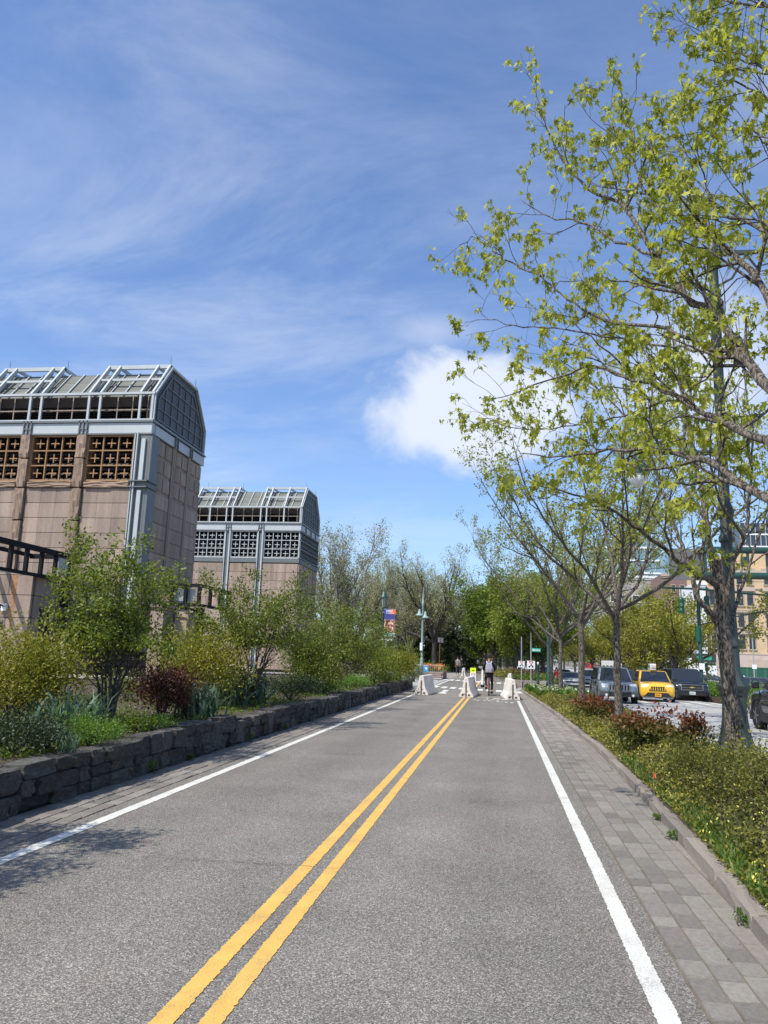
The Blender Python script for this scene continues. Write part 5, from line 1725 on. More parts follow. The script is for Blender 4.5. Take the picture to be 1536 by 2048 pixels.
# far wood that reads as one mass
g = np.random.default_rng(500)
n = 26000
ks = 120
cx = g.uniform(-75, 16, ks); cy = g.uniform(185, 240, ks); cz = g.uniform(1.0, 7.0, ks)
i = g.integers(0, ks, n)
P = np.stack([cx[i], cy[i], cz[i]], 1) + g.normal(0, 1.5, (n, 3)); P[:, 2] = np.abs(P[:, 2])
put('far_wood', leaf_mesh('far_wood', P, g.normal(0, 1, (n, 3)), .75, 'oval', LM['evergreen']), None, kind='stuff')
# shrubs and low planting at the far ends
FG = 'low shrubs beyond the crossing'
for i, (px, Y, w, h, lm, lab) in enumerate(((1035, 62, 3.2, .75, 'bedmix', 'low brownish shrub right of the path beyond the crossing'), (1048, 57, 2.6, .9, 'red', 'low dark red shrub beside the yield signs'),
        (1052, 50, 2.2, .7, 'mid', 'low green shrub behind the right barriers'), (1020, 74, 3.5, .8, 'bedmix', 'low shrub along the far right edge of the path'), (1075, 52, 2.4, .7, 'mid', 'low green shrub at the foot of the street name post'),
        (830, 70, 4, 1.0, 'olive', 'green shrub behind the crowd barriers'), (795, 62, 3.5, 1.6, 'olive', 'green shrub left of the crowd barriers'), (850, 76, 4, 1.2, 'mid', 'dark shrub behind the blue sign'))):
    shrub('shrub', lab, 'shrub', (gx(px, Y), Y, .05), w, w * .8, h, LM[lm], 1700, .12, 24, group=FG, seed=200 + i)
for i, (px, Y, lab) in enumerate(((1424, 52, 'green shrub on the median left of the big lamp foot'), (1440, 51, 'second green shrub on the median behind the big lamp foot'), (1497, 35, 'low green shrub on the median left of the black car'), (1283, 64, 'low grass on the median behind the taxi'))):
    shrub('shrub', lab, 'shrub', (gx(px, Y), Y, zav(Y) + .05), 1.7, 1.8, 1.05 if i != 3 else .6, LM['bright' if i < 3 else 'mid'], 1800, .09, 24, group='shrubs on the avenue median', seed=230 + i)
# ================================================================== BARRIERS
def barrier_mesh():
    prof = [(-.30, 0), (.30, 0), (.30, .07), (.17, .30), (.085, .80), (.07, .82), (-.07, .82), (-.085, .80), (-.17, .30), (-.30, .07)]
    b = MB().prism(prof, 0, 3.0, 'y')
    return b.mesh('barrier', MATS['concrete_barrier'])
bm_ = barrier_mesh()
slot = MB().box(-.028, .028, -.006, .05, .02, .62).mesh('key_slot', MATS['barrier_slot'])
pocket = MB().box(-.045, .045, -.004, .1, .05, .12).mesh('lifting_pocket', MATS['barrier_slot'])
stain = MB()
for i, (x, z, s) in enumerate(((.05, .22, .05), (-.10, .10, .07), (.12, .08, .04), (.0, .70, .03))):
    stain.add([(x + math.cos(q * PI / 3) * s * (1 + .3 * ((q + i) % 2)), -.003, z + .02 + math.sin(q * PI / 3) * s * .7) for q in range(6)], [(0, 1, 2, 3, 4, 5)])
stain_me = stain.mesh('chipped_patch', mat('chip', (.30, .27, .23), .95, nz=(30, .4)))
def barrier(px, Y, rz, label):
    o = put('concrete_barrier', bm_, None, (gx(px, Y), Y, 0), (0, 0, rad(rz)))
    tag(o, label, 'barrier', 'concrete barriers across the path')
    bevel(o, .012, 2, 25)
    put('key_slot', slot, o, (0, 0, 0)); put('lifting_pocket', pocket, o, (-.14, 0, 0)); put('lifting_pocket', pocket, o, (.13, 0, 0))
    put('chipped_patch', stain_me, o, (0, 0, 0))
    put('key_slot', slot, o, (0, 3.0, 0), (0, 0, PI))
    return o
barrier(844, 34.0, -3, 'concrete barrier at the left, at the end of the stone wall')
barrier(933, 33.7, -3.5, 'concrete barrier standing on the end of the double yellow line')
barrier(1026, 33.2, 4, 'concrete barrier on the right edge line beside the cyclist')
barrier(927, 66.0, 1, 'distant concrete barrier at the left of the crossing below two people')
barrier(1019, 46.0, -2, 'second concrete barrier on the right, seen just over the nearer one')
# rubble and a dark rubber foot by the right barrier
rb_ = thing('rubber_foot', 'small dark rubber block lying against the right barrier', 'block', (gx(1034, 33.4), 33.4, 0))
bevel(MB().box(-.2, .16, -.1, .2, 0, .11).box(-.12, .08, -.05, .15, .11, .17).build('block', MATS['steel_dark'], rb_), .02)

# ================================================================== SIGNS
def post_mb(h, w=.05, z0=-.2):
    return MB().box(-w / 2, w / 2, -w / 2, w / 2, z0, h)
# in-street yield-to-pedestrian paddle
ps = thing('paddle_sign', 'fluorescent yellow-green in-street paddle sign behind the central barrier', 'sign', (gx(946.5, 44.0), 44.0, 0))
MB().box(-.24, .24, -.2, .2, 0, .05).build('base', MATS['steel_dark'], ps)
bevel(MB().prism([(-.14, .07), (.14, .07), (.165, 1.12), (-.165, 1.12)], -.02, .02, 'y').build('paddle', MATS['fluorescent'], ps), .01)
MB().box(-.150, .150, -.026, -.021, .36, .86).build('white_panel', MATS['sign_white'], ps)
tri = MB()
for a, b in (((-.10, .80), (.10, .80)), ((.10, .80), (0, .62)), ((0, .62), (-.10, .80))):
    tri.bar((a[0], -.03, a[1]), (b[0], -.03, b[1]), .008, .028)
tri.build('yield_triangle', MATS['sign_red'], ps)
wk = MB().box(-.05, .03, -.03, -.026, .42, .56).box(-.07, .06, -.03, -.026, .96, 1.0)
wk.build('pictogram', MATS['sign_black'], ps)

def yield_sign(px, Y, z, s, post_h, label, street=None, dark=False):
    t = thing('yield_sign', label, 'sign', (gx(px, Y), Y, .0), 0)
    pm_ = MATS['lamp_green' if dark else 'galvanised']
    MB().tube([(0, 0, -.1), (0, 0, post_h)], .03, 8).build('post', pm_, t)
    bevel(MB().box(-s / 2, s / 2, -.05, -.035, z - s / 2, z + s / 2).build('plate', MATS['sign_white'], t), .01)
    tr = MB()
    k = s * .26
    zt = z + s * .42
    for a, b in (((-k, zt), (k, zt)), ((k, zt), (0, zt - k * 1.5)), ((0, zt - k * 1.5), (-k, zt))):
        tr.bar((a[0], -.056, a[1]), (b[0], -.056, b[1]), .008, s * .075)
    tr.build('red_triangle', MATS['sign_red'], t)
    bk = MB()
    zb = z - s * .22
    for cx_ in (-s * .22, s * .2):
        bk.prism([(cx_ + math.cos(q * PI / 4) * s * .12, zb + math.sin(q * PI / 4) * s * .12) for q in range(8)], -.056, -.052, 'y')
    bk.bar((-s * .22, -.054, zb), (s * .1, -.054, zb + s * .2), .006, s * .05).bar((s * .2, -.054, zb), (s * .12, -.054, zb + s * .24), .006, s * .05).bar((-s * .1, -.054, zb + s * .16), (s * .12, -.054, zb + s * .14), .006, s * .05)
    bk.build('bicycle_symbol', MATS['sign_black'], t)
    return t
yield_sign(1043, 47.0, 1.40, .36, 3.0, 'white yield sign with red triangle and bicycle on the tall thin pale post')
y2 = yield_sign(1062, 42.5, 1.40, .42, 3.1, 'larger white yield sign with red triangle under the green street name blade')
sb = thing('street_name_sign', 'green street name blade on the dark post above the larger yield sign', 'sign', atY(1073, 1300, 42.4))
MB().box(-.26, .22, -.015, .015, -.10, .10).build('blade', MATS['sign_green'], sb)
nm = MB()
for x0, x1, h in ((-.20, -.13, .06), (-.11, -.06, .045), (-.04, .01, .045), (.03, .07, .05), (.11, .17, .045)):
    nm.box(x0, x1, -.02, -.016, -.045, -.045 + h * 1.5)
nm.build('lettering', MATS['sign_white'], sb)
dy = thing('diamond_sign', 'yellow diamond warning sign over the right shoulder of the cyclist', 'sign', (gx(984, 78.0), 78.0, 0))
MB().tube([(0, 0, 0), (0, 0, 2.3)], .03, 6).build('post', MATS['galvanised'], dy)
MB().prism([(0, 1.53), (.30, 1.83), (0, 2.13), (-.30, 1.83)], -.06, -.04, 'y').build('plate', MATS['sign_yellow'], dy)
MB().box(-.05, .05, -.066, -.062, 1.75, 1.93).build('pictogram', MATS['sign_black'], dy)
bp = thing('sign_post', 'thin brown post with two small grey sign backs before the broad bare tree', 'sign', (gx(879, 64.0), 64.0, 0))
MB().tube([(0, 0, 0), (0, 0, 3.25)], .035, 6).build('post', MATS['brown_post'], bp)
MB().box(-.16, .06, -.08, -.06, 2.85, 3.25).build('sign_plate', MATS['sign_back'], bp)
MB().box(.10, .28, -.06, -.04, 2.82, 3.22).build('sign_plate', MATS['sign_back'], bp)
gp = thing('green_post', 'dark green post with a light cap right of the larger yield sign', 'post', (gx(1076, 46.0), 46.0, 0))
MB().lathe([(.10, -.2), (.10, .12), (.075, .16), (.07, 1.35), (.085, 1.38), (.03, 1.46)], 10).build('shaft', MATS['lamp_green'], gp, smooth=True)
MB().lathe([(.05, 1.44), (.06, 1.5), (.02, 1.56)], 8).build('cap', MATS['sign_white'], gp)
gq = thing('green_post', 'tall dark green sign post left of the stout tree', 'post', (gx(1097, 41.0), 41.0, 0))
MB().lathe([(.14, -.2), (.14, .5), (.09, .6), (.075, 3.3), (.03, 3.35)], 10).build('shaft', MATS['lamp_green'], gq, smooth=True)
gw = thing('granite_block', 'low pale granite block wall behind the two yield signs', 'wall', (gx(1058, 47.6), 48.2, 0))
for i in range(3):
    put('granite_stone', KERB[i], gw, (-.75 + i * .8, .2, .2), None, (.78, .45, .5))

# ================================================================== LAMP POSTS
bl_ = thing('lamp_post', 'dark green lantern lamp post rising from the shrubs with a banner on it', 'street lamp', (gx(764, 50), 50.0, 0))
MB().lathe([(.20, 0), (.20, .5), (.12, .7), (.08, 1.0), (.065, 4.3), (.10, 4.35), (.06, 4.45), (.13, 4.62), (.05, 4.7)], 12).build('post', MATS['lamp_green'], bl_, smooth=True)
MB().lathe([(.12, 4.68), (.22, 5.32), (.22, 5.34)], 8).build('lantern_glass', MATS['lantern_glass'], bl_)
lf_ = MB()
for k in range(8):
    a = 2 * PI * k / 8
    lf_.bar((math.cos(a) * .125, math.sin(a) * .125, 4.68), (math.cos(a) * .228, math.sin(a) * .228, 5.33), .03)
lf_.lathe([(.14, 4.62), (.15, 4.70)], 8)
lf_.build('lantern_frame', MATS['lamp_green'], bl_)
MB().lathe([(.27, 5.33), (.27, 5.37), (.17, 5.55), (.13, 5.6), (.05, 5.8), (.02, 5.95)], 12).build('lantern_roof', MATS['lamp_green'], bl_, smooth=True)
bn = thing('banner', 'blue and orange event banner with a crowd picture on the lantern lamp post', 'banner', (gx(764, 50), 49.9, 0))
zt, zb = zY(775, 1219, 49.9), zY(775, 1272, 49.9)
hx = zt - zb
MB().box(0, .85, -.02, .02, zt, zt + .04).box(0, .85, -.02, .02, zb - .04, zb).build('arm', MATS['galvanised'], bn)
def x_banner(t, b, tcn, src):
    L = t.links.new
    sx = t.nodes.new('ShaderNodeSeparateXYZ'); L(tcn.outputs['Generated'], sx.inputs[0])
    v_ = t.nodes.new('ShaderNodeTexVoronoi'); v_.inputs['Scale'].default_value = 9; L(tcn.outputs['Generated'], v_.inputs['Vector'])
    sc_ = t.nodes.new('ShaderNodeSeparateColor'); L(v_.outputs['Color'], sc_.inputs[0])
    cr = t.nodes.new('ShaderNodeValToRGB'); cr.color_ramp.interpolation = 'CONSTANT'
    el = cr.color_ramp.elements
    el[0].position, el[0].color = 0, (.10, .02, .03, 1); el[1].position, el[1].color = .25, (.42, .16, .09, 1)
    for p, c in ((.5, (.62, .38, .24)), (.7, (.20, .07, .10)), (.85, (.75, .62, .42))):
        e = el.new(p); e.color = (*c, 1)
    L(sc_.outputs[0], cr.inputs[0])
    band = t.nodes.new('ShaderNodeValToRGB'); band.color_ramp.interpolation = 'LINEAR'
    eb = band.color_ramp.elements
    eb[0].position, eb[0].color = 0.62, (0, 0, 0, 1); eb[1].position, eb[1].color = .75, (1, 1, 1, 1)
    L(sx.outputs[2], band.inputs[0])
    mx = t.nodes.new('ShaderNodeMix'); mx.data_type = 'RGBA'
    L(band.outputs[0], mx.inputs[0]); L(cr.outputs[0], mx.inputs[6]); mx.inputs[7].default_value = (.045, .06, .22, 1)
    L(mx.outputs[2], b.inputs['Base Color'])
MB().box(.08, .80, -.006, .006, zb + .12 * hx, zt - .17 * hx).build('crowd_picture', mat('banner_print', (.2, .1, .2), .6, extra=x_banner), bn)
MB().box(.06, .42, -.012, .0, zt - .17 * hx, zt).build('blue_field', mat('banner_blue', (.05, .08, .34), .6), bn)
MB().box(.42, .82, -.012, .0, zt - .17 * hx, zt).build('orange_field', mat('banner_orange', (.80, .16, .05), .6), bn)
lt_ = MB()
for i, (x0, x1) in enumerate(((.20, .28), (.30, .36), (.38, .45), (.48, .54), (.56, .62))):
    lt_.box(x0, x1, -.016, -.013, zt - .08 * hx, zt - .03 * hx)
lt_.box(.18, .70, -.016, -.013, zt - .145 * hx, zt - .125 * hx)
lt_.build('lettering', MATS['sign_white'], bn)
MB().box(.06, .80, -.012, .012, zb + .0, zb + .12 * hx).build('pale_foot', mat('banner_cyan', (.40, .66, .68), .6), bn)
gpl = thing('sign_pole', 'plain grey pole with a flat white cross plate below the banner', 'pole', (gx(771, 49), 49.0, 0))
MB().tube([(0, 0, 0), (0, 0, zb - .12)], .07, 8).build('pole', MATS['galvanised'], gpl)
MB().box(-.40, .40, -.06, -.02, zb - .32, zb - .2).build('plate', MATS['sign_white'], gpl)

pp = thing('light_pole', 'pale green light pole with two shaded lamps behind the left barrier', 'street lamp', (gx(843.5, 52), 52.0, 0))
MB().lathe([(.11, 0), (.11, 1.45), (.075, 1.55), (.06, 5.0), (.085, 5.05), (.085, 5.3), (.05, 5.35), (.05, 5.7), (.03, 5.9), (.015, 6.3)], 10).build('pole', MATS['pale_green_pole'], pp, smooth=True)
for s, z in ((-1, 4.35), (1, 4.2)):
    t = MB().tube([(0, 0, z + .55), (s * .15, 0, z + .6), (s * .2, 0, z + .45)], .03, 6)
    a_ = t.build('arm', MATS['steel_dark'], pp)
    MB().lathe([(.03, .45), (.08, .36), (.10, .18), (.26, .02), (.24, .0)], 12, (s * .2 - .03, 0, z)).build('lamp_shade', MATS['pale_green_pole'], pp, smooth=True)
MB().box(-.13, .04, -.17, -.07, 2.05, 2.55).build('control_box', MATS['sign_white'], pp)

# the tall ornate post in the right bed
YL = 13.1
XL = gx(1465, YL)
lp = thing('tall_lamp_post', 'giant ornate green street lamp post with flared foot behind the furrowed trunk', 'street lamp', (XL, YL, 0))
foot = [(.36, -.05), (.36, .10), (.33, .13), (.325, .22), (.345, .25), (.36, .31), (.345, .37), (.30, .40)]
neck = [(.29, .40), (.25, .50), (.215, .64), (.192, .80), (.178, 1.0), (.175, 1.10), (.192, 1.14), (.192, 1.17), (.208, 1.19), (.208, 1.22), (.22, 1.24), (.25, 1.30), (.25, 1.33)]
MB().lathe(foot, 8, ang=PI / 8).build('foot', MATS['lamp_green_worn'], lp, smooth=30)
MB().lathe(neck, 8, ang=PI / 8).build('pedestal', MATS['lamp_green_worn'], lp, smooth=30)
MB().lathe([(.25, 1.33), (.17, 1.43), (.155, 1.48), (.115, 1.56), (.11, 1.90), (.135, 1.94), (.135, 2.0), (.105, 2.05), (.10, 2.3)], 8, ang=PI / 8).build('pedestal_cap', MATS['lamp_green_worn'], lp, smooth=30)
MB().box(-.08, .10, -.225, -.19, .75, 1.15).build('access_door', MATS['lamp_green_worn'], lp)
MB().lathe([(.10, 2.3), (.092, 2.6), (.092, 3.6), (.12, 3.63), (.12, 3.7), (.09, 3.75), (.088, 4.0), (.12, 4.03), (.15, 4.12), (.12, 4.2), (.088, 4.28), (.082, 5.2), (.088, 7.9), (.11, 7.93), (.11, 8.0), (.08, 8.05), (.075, 8.55), (.10, 8.58), (.10, 8.85), (.07, 8.9), (.055, 9.1), (.075, 9.14), (.04, 9.2), (.055, 9.27), (.02, 9.34)], 12).build('shaft', MATS['lamp_green_worn'], lp, smooth=True)
Lx = -1.35
am = MB().tube([(0, 0, 5.12), (Lx * .6, 0, 5.13), (Lx + .08, 0, 5.13), (Lx, 0, 5.05)], .045, 8)
am.tube([(0, 0, 4.55), (-.35, 0, 4.72), (-.6, 0, 5.08)], .025, 6)
am.build('lamp_arm', MATS['lamp_green'], lp, smooth=True)
ld_ = MB().lathe([(.03, .34), (.055, .33), (.06, .20), (.10, .17), (.165, .08), (.185, -.02), (.185, -.05), (.165, -.055)], 16, (Lx - .01, 0, 4.80))
ld_.build('lamp_head', MATS['lamp_green'], lp, smooth=True)
MB().lathe([(.16, -.05), (.155, -.12), (.12, -.21), (.05, -.27), (.01, -.275)], 16, (Lx - .01, 0, 4.80)).build('lamp_globe', MATS['milk_glass'], lp, smooth=True)
ta = MB().tube([(-.28, 0, 8.52), (-.24, 0, 8.66), (-.12, 0, 8.72), (.3, 0, 8.72), (2.6, 0, 8.76), (3.4, 0, 8.7)], .055, 8)
ta.tube([(.04, 0, 8.1), (.3, 0, 8.25), (.55, 0, 8.68)], .022, 6).tube([(.55, 0, 8.70), (.7, 0, 8.45), (1.0, 0, 8.52), (1.6, 0, 8.73)], .022, 6)
ta.build('top_arm', MATS['lamp_green_worn'], lp, smooth=True)
MB().lathe([(.05, .1), (.2, .05), (.26, -.05), (.2, -.1)], 12, (3.4, 0, 8.6)).build('top_lamp', MATS['lamp_green'], lp, smooth=True)

# ================================================================== SIGNALS AND GANTRY
YS = 54.0
sg = thing('signal_post', 'dark green traffic signal post on the median with a long mast arm', 'traffic signal', (gx(1402, YS), YS, zav(YS)))
zS = -zav(YS)
MB().lathe([(.2, 0), (.2, .9), (.16, 1.05), (.135, 1.2), (.11, 7.4), (.05, 7.5)], 10).build('post', MATS['gantry_green'], sg, smooth=True)
za1 = zY(1395, 1178, YS) + zS
MB().tube([(-2.3, 0, za1 + .05), (0, 0, za1), (3.0, 0, za1 - .22), (5.4, 0, za1 - .42)], .07, 8).tube([(0, 0, 4.8), (2.7, 0, 5.5), (5.4, 0, 6.0)], .04, 6).build('mast_arm', MATS['gantry_green'], sg, smooth=True)
MB().box(-.27, -.05, -.2, .1, 3.7, 4.7).build('control_box', MATS['signal_green'], sg)
MB().box(-.15, .19, -.2, -.16, 1.9, 2.3).build('notice_plate', MATS['sign_white'], sg)
def signal(px, py, label):
    p = atY(px, py, YS - .15)
    t = thing('traffic_signal', label, 'traffic signal', p, 0, 'rounded green signal backs on the mast arm')
    MB().lathe([(.02, .0), (.05, -.02), (.15, -.10), (.17, -.18), (.165, -.32), (.13, -.40), (.165, -.48), (.17, -.64), (.13, -.72), (.165, -.80), (.17, -.92), (.13, -1.0)], 16).build('housing', MATS['signal_green'], t, smooth=True)
    MB().tube([(0, 0, .55), (0, 0, -.02)], .03, 6).build('hanger', MATS['gantry_green'], t)
    v_ = MB()
    for z in (-.2, -.52, -.86):
        v_.tube([(0, .12, z), (0, .30, z - .03)], [.11, .11], 10)
    v_.build('visor', MATS['signal_green'], t)
    t.scale = (1.12, 1.12, 1.12)
    return t
signal(1362, 1193, 'left rounded green signal back hanging from the mast arm')
signal(1413, 1190, 'right rounded green signal back beside the furrowed trunk')
YG = 52.0
gt = thing('sign_gantry', 'heavy green tubular sign gantry spanning the avenue behind the furrowed trunk', 'sign gantry', (gx(1390, YG), YG, 0))
x0 = gx(1390, YG)
zt_, zb_g = zY(1450, 1100, YG), zY(1450, 1151, YG)
MB().tube([(.4, 0, zt_), (16, 0, zt_)], .22, 12).build('upper_tube', MATS['gantry_green'], gt, smooth=True)
MB().tube([(.1, 0, zb_g), (16, 0, zb_g)], .22, 12).build('lower_tube', MATS['gantry_green'], gt, smooth=True)
vm = MB().tube([(0, 0, zb_g + .15), (0, 0, zt_ - .15)], .09, 8).mesh('strut', MATS['gantry_green'])
for i, x in enumerate((.9, 3.5, 6.1, 8.7, 11.3, 13.9)):
    put('strut', vm, gt, (x, 0, 0))
for sx in (16,):
    MB().tube([(sx, 0, zav(YG) - .2), (sx, 0, zt_ + .3)], .28, 12).build('column', MATS['gantry_green'], gt, smooth=True)
pn = MB().box(0, 1, .3, .38, zb_g - .3, zt_ + .1).mesh('sign_panel', MATS['sign_back'])
put('sign_panel', pn, gt, (-1.3, 0, 0), None, (2.2, 1, 1)); put('sign_panel', pn, gt, (4.7, 0, 0), None, (3.4, 1, 1))

# ================================================================== LEFT OF THE CROSSING: planter, barriers, notices
YP = 60.0
pl = thing('brick_planter', 'low brick planter wall holding orange tulips left of the far path', 'planter', (-4.35, YP, 0))
MB().box(-3.1, -.05, .05, 5.95, 0, .52).build('core', MATS['wall_core'], pl)
bk1 = MB().box(-.5, .5, -.5, .5, -.5, .5).mesh('brick', MATS['brick_planter'])
for k in range(4):
    for i in range(5):
        put('brick', bk1, pl, (-.31 - i * .62 + (.15 if k % 2 else 0), .04, .07 + k * .14), None, (.60, .12, .125))
    for i in range(9):
        put('brick', bk1, pl, (-.03, .4 + i * .66, .07 + k * .14), None, (.12, .64, .125))
MB().box(-3.1, -.12, .12, 5.9, .5, .54).build('soil', MATS['soil'], pl)
g = np.random.default_rng(61)
n = 420
P0 = np.stack([-4.35 - 3.0 * g.random(n) * .95 - .15, YP + .2 + 5.6 * g.random(n), .62 + .36 * g.random(n)], 1)
put('tulip_leaves', leaf_mesh('tulip_leaves', P0 - np.array([0, 0, .25]), np.tile(np.array([0, 0, 1.0]), (n, 1)), .38, 'oval', LM['golden']), None, kind='stuff')
sel = P0[(P0[:, 0] > -5.9)]
put('tulips', leaf_mesh('tulips', sel, np.tile(np.array([0, 0, 1.0]), (len(sel), 1)), .20, 'oval', LM['orange']), None, kind='stuff')
def crowd_barrier(px, Y, w, label, rz=0):
    t = thing('crowd_barrier', label, 'barrier', (gx(px, Y), Y, 0), rad(rz), 'metal crowd barriers left of the crossing')
    MB().tube([(-w / 2, 0, .15), (-w / 2, 0, 1.05), (w / 2, 0, 1.05), (w / 2, 0, .15), (-w / 2, 0, .15)], .022, 6).build('frame', MATS['galvanised'], t)
    bar_ = MB().tube([(0, 0, .15), (0, 0, 1.05)], .010, 4).mesh('bar', MATS['galvanised'])
    k = int(w / .14)
    for i in range(1, k):
        put('bar', bar_, t, (-w / 2 + w * i / k, 0, 0))
    for s in (-1, 1):
        MB().box(s * w / 2 - .03 - .3 * s, s * w / 2 + .03 - .3 * s, -.25, .25, 0, .05).build('foot', MATS['galvanised'], t)
crowd_barrier(829, 55, 1.9, 'metal crowd barrier left of the pale green light pole')
crowd_barrier(859, 56, 1.9, 'metal crowd barrier right of the pale green light pole')
crowd_barrier(845, 61, 2.2, 'metal crowd barrier in the second line behind the blue sign')
bs = thing('blue_sign', 'small bright blue notice on the crowd barrier beside the light pole', 'sign', (gx(852.5, 54.5), 54.5, 0))
MB().box(-.16, .16, -.02, .02, .62, 1.02).build('plate', MATS['sign_blue'], bs)
MB().box(-.08, .08, -.026, -.022, .78, .92).build('white_mark', MATS['sign_white'], bs)
MB().box(-.02, .02, -.01, .01, 0, .62).build('post', MATS['galvanised'], bs)
# ================================================================== VEHICLES
mat('tyre', (0.016, 0.016, 0.016), 0.85, nz=(20, .2))
mat('rim', (0.42, 0.43, 0.44), 0.3, metal=0.8)
mat('glass_dark', (0.018, 0.022, 0.026), 0.06, spec=0.8)
mat('trim_black', (0.018, 0.018, 0.018), 0.55)
mat('lamp_clear', (0.62, 0.64, 0.66), 0.12, spec=0.8)
mat('chrome', (0.6, 0.61, 0.62), 0.18, metal=0.9)
def paint(name, c, rough=.32, metal=.0):
    return mat(name, c, rough, nz=(1.5, .05), metal=metal, spec=.5, coat=.8)
PAINT = {'yellow': paint('paint_yellow', (.74, .42, .02)), 'black': paint('paint_black', (.010, .011, .014), .22), 'grey': paint('paint_grey', (.19, .22, .245), .35, .3),
         'silver': paint('paint_silver', (.42, .43, .43), .35, .4), 'white': paint('paint_white', (.74, .75, .75)), 'navy': paint('paint_navy', (.018, .022, .032), .3),
         'red': paint('paint_red', (.34, .02, .02)), 'dark': paint('paint_dark', (.05, .052, .055), .3), 'teal': paint('paint_teal', (.04, .24, .2)), 'plum': paint('paint_plum', (.06, .045, .06), .3)}
def tyre_mesh(r, w):
    return MB().lathe([(r * .62, -w / 2), (r * .93, -w / 2), (r, -w * .36), (r, w * .36), (r * .93, w / 2), (r * .62, w / 2)], 20, M=Matrix.Rotation(PI / 2, 4, 'Y')).mesh('tyre', MATS['tyre'], smooth=True)
def rim_mesh(r, w):
    b = MB().lathe([(r * .64, -w * .30), (r * .64, w * .36), (r * .56, w * .44), (r * .52, w * .30), (r * .1, w * .34)], 16, M=Matrix.Rotation(PI / 2, 4, 'Y'))
    for k in range(5):
        a = 2 * PI * k / 5
        b.bar((w * .40, 0, 0), (w * .40, math.cos(a) * r * .57, math.sin(a) * r * .57), .03, r * .16, up=(1, 0, 0))
    return b.mesh('rim', MATS['rim'])
def car(name, label, cat, loc, rz, colour, L=4.6, W=1.86, H=1.7, hood=1.05, belt=1.02, nose=1.15, roof0=.30, roof1=.92, ws=.75, clear=.24, wheel=.36, clad=None,
        grille=None, lamps=(.30, .13, .80), plate=None, rack=False, box=True, group='vehicles on the avenue', tail=.25, fascia='suv', bow=False):
    """front of the car faces -y.  hood: bonnet height at the windscreen, nose: length of bonnet, ws: run of the windscreen"""
    t = thing(name, label, cat, loc, rz, group)
    pm = PAINT[colour]
    y0, y1 = -L / 2, L / 2
    hw = W / 2
    # ---- lower body lofted nose to tail: (y, bottom, top, half-width)
    yw = y0 + nose                       # windscreen foot
    st = [(y0, clear + .12, hood * .68, hw * .80), (y0 + .05, clear + .04, hood * .80, hw * .90), (y0 + .18, clear, hood * .90, hw * .965), (y0 + .45, clear, hood * .955, hw * .99),
          (yw, clear, hood, hw), (yw + .4, clear, belt, hw), (y1 - .6, clear, belt + .03, hw), (y1 - .12, clear + .05, belt + .02, hw * .96), (y1, clear + .14, belt - .05, hw * .88)]
    b = MB()
    rings = []
    for y, zb, zt, w in st:
        r_ = [(-w * .86, zb), (-w * .985, zb + .10), (-w, zb + .55 * (zt - zb)), (-w * .975, zt - .12 * (zt - zb)), (-w * .90, zt), (-w * .45, zt + .025), (0, zt + .035),
              (w * .45, zt + .025), (w * .90, zt), (w * .975, zt - .12 * (zt - zb)), (w, zb + .55 * (zt - zb)), (w * .985, zb + .10), (w * .86, zb)]
        rings.append([(x, y, z) for x, z in r_])
    n = len(rings[0])
    vs_ = [p for r_ in rings for p in r_]
    fs = []
    for i in range(len(rings) - 1):
        for k in range(n):
            a, c = i * n + k, i * n + (k + 1) % n
            fs.append((a, c, c + n, a + n))
    fs.append(tuple(range(n))); fs.append(tuple((len(rings) - 1) * n + k for k in reversed(range(n))))
    b.add(vs_, fs)
    body = b.build('body', pm, t, smooth=50)
    # ---- cabin
    yb0, yb1 = yw - .02, y1 - tail * .35
    yt0, yt1 = yw + ws, y1 - tail - (.15 if box else .8)
    wb, wt = hw * .93, hw * .76
    zb, zt = belt - .02, H
    c8 = [(-wb, yb0, hood - .02), (wb, yb0, hood - .02), (wb, yb1, zb), (-wb, yb1, zb), (-wt, yt0, zt - .03), (wt, yt0, zt - .03), (wt, yt1, zt), (-wt, yt1, zt)]
    cb_ = MB().add(c8, [(4, 5, 6, 7), (0, 1, 5, 4), (1, 2, 6, 5), (2, 3, 7, 6), (3, 0, 4, 7), (0, 3, 2, 1)])
    bevel(cb_.build('cabin', pm, t), .10, 4, 30)
    V_ = [Vector(p) for p in c8]
    gl = MATS['glass_dark']
    MB().panel([V_[0], V_[1], V_[5], V_[4]], .006, .10, .02).build('windscreen', gl, t)
    MB().panel([V_[2], V_[3], V_[7], V_[6]], .006, .16, .02).build('rear_window', gl, t)
    for s in (0, 1):
        A, B_, Cc, Dd = (V_[1], V_[2], V_[6], V_[5]) if s else (V_[0], V_[3], V_[7], V_[4])
        def q(u_, w_):
            return A.lerp(B_, u_).lerp(Dd.lerp(Cc, u_), w_)
        nn = 3 if box else 2
        us = [.14, .42, .70, .93] if box else [.16, .50, .86]
        for i in range(nn):
            u0, u1 = us[i] + .015, us[i + 1] - .02
            quad = [q(u0, .12), q(u1, .12), q(u1, .88), q(max(u0, .02), .88)]
            if not s: quad = quad[::-1]
            MB().panel(quad, .008, 0, .02).build('side_window', gl, t)
        sx = 1 if s else -1
        bevel(MB().box(sx * (hw + .02), sx * (hw + .22), yw + .28, yw + .40, belt + .02, belt + .20).build('mirror', MATS['trim_black'] if clad else pm, t), .03)
        dh = MB()
        for yy in (yw + .95, yw + 1.85):
            dh.box(sx * (hw - .01), sx * (hw + .02), yy, yy + .18, belt - .16, belt - .12)
        dh.build('door_handle', MATS['trim_black'], t)
        sm = MB()
        for yy in (yw + .25, yw + 1.2, yw + 2.05):
            sm.box(sx * (hw - .02), sx * (hw + .002), yy, yy + .012, clear + .15, belt - .03)
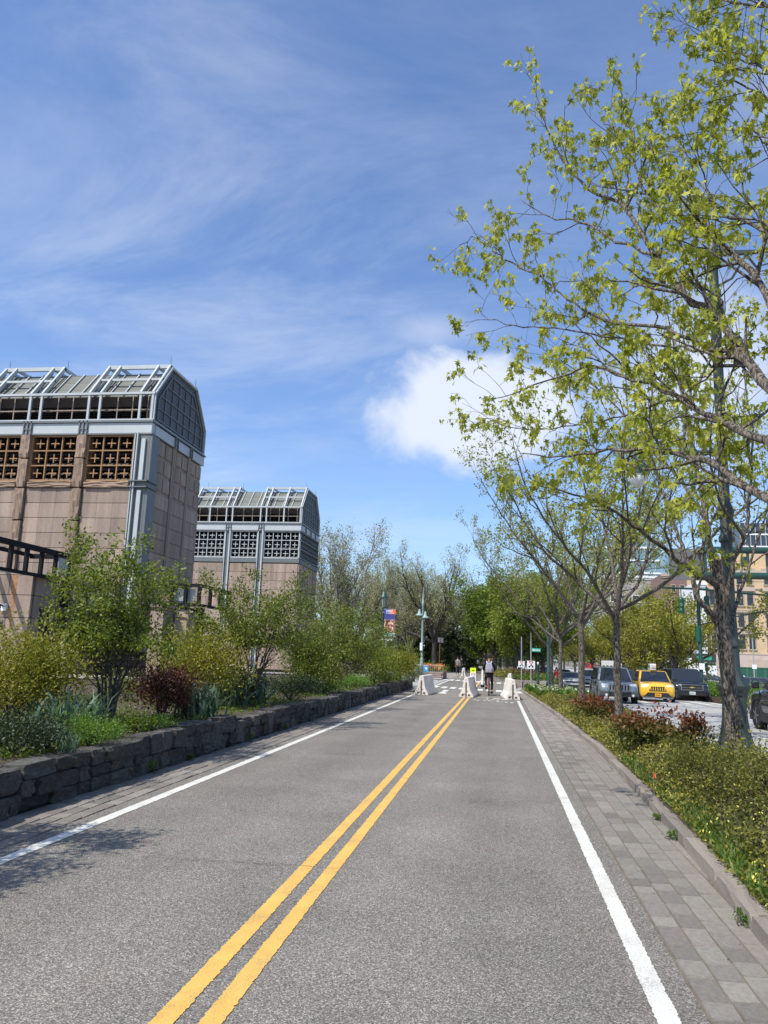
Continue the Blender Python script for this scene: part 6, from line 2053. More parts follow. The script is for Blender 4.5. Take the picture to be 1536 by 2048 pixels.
        sm.build('door_seam', MATS['trim_black'], t)
        if clad:
            MB().box(sx * (hw - .03), sx * (hw + .015), y0 + .3, y1 - .25, clear - .02, clear + .22).build('sill_cladding', MATS[clad], t)
    # ---- wheels
    ty_, rm_ = tyre_mesh(wheel, .23), rim_mesh(wheel, .23)
    arch_ = MB()
    for k in range(20):
        a0, a1 = PI * (k / 20 * 1.24 - .12), PI * ((k + 1) / 20 * 1.24 - .12)
        P_ = lambda r_, q, x: (x, math.cos(q) * r_, math.sin(q) * r_)
        r0_, r1_ = wheel * 1.03, wheel * 1.19
        arch_.add([P_(r0_, a0, -.02), P_(r1_, a0, -.02), P_(r1_, a1, -.02), P_(r0_, a1, -.02), P_(r0_, a0, .02), P_(r1_, a0, .02), P_(r1_, a1, .02), P_(r0_, a1, .02)],
                  [(4, 5, 6, 7), (0, 3, 2, 1), (0, 4, 7, 3), (1, 2, 6, 5)])
    arch = arch_.mesh('wheel_arch', MATS['trim_black'])
    for sx in (-1, 1):
        for yy in (y0 + .88, y1 - .95):
            wh = put('wheel', ty_, t, (sx * (hw - .095), yy, wheel), None if sx > 0 else (0, 0, PI))
            put('rim', rm_, wh)
            put('wheel_arch', arch, t, (sx * (hw - .008), yy, wheel + .02), None if sx > 0 else (0, 0, PI))
    # ---- face
    lw, lh, lz = lamps
    for sx in (-1, 1):
        lx = sx * (hw * .88 - lw / 2)
        MB().panel([(lx - lw / 2, y0 + .05 + (.06 if sx < 0 else .0), lz - lh / 2), (lx + lw / 2, y0 + .05 + (.06 if sx > 0 else .0), lz - lh / 2 + .02), (lx + lw / 2, y0 + .10 + (.06 if sx > 0 else 0), lz + lh / 2 + .02), (lx - lw / 2, y0 + .10 + (.06 if sx < 0 else 0), lz + lh / 2)], .035, 0, .09).build('headlight', MATS['lamp_clear'], t)
    if fascia == 'taxi':
        g_ = MB()
        g_.prism([(-.46, .62), (.46, .62), (.34, .84), (-.34, .84)], y0 - .03, y0 + .1, 'y'); g_.build('upper_grille', MATS['trim_black'], t)
        sl_ = MB()
        for i in range(7):
            sl_.box(-.36 + i * .12 - .02, -.36 + i * .12 + .02, y0 - .045, y0, .64, .80)
        sl_.build('grille_bar', pm, t)
        MB().prism([(-.72, .30), (.72, .30), (.52, .52), (-.52, .52)], y0 - .03, y0 + .15, 'y').build('lower_grille', MATS['trim_black'], t)
        MB().box(-.78, .78, y0 - .02, y0 + .2, .22, .30).build('bumper_lip', MATS['steel_blue_grey'], t)
    elif fascia == 'jeep':
        bevel(MB().box(-hw * .97, hw * .97, y0 - .10, y0 + .22, clear + .04, .62).build('bumper', mat('clad_grey', (.055, .06, .063), .5, nz=(2, .1)), t), .04)
        MB().box(-hw * .55, hw * .55, y0 - .115, y0 - .09, clear + .04, clear + .24).build('lower_grille', MATS['trim_black'], t)
        MB().box(-.52, .52, y0 - .01, y0 + .1, .66, .93).build('grille', pm, t)
        ms_ = MB().box(-.032, .032, y0 - .02, y0 + .02, .69, .90).mesh('grille_slot', MATS['trim_black'])
        for i in range(7):
            put('grille_slot', ms_, t, (-.42 + i * .14, 0, 0))
        cf = MB()
        for i in range(8):
            cf.box(-.49 + i * .14 - .012, -.49 + i * .14 + .012, y0 - .022, y0 - .005, .68, .91)
        cf.build('grille_bar', MATS['chrome'], t)
        for sx in (-1, 1):
            MB().lathe([(.06, 0), (.06, .03)], 12, M=Matrix.Translation((sx * .62, y0 - .10, .44)) @ Matrix.Rotation(PI / 2, 4, 'X')).build('fog_lamp', MATS['lamp_clear'], t)
    elif fascia == 'suburban':
        MB().box(-.60, .60, y0 - .02, y0 + .1, .66, .98).build('grille', MATS['trim_black'], t)
        MB().box(-.60, .60, y0 - .035, y0 + .0, .66, .68).box(-.60, .60, y0 - .035, y0, .96, .98).box(-.62, -.59, y0 - .035, y0, .66, .98).box(.59, .62, y0 - .035, y0, .66, .98).box(-.60, .60, y0 - .03, y0, .80, .815).build('grille_frame', MATS['chrome'], t)
        MB().prism([(-.14, .80), (-.05, .80), (-.035, .775), (.035, .775), (.05, .80), (.14, .80), (.12, .845), (.04, .845), (.03, .87), (-.03, .87), (-.04, .845), (-.12, .845)], y0 - .05, y0 - .03, 'y').build('emblem', mat('gold_emblem', (.62, .45, .14), .35, metal=.5), t)
        bevel(MB().box(-hw * .97, hw * .97, y0 - .07, y0 + .2, clear + .08, .62).build('bumper', pm, t), .04)
        MB().box(-.7, .7, y0 - .085, y0 - .06, clear + .08, clear + .20).build('lower_grille', MATS['trim_black'], t)
    else:
        MB().box(-.55, .55, y0 - .01, y0 + .1, lz - .11, lz + .02).build('grille', MATS['trim_black'], t)
        MB().box(-.66, .66, y0 - .01, y0 + .15, clear + .08, clear + .24).build('lower_grille', MATS['trim_black'], t)
    if plate:
        pz = plate[1]
        MB().box(-.16, .16, y0 - .13, y0 - .02, pz - .08, pz + .08).build('number_plate', MATS[plate[0]], t)
        ch = MB()
        for i in range(6):
            ch.box(-.115 + i * .04 - .012, -.115 + i * .04 + .012, y0 - .134, y0 - .128, pz - .03, pz + .03)
        ch.build('plate_marks', MATS['sign_black'], t)
    if rack:
        for sx in (-1, 1):
            MB().tube([(sx * wt * .86, yt0 + .1, zt), (sx * wt * .86, yt0 + .2, zt + .05), (sx * wt * .86, yt1 - .2, zt + .06), (sx * wt * .86, yt1 - .1, zt)], .02, 6).build('roof_rail', MATS['trim_black'], t)
    return t
mat('plate_orange', (.72, .32, .02), .5); mat('plate_pale', (.55, .66, .62), .5)
def cl(px, Y): return (gx(px, Y), Y, zav(Y))
LEAN = rad(0.0)
car('four_wheel_drive', 'grey boxy four-wheel drive with slotted grille, partly behind the forked trunk', 'car', cl(1224, 41.5), 0, 'grey', 4.6, 1.84, 1.76, hood=1.06, belt=1.08, nose=1.25, ws=.55, clear=.34, wheel=.37, clad='steel_blue_grey', lamps=(.34, .17, .86), fascia='jeep', rack=True)
tx = car('taxi', 'bright yellow taxi with an advertising sign on its roof', 'car', cl(1304, 46.5), rad(-4), 'yellow', 4.6, 1.86, 1.69, hood=1.06, belt=1.08, nose=1.05, ws=.85, clear=.26, wheel=.36, clad='trim_black', lamps=(.36, .10, .86), fascia='taxi', plate=('plate_orange', .40), rack=True)
rs_ = put('roof_sign', MB().prism([(-.50, 1.72), (.50, 1.72), (.42, 2.05), (-.42, 2.05)], -.16, .16, 'x').mesh('roof_sign', MATS['sign_white']), tx)
MB().box(.165, .17, -.40, .40, 1.77, 2.0).build('advert', mat('advert_grey', (.45, .35, .30), .5, nz=(5, .4)), tx)
MB().box(-.17, -.165, -.40, .40, 1.77, 2.0).build('advert', MATS['sign_green'], tx)
MB().box(-.15, .15, -.515, -.505, 1.78, 1.98).build('advert', mat('advert_face', (.5, .42, .38), .5, nz=(6, .5)), tx)
car('four_wheel_drive', 'long black four-wheel drive with gold emblem on its grille, right of the taxi', 'car', cl(1364, 51.5), rad(-2), 'black', 5.6, 2.02, 1.92, hood=1.16, belt=1.18, nose=1.25, ws=.6, clear=.32, wheel=.40, lamps=(.30, .24, .84), fascia='suburban', plate=('plate_pale', .50))
car('four_wheel_drive', 'black glossy car cut off by the right edge of the picture', 'car', (8.27, 22.5, zav(22)), PI, 'black', 4.8, 1.95, 1.74, hood=1.08, belt=1.12, nose=.95, ws=.85, clear=.26, wheel=.39, lamps=(.34, .12, .84), rack=True, clad='trim_black')
car('saloon_car', 'silver saloon car with dark grille band behind the thin tree', 'car', cl(1139, 70), 0, 'silver', 5.0, 1.92, 1.45, hood=.98, belt=.98, nose=1.35, ws=.9, clear=.2, wheel=.36, lamps=(.5, .12, .72), box=False)
car('van', 'silver people carrier partly behind the slim straight trunk', 'car', cl(1176, 84), 0, 'silver', 5.0, 1.98, 1.76, hood=1.08, belt=1.10, nose=.95, ws=.95, clear=.24, wheel=.36, lamps=(.3, .18, .80))
car('car', 'white car behind the silver people carrier', 'car', cl(1181, 100), 0, 'white', 4.7, 1.9, 1.72, lamps=(.3, .14, .82))
car('car', 'dark car half hidden behind the grey four-wheel drive', 'car', cl(1247, 62), 0, 'dark', 4.7, 1.9, 1.8, lamps=(.3, .14, .82))
car('car', 'dark blue car just beyond the silver saloon car', 'car', cl(1126, 92), 0, 'navy', 4.7, 1.9, 1.6, lamps=(.3, .14, .82))
car('car', 'distant dark car on the avenue left of the thin tree', 'car', cl(1088, 128), 0, 'dark', 4.7, 1.9, 1.6)
car('car', 'distant white car on the avenue beside the green post', 'car', cl(1095, 140), 0, 'white', 4.7, 1.9, 1.7)
fp = 'vehicles parked across the avenue'
for px, Y, c, kind, lab, rz in ((1478, 98, 'white', 'car', 'white parked estate car right of the big lamp foot, before the green fence', 78), (1496, 84, 'plum', 'car', 'dark plum parked car in front of the white parked car', 80), (1524, 80, 'dark', 'car', 'dark grey parked car at the right edge beyond the black car', 82),
                            (1378, 95, 'white', 'car', 'white parked car behind the signal post', 20), (1422, 92, 'navy', 'car', 'dark blue parked car left of the furrowed trunk', 70)):
    car(kind, lab, 'car', (gx(px, Y), Y, zav(Y)), rad(rz), c, 4.7, 1.9, 1.62, group=fp)
def lorry(label, px, Y, colour, L, W_, H_, rz=0, name='lorry', zb=.5):
    t = thing(name, label, 'lorry', (gx(px, Y), Y, zav(Y)), rad(rz), 'lorries and trailers beyond the median trees')
    bevel(MB().box(-W_ / 2, W_ / 2, -L / 2 + 1.6, L / 2, zb, H_).build('cargo_box', PAINT[colour], t), .04)
    bevel(MB().prism([(-L / 2 - .2, zb), (-L / 2 + 1.5, zb), (-L / 2 + 1.5, H_ * .82), (-L / 2 + .35, H_ * .80), (-L / 2 - .1, H_ * .5)], -W_ / 2 + .08, W_ / 2 - .08, 'x').build('cab', PAINT[colour], t), .05)
    MB().panel([(-W_ / 2 + .2, -L / 2 - .08, H_ * .5), (W_ / 2 - .2, -L / 2 - .08, H_ * .5), (W_ / 2 - .3, -L / 2 + .30, H_ * .76), (-W_ / 2 + .3, -L / 2 + .30, H_ * .76)], .02, 0, .05).build('windscreen', MATS['glass_dark'], t)
    tm_ = tyre_mesh(.42, .26)
    for sx in (-1, 1):
        for yy in (-L / 2 + .7, L / 2 - 1.2):
            put('wheel', tm_, t, (sx * (W_ / 2 - .14), yy, .42))
    mk = MB()
    for k in range(3):
        mk.box(W_ / 2 + .002, W_ / 2 + .012, -L / 2 + 2.4 + k * 1.2, -L / 2 + 3.1 + k * 1.2, 1.6, 2.2)
        mk.box(-W_ / 2 - .012, -W_ / 2 - .002, -L / 2 + 2.4 + k * 1.2, -L / 2 + 3.1 + k * 1.2, 1.6, 2.2)
    mk.build('side_mark', PAINT['dark'], t)
    return t
lorry('white box lorry behind the taxi between the median trunks', 1292, 118, 'white', 7, 2.4, 3.2, 40)
lorry('long pale trailer behind the second median tree', 1338, 112, 'white', 9, 2.5, 3.6, 78)
lorry('teal van beside the white lorry behind the taxi', 1297, 106, 'teal', 5.5, 2.2, 2.6, 20)
lorry('red lorry far down the avenue behind the white car', 1184, 165, 'red', 4, 2.2, 2.5, 60)
lorry('white van behind the forked trunk beyond the median', 1238, 104, 'white', 6, 2.3, 2.8, 15)
# ================================================================== PEOPLE
mat('skin', (0.42, 0.26, 0.19), 0.6); mat('cloth_black', (0.014, 0.014, 0.016), 0.85, nz=(30, .3)); mat('cloth_dark', (0.03, 0.032, 0.038), 0.85, nz=(30, .3))
mat('cloth_white', (0.70, 0.70, 0.69), 0.85, nz=(20, .06)); mat('cloth_grey', (0.24, 0.24, 0.26), 0.85, nz=(25, .15)); mat('cloth_khaki', (0.27, 0.24, 0.17), 0.85, nz=(25, .15))
mat('backpack_grey', (0.33, 0.32, 0.37), 0.8, nz=(20, .12)); mat('hair_dark', (0.015, 0.012, 0.010), 0.7, nz=(40, .4)); mat('bike_red', (0.45, 0.06, 0.07), 0.35, coat=.5); mat('bike_blue', (0.05, 0.14, 0.32), 0.35)
def skinned(name, chains, m, parent, root=0, sub=2):
    """one continuous surface grown round connected joints; chains share joints by position"""
    idx, vs_, rs_, es = {}, [], [], []
    for ch in chains:
        prev = None
        for (p, r_) in ch:
            k = tuple(round(c, 4) for c in p)
            if k not in idx:
                idx[k] = len(vs_); vs_.append(p); rs_.append(r_ if isinstance(r_, tuple) else (r_, r_))
            i = idx[k]
            if prev is not None and prev != i:
                es.append((prev, i))
            prev = i
    me = bpy.data.meshes.new(name)
    me.from_pydata(vs_, es, [])
    me.materials.append(m)
    o = put(name, me, parent)
    md = o.modifiers.new('skin', 'SKIN')
    if not me.skin_vertices:
        bm = bmesh.new(); bm.from_mesh(me); bm.verts.layers.skin.verify(); bm.to_mesh(me); bm.free()
    sv = me.skin_vertices[0].data
    for i, r_ in enumerate(rs_):
        sv[i].radius = r_; sv[i].use_root = (i == root)
    md.use_smooth_shade = True
    ss = o.modifiers.new('sub', 'SUBSURF'); ss.levels = ss.render_levels = sub
    return o
def hand_chain(w, d, s=1):
    """palm and five fingers curling forward along d"""
    w, d = Vector(w), Vector(d).normalized()
    side = Vector((1, 0, 0))
    out = []
    palm = w + d * .07
    for i in range(4):
        b = palm + side * (-.03 + .02 * i)
        l = (.06, .075, .07, .055)[i]
        out.append([(tuple(w), .024), (tuple(b), .012), (tuple(b + d * l * .6 + Vector((0, 0, -.015))), .010), (tuple(b + d * l * .8 + Vector((0, 0, -.045))), .008)])
    out.append([(tuple(w), .024), (tuple(w + d * .03 - side * .04 * s), .012), (tuple(w + d * .07 - side * .05 * s), .010)])
    return out
def rider(label, loc, top_m, leg_m, hat_m, rz=0, s=1.0, group=None):
    """cyclist seen from behind, upright, hands on the bar, right foot down at the bottom of the stroke"""
    t = thing('person', label, 'person', loc, rz, group)
    hip = (0, 0, .97)
    sh = 1.43
    body = [[(hip, (.15, .12)), ((0, .05, 1.15), (.14, .10)), ((0, .10, 1.34), (.165, .11)), ((0, .12, sh + .03), (.10, .08)), ((0, .14, 1.52), (.055, .055)), ((0, .16, 1.60), (.075, .085)), ((0, .165, 1.70), (.078, .095)), ((0, .16, 1.77), (.05, .06))]]
    for sx, low in ((-1, False), (1, True)):
        knee = (sx * .16, .30, .72) if not low else (sx * .14, .14, .55)
        ank = (sx * .13, .10, .38) if not low else (sx * .13, .05, .17)
        body.append([(hip, (.15, .12)), ((sx * .095, .02, .93), .088), (knee, .058), (ank, .038), ((ank[0], ank[1] + .14, ank[2] - .05), .034)])
        el, wr = (sx * .27, .24, 1.20), (sx * .24, .52, 1.10)
        body.append([((0, .12, sh + .03), (.10, .08)), ((sx * .18, .12, sh), .058), (el, .042), (wr, .028)])
        body += hand_chain(wr, (0, 1, -.1), sx)
    skinned('body', body, MATS['skin'], t)
    jk = [[(hip, (.172, .14)), ((0, .05, 1.15), (.165, .125)), ((0, .10, 1.34), (.185, .13)), ((0, .12, sh + .03), (.115, .09)), ((0, .135, 1.50), (.062, .062))]]
    for sx in (-1, 1):
        jk.append([((0, .12, sh + .03), (.115, .09)), ((sx * .18, .12, sh), .072), ((sx * .27, .24, 1.20), .056), ((sx * .245, .48, 1.11), .042)])
    skinned('jacket', jk, MATS[top_m], t)
    tr = []
    for sx, low in ((-1, False), (1, True)):
        knee = (sx * .16, .30, .72) if not low else (sx * .14, .14, .55)
        ank = (sx * .13, .11, .42) if not low else (sx * .13, .06, .22)
        tr.append([(hip, (.165, .135)), ((sx * .105, .02, .92), .092), (knee, .064), (ank, .046)])
        MB().lathe([(.045, -.02), (.055, .0), (.05, .06), (.02, .08)], 8, (ank[0], ank[1] + .02, ank[2] - .1)).box(ank[0] - .045, ank[0] + .045, ank[1] - .06, ank[1] + .2, ank[2] - .14, ank[2] - .07).build('shoe', MATS['cloth_black'], t)
    skinned('trousers', tr, MATS[leg_m], t)
    MB().lathe([(.112, 1.68), (.118, 1.74), (.10, 1.82), (.06, 1.865), (.01, 1.875)], 14, (0, .155, 0)).build('helmet', MATS[hat_m], t, smooth=True)
    f_ = MB().lathe([(.012, -.02), (.02, .0), (.005, .03)], 6, (0, .262, 1.69))
    f_.build('nose', MATS['skin'], t)
    for sx in (-1, 1):
        MB().lathe([(.012, -.03), (.022, 0), (.012, .03)], 6, (sx * .085, .16, 1.69)).build('ear', MATS['skin'], t)
    return t
def bicycle(label, loc, m, rz=0, group=None):
    t = thing('bicycle', label, 'bicycle', loc, rz, group)
    R = .335
    tyre_ = MB().lathe([(R - .03, -.018), (R, -.012), (R + .008, 0), (R, .012), (R - .03, .018)], 28, M=Matrix.Rotation(PI / 2, 4, 'Y'))
    def ring_mesh(r0, r1, w):
        b = MB(); n = 28
        for k in range(n):
            a, c = 2 * PI * k / n, 2 * PI * (k + 1) / n
            P = lambda r_, q, x: (x, math.cos(q) * r_, math.sin(q) * r_)
            b.add([P(r0, a, -w), P(r1, a, -w), P(r1, c, -w), P(r0, c, -w), P(r0, a, w), P(r1, a, w), P(r1, c, w), P(r0, c, w)], [(0, 1, 2, 3), (4, 7, 6, 5), (1, 5, 6, 2), (0, 3, 7, 4)])
        return b.mesh('tyre', MATS['tyre'])
    tm_ = ring_mesh(R - .035, R + .01, .022)
    sp = MB()
    for k in range(16):
        a = 2 * PI * k / 16
        sp.bar((0, 0, 0), (0, math.cos(a) * (R - .03), math.sin(a) * (R - .03)), .003)
    sp.tube([(-.05, 0, 0), (.05, 0, 0)], .02, 8)
    sm_ = sp.mesh('spokes', MATS['galvanised'])
    for y in (-.50, .55):
        w = put('wheel', tm_, t, (0, y, R)); put('spokes', sm_, w)
    f = MB()
    bb, sc_, hd = (0, -.08, .29), (0, -.22, .80), (0, .36, .86)
    f.tube([bb, sc_], .018, 8).tube([sc_, hd], .018, 8).tube([bb, (0, .38, .78)], .02, 8).tube([(0, .36, .90), (0, .40, .68), (0, .55, R)], .016, 8)
    for sx in (-.06, .06):
        f.tube([(sx * .3, -.08, .29), (sx, -.50, R)], .010, 6).tube([(sx * .3, -.22, .78), (sx, -.50, R)], .009, 6)
    f.build('frame', m, t, smooth=True)
    MB().tube([(0, -.22, .78), (0, -.25, .93)], .014, 6).build('seat_post', MATS['galvanised'], t)
    bevel(MB().prism([(-.09, -.36), (.09, -.36), (.03, -.08), (-.03, -.08)], .92, .965, 'z').build('saddle', MATS['trim_black'], t), .015)
    MB().tube([(-.27, .50, 1.06), (-.2, .44, 1.08), (0, .38, 1.04), (.2, .44, 1.08), (.27, .50, 1.06)], .013, 6).build('handlebar', MATS['trim_black'], t)
    cr = MB().lathe([(.09, -.005), (.09, .005)], 14, M=Matrix.Translation((.05, -.08, .29)) @ Matrix.Rotation(PI / 2, 4, 'Y'))
    cr.bar((.07, -.08, .29), (.07, -.05, .12), .02).bar((-.07, -.08, .29), (-.07, -.11, .46), .02)
    cr.build('crank', MATS['trim_black'], t)
    for sx, z, y in ((1, .11, -.05), (-1, .47, -.11)):
        MB().box(sx * .07, sx * .17, y - .04, y + .04, z - .012, z + .012).build('pedal', MATS['trim_black'], t)
    return t
YC = 36.4
XC = gx(978.5, YC)
bicycle('red framed bicycle ridden away by the person with the grey backpack', (XC, YC, 0), MATS['bike_red'])
rider('cyclist in black with dark helmet and grey backpack riding away between the barriers', (XC, YC - .22, 0.0), 'cloth_black', 'cloth_black', 'cloth_black')
bpk = thing('backpack', 'pale grey backpack on the back of the cyclist in black', 'backpack', (XC, YC - .22 - .02, 0))
bevel(MB().prism([(-.15, 1.02), (.15, 1.02), (.165, 1.25), (.13, 1.42), (.06, 1.47), (-.06, 1.47), (-.13, 1.42), (-.165, 1.25)], -.27, -.07, 'y').build('bag', MATS['backpack_grey'], bpk), .04, 3)
bevel(MB().box(-.12, .12, -.31, -.26, 1.04, 1.22).build('pocket', mat('pocket_grey', (.26, .25, .29), .8, nz=(20, .12)), bpk), .03, 2)
for sx in (-1, 1):
    MB().tube([(sx * .08, -.08, 1.42), (sx * .10, .0, 1.50), (sx * .115, .10, 1.52), (sx * .12, .24, 1.42), (sx * .12, .22, 1.2)], .022, 6).build('strap', mat('strap_white', (.55, .55, .6), .8) if sx < 0 else MATS['strap_white'], bpk)
bag = thing('carrier_bag', 'white cloth bag with black base hanging at the left of the cyclist in black', 'bag', (XC - .30, YC + .20, 0))
wb_ = MB().lathe([(.03, 1.14), (.05, 1.05), (.05, .85), (.055, .70), (.075, .55), (.08, .42), (.06, .36)], 10)
wb_.build('bag', MATS['cloth_white'], bag, smooth=True)
MB().lathe([(.084, .46), (.088, .40), (.07, .34), (.02, .33)], 10).build('base', MATS['cloth_black'], bag, smooth=True)
# further riders and walkers
Y3 = 80.0
bicycle('dark bicycle of the far cyclist in black left of the path', (gx(923, Y3), Y3, 0), MATS['bike_blue'], .05)
rider('far cyclist in black at the left of the path beyond the crossing', (gx(923, Y3), Y3 - .22, 0), 'cloth_black', 'cloth_black', 'cloth_black')
def walker(label, loc, top_m, leg_m, rz=0, bare_legs=False):
    t = thing('person', label, 'person', loc, rz)
    hip = (0, 0, .93)
    body = [[(hip, (.14, .11)), ((0, 0, 1.12), (.125, .095)), ((0, 0, 1.32), (.15, .10)), ((0, 0, 1.44), (.09, .075)), ((0, .01, 1.50), (.052, .052)), ((0, .02, 1.58), (.07, .082)), ((0, .02, 1.68), (.072, .088)), ((0, .02, 1.74), (.045, .055))]]
    for sx in (-1, 1):
        kn, an = (sx * .09, .12 * sx + .03, .50), (sx * .09, .22 * sx - .06, .09)
        body.append([(hip, (.14, .11)), ((sx * .09, 0, .88), .085), (kn, .055), (an, .036), ((an[0], an[1] + .13, .04), .03)])
        el, wr = (sx * .23, -.10 * sx, 1.15), (sx * .23, -.20 * sx + .1, .93)
        body.append([((0, 0, 1.44), (.09, .075)), ((sx * .17, 0, 1.40), .052), (el, .038), (wr, .026)])
        body += hand_chain(wr, (0, .3, -1), sx)
    skinned('body', body, MATS['skin'], t)
    jk = [[(hip, (.155, .125)), ((0, 0, 1.12), (.145, .115)), ((0, 0, 1.32), (.168, .118)), ((0, 0, 1.44), (.105, .085))]]
    for sx in (-1, 1):
        jk.append([((0, 0, 1.44), (.105, .085)), ((sx * .17, 0, 1.40), .066), ((sx * .22, -.08 * sx, 1.2), .052)])
    skinned('shirt', jk, MATS[top_m], t)
    tr = []
    for sx in (-1, 1):
        kn, an = (sx * .09, .12 * sx + .03, .50), (sx * .09, .22 * sx - .06, .14)
        ch = [(hip, (.15, .12)), ((sx * .09, 0, .88), .10), (kn, .07)]
        if not bare_legs: ch.append((an, .05))
        tr.append(ch)
    skinned('trousers', tr, MATS[leg_m], t)
    MB().lathe([(.098, 1.66), (.10, 1.72), (.07, 1.79), (.01, 1.805)], 10, (0, .0, 0)).build('hair', MATS['hair_dark'], t, smooth=True)
    return t
walker('far person in grey standing left of the far cyclist by the planter', (gx(915.5, 78), 78, 0), 'cloth_grey', 'cloth_dark')
walker('tiny distant walker in a white shirt in the middle of the far path', (gx(956, 125), 125, 0), 'cloth_white', 'cloth_khaki', bare_legs=True)
rd = walker('person in a red jacket beside the silver saloon car', (gx(1113, 66), 66, zav(66)), 'cloth_black', 'cloth_dark', .3)
for ch in rd.children:
    if ch.name.startswith('shirt'):
        ch.data.materials[0] = mat('cloth_red', (.42, .03, .03), .85)
# ================================================================== FAR BUILDINGS
def facade_building(name, label, px0, px1, Y, ztop, wall_m, rows, cols, win, depth=14, z0=None, sill_m=None, hood=None, first=None, glass='glass_dark', group='buildings across the avenue', cornice=True):
    """front face towards the camera, cut by rows of window openings each with frame and pane"""
    xa, xb = gx(px0, Y), gx(px1, Y)
    t = thing(name, label, 'building', ((xa + xb) / 2, Y, 0), 0, group)
    w = xb - xa
    zg = zav(Y) if z0 is None else z0
    MB().box(-w / 2, w / 2, 0, depth, zg - .5, ztop).build('wall', wall_m, t)
    trim = sill_m or MATS['sign_white']
    if cornice:
        MB().box(-w / 2 - .2, w / 2 + .2, -.35, 0.3, ztop - .5, ztop + .15).box(-w / 2 - .1, w / 2 + .1, -.18, .2, ztop - .9, ztop - .5).build('cornice', trim, t)
    ww, wh = win
    fm = MB().box(-ww / 2 - .12, -ww / 2, -.10, .02, -.0, wh).box(ww / 2, ww / 2 + .12, -.10, .02, 0, wh).box(-ww / 2 - .12, ww / 2 + .12, -.12, .02, wh, wh + .14).box(-ww / 2 - .18, ww / 2 + .18, -.2, .02, -.16, 0).mesh('window', trim)
    pm_ = MB().box(-ww / 2, ww / 2, -.03, -.01, 0, wh).mesh('pane', MATS[glass])
    sm_ = MB().box(-ww / 2, ww / 2, -.06, -.035, wh * .5 - .04, wh * .5 + .04).mesh('sash', MATS['trim_black'] if glass == 'glass_dark' else trim)
    for z in rows:
        for x in cols:
            if -w / 2 + ww / 2 < x < w / 2 - ww / 2:
                f = put('window', fm, t, (x, 0, z)); put('pane', pm_, f); put('sash', sm_, f)
    return t, w
mat('tan_brick', (.56, .41, .245), .9, nz=(.5, .10, 9), bump=(9, .2)); mat('brownstone', (.44, .36, .28), .85, nz=(1, .12)); mat('white_brick', (.66, .67, .67), .85, nz=(1, .06))
mat('curtain_glass', (.13, .24, .28), .08, spec=.9, nz=(.08, .35, 3)); mat('grey_stone', (.33, .31, .29), .85, nz=(.4, .12)); mat('red_brick', (.20, .13, .11), .9, nz=(.5, .15)); mat('dark_glass', (.03, .04, .05), .08, spec=.8)
mat('pink_stone', (.50, .40, .35), .85, nz=(.6, .1))
YT = 142.0
fl = 3.72
rows = [4.9 + fl * i for i in range(4)]
pairs = []
for i in range(5):
    c = -4.0 + i * 4.55
    pairs += [c - .80, c + .80]
tb, wT = facade_building('tan_building', 'tan brick building with paired sash windows behind the gantry at right', 1419, 1680, YT, 18.4, MATS['tan_brick'], rows, [p - 4.6 for p in pairs], (1.0, 2.35), sill_m=MATS['brownstone'])
hd = MB()
for i in range(5):
    c = -8.6 + i * 4.55
    for r_, z in enumerate(rows):
        zt = z + 2.35 + .18
        if r_ == 0:
            hd.prism([(c - 1.7, zt), (c + 1.7, zt), (c, zt + .75)], -.35, .0, 'y')
        elif r_ == 2:
            hd.prism([(c - 1.7, zt), (c + 1.7, zt), (c + 1.5, zt + .4), (c + .8, zt + .68), (c, zt + .78), (c - .8, zt + .68), (c - 1.5, zt + .4)], -.35, .0, 'y')
        else:
            hd.box(c - 1.75, c + 1.75, -.35, 0, zt, zt + .22)
hd.build('window_hood', MATS['brownstone'], tb, kind='stuff')
bd = MB()
for z in [4.1] + [q - .75 for q in rows[1:]]:
    bd.box(-wT / 2 - .05, wT / 2, -.16, .0, z - .12, z + .12)
bd.build('string_course', MATS['brownstone'], tb, kind='stuff')
MB().box(-wT / 2, wT / 2, -.12, 0, -1.2, 3.9).build('ground_floor', MATS['pink_stone'], tb)
for c in (-7.8, -2.5, 3.2):
    MB().box(c - 1.6, c + 1.6, -.16, -.115, 1.6, 3.2).build('shop_shutter', MATS['brownstone'], tb)
MB().box(-wT / 2 + 5.5, wT / 2, 2, 12, 18.4, 22.4).build('upper_storey', MATS['tan_brick'], tb)
uw = MB()
for c in (-3.4, 0.8, 4.8):
    uw.box(c - .5, c + .5, 1.9, 2.05, 19.4, 21.2)
uw.build('upper_window', MATS['glass_dark'], tb)
facade_building('white_building', 'narrow white building with tall windows left of the tan building', 1402, 1417.5, YT - 1, 16.2, MATS['white_brick'], [4.5 + 3.7 * i for i in range(3)], [-.9, 0.9], (.75, 2.3))
facade_building('brick_building', 'reddish brick building glimpsed above the signals', 1330, 1400, 190, 23.0, MATS['red_brick'], [8 + 3.6 * i for i in range(4)], [-1.4 + 2.0 * i for i in range(2)], (.9, 1.6), sill_m=MATS['brownstone'])
facade_building('grey_building', 'low grey stone building with flat bands under the glass tower', 1205, 1345, 205, 24.0, MATS['grey_stone'], [6 + 3.8 * i for i in range(4)], [-8 + 2.7 * i for i in range(7)], (1.6, 1.6))
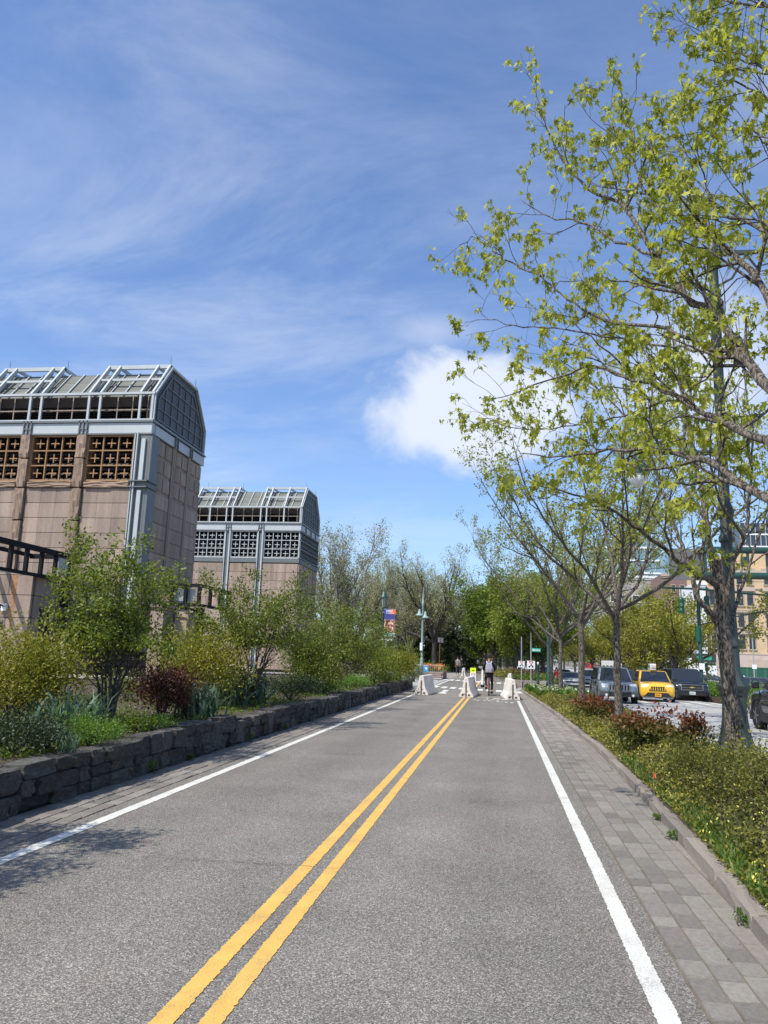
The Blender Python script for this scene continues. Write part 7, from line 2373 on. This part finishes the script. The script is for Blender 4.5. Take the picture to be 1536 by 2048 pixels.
def tower(name, label, px0, px1, Y, ztop, z0, m, floor, nmull, depth=18):
    xa, xb = gx(px0, Y), gx(px1, Y)
    t = thing(name, label, 'tower', ((xa + xb) / 2, Y, 0), 0, 'towers beyond the trees')
    w = xb - xa
    MB().box(-w / 2, w / 2, 0, depth, -1, ztop).build('curtain_wall', m, t)
    b = MB()
    z = z0
    while z < ztop:
        b.box(-w / 2 - .1, w / 2 + .1, -.25, 0, z, z + .5); z += floor
    b.build('floor_band', MATS['sign_white'], t, kind='stuff')
    b = MB()
    for i in range(nmull + 1):
        x = -w / 2 + w * i / nmull
        b.box(x - .09, x + .09, -.18, 0, z0, ztop)
    b.build('mullion', MATS['steel_white'], t, kind='stuff')
    return t
tower('glass_tower', 'blue glass office block with white floor bands seen through the bare limbs', 1196, 1328, 230, 37.5, 20, MATS['curtain_glass'], 3.7, 12)
tower('glass_tower', 'dark glass tower top at right edge above the gantry', 1494, 1600, 260, 48.0, 20, MATS['dark_glass'], 4.0, 10)
tower('glass_tower', 'pale tower glimpsed between the furrowed trunk and lamp post', 1345, 1405, 280, 42.0, 20, MATS['curtain_glass'], 4.0, 8)
# green site hoarding, sheds
def hoarding(label, px0, px1, Y, h, z0=None):
    xa, xb = gx(px0, Y), gx(px1, Y)
    t = thing('site_hoarding', label, 'fence', ((xa + xb) / 2, Y, zav(Y) + .13), 0, 'green hoardings across the avenue')
    w = xb - xa
    k = max(1, int(w / 1.25))
    pm_ = MB().box(-.5, .5, -.02, .02, 0, h).mesh('board', MATS['fence_green'])
    for i in range(k):
        put('board', pm_, t, (-w / 2 + w * (i + .5) / k, .01 * (i % 2), 0), None, (w / k - .03, 1, 1))
    MB().box(-w / 2, w / 2, -.06, -.03, h - .18, h - .08).box(-w / 2, w / 2, -.06, -.03, .2, .3).build('rail', MATS['fence_green'], t)
hoarding('dark green plywood hoarding in front of the tan building', 1440, 1640, 128, 2.5)
hoarding('green hoarding between the signal post and furrowed trunk', 1385, 1432, 126, 2.9)
sh_ = thing('site_shed', 'dark green sidewalk shed roof left of the signal post', 'shed', (gx(1384, 124), 124, zav(124)))
MB().box(-3.4, 3.2, -1.2, 1.2, 3.1, 4.4).build('deck', MATS['brown_shed'], sh_)
pq = MB().box(-.06, .06, -.06, .06, 0, 3.1).mesh('post', MATS['fence_green'])
for i in range(5):
    put('post', pq, sh_, (-3.2 + i * 1.55, -1.0, 0))
for i, (px, Y, h, lab) in enumerate(((1508, 118, 7.4, 'thin pale street lamp before the tan building at right'), (1466, 100, 6.0, 'thin dark utility post with steps right of the furrowed trunk'))):
    t = thing('utility_post', lab, 'post', (gx(px, Y), Y, zav(Y)))
    MB().tube([(0, 0, 0), (0, 0, h)], .09, 8).build('post', MATS['galvanised' if i == 0 else 'lamp_green'], t)
    MB().tube([(0, 0, h - .1), (-1.2, 0, h + .25)], .05, 6).build('arm', MATS['galvanised'], t)
    MB().box(-.25, .35, -.12, -.06, 2.4, 3.0).build('sign_plate', MATS['sign_white'], t)
for i, (px, Y, lab) in enumerate(((1424, 92, 'white notice board on a green post left of the furrowed trunk'),)):
    t = thing('notice_post', lab, 'sign', (gx(px, Y), Y, zav(Y)))
    MB().box(-.06, .06, -.06, .06, 0, 3.6).build('post', MATS['gantry_green'], t)
    MB().box(-.45, .45, -.12, -.07, 1.5, 2.6).build('plate', MATS['sign_white'], t)
    MB().box(-1.6, .0, -.1, -.05, 3.2, 3.6).build('name_blade', MATS['sign_green'], t)
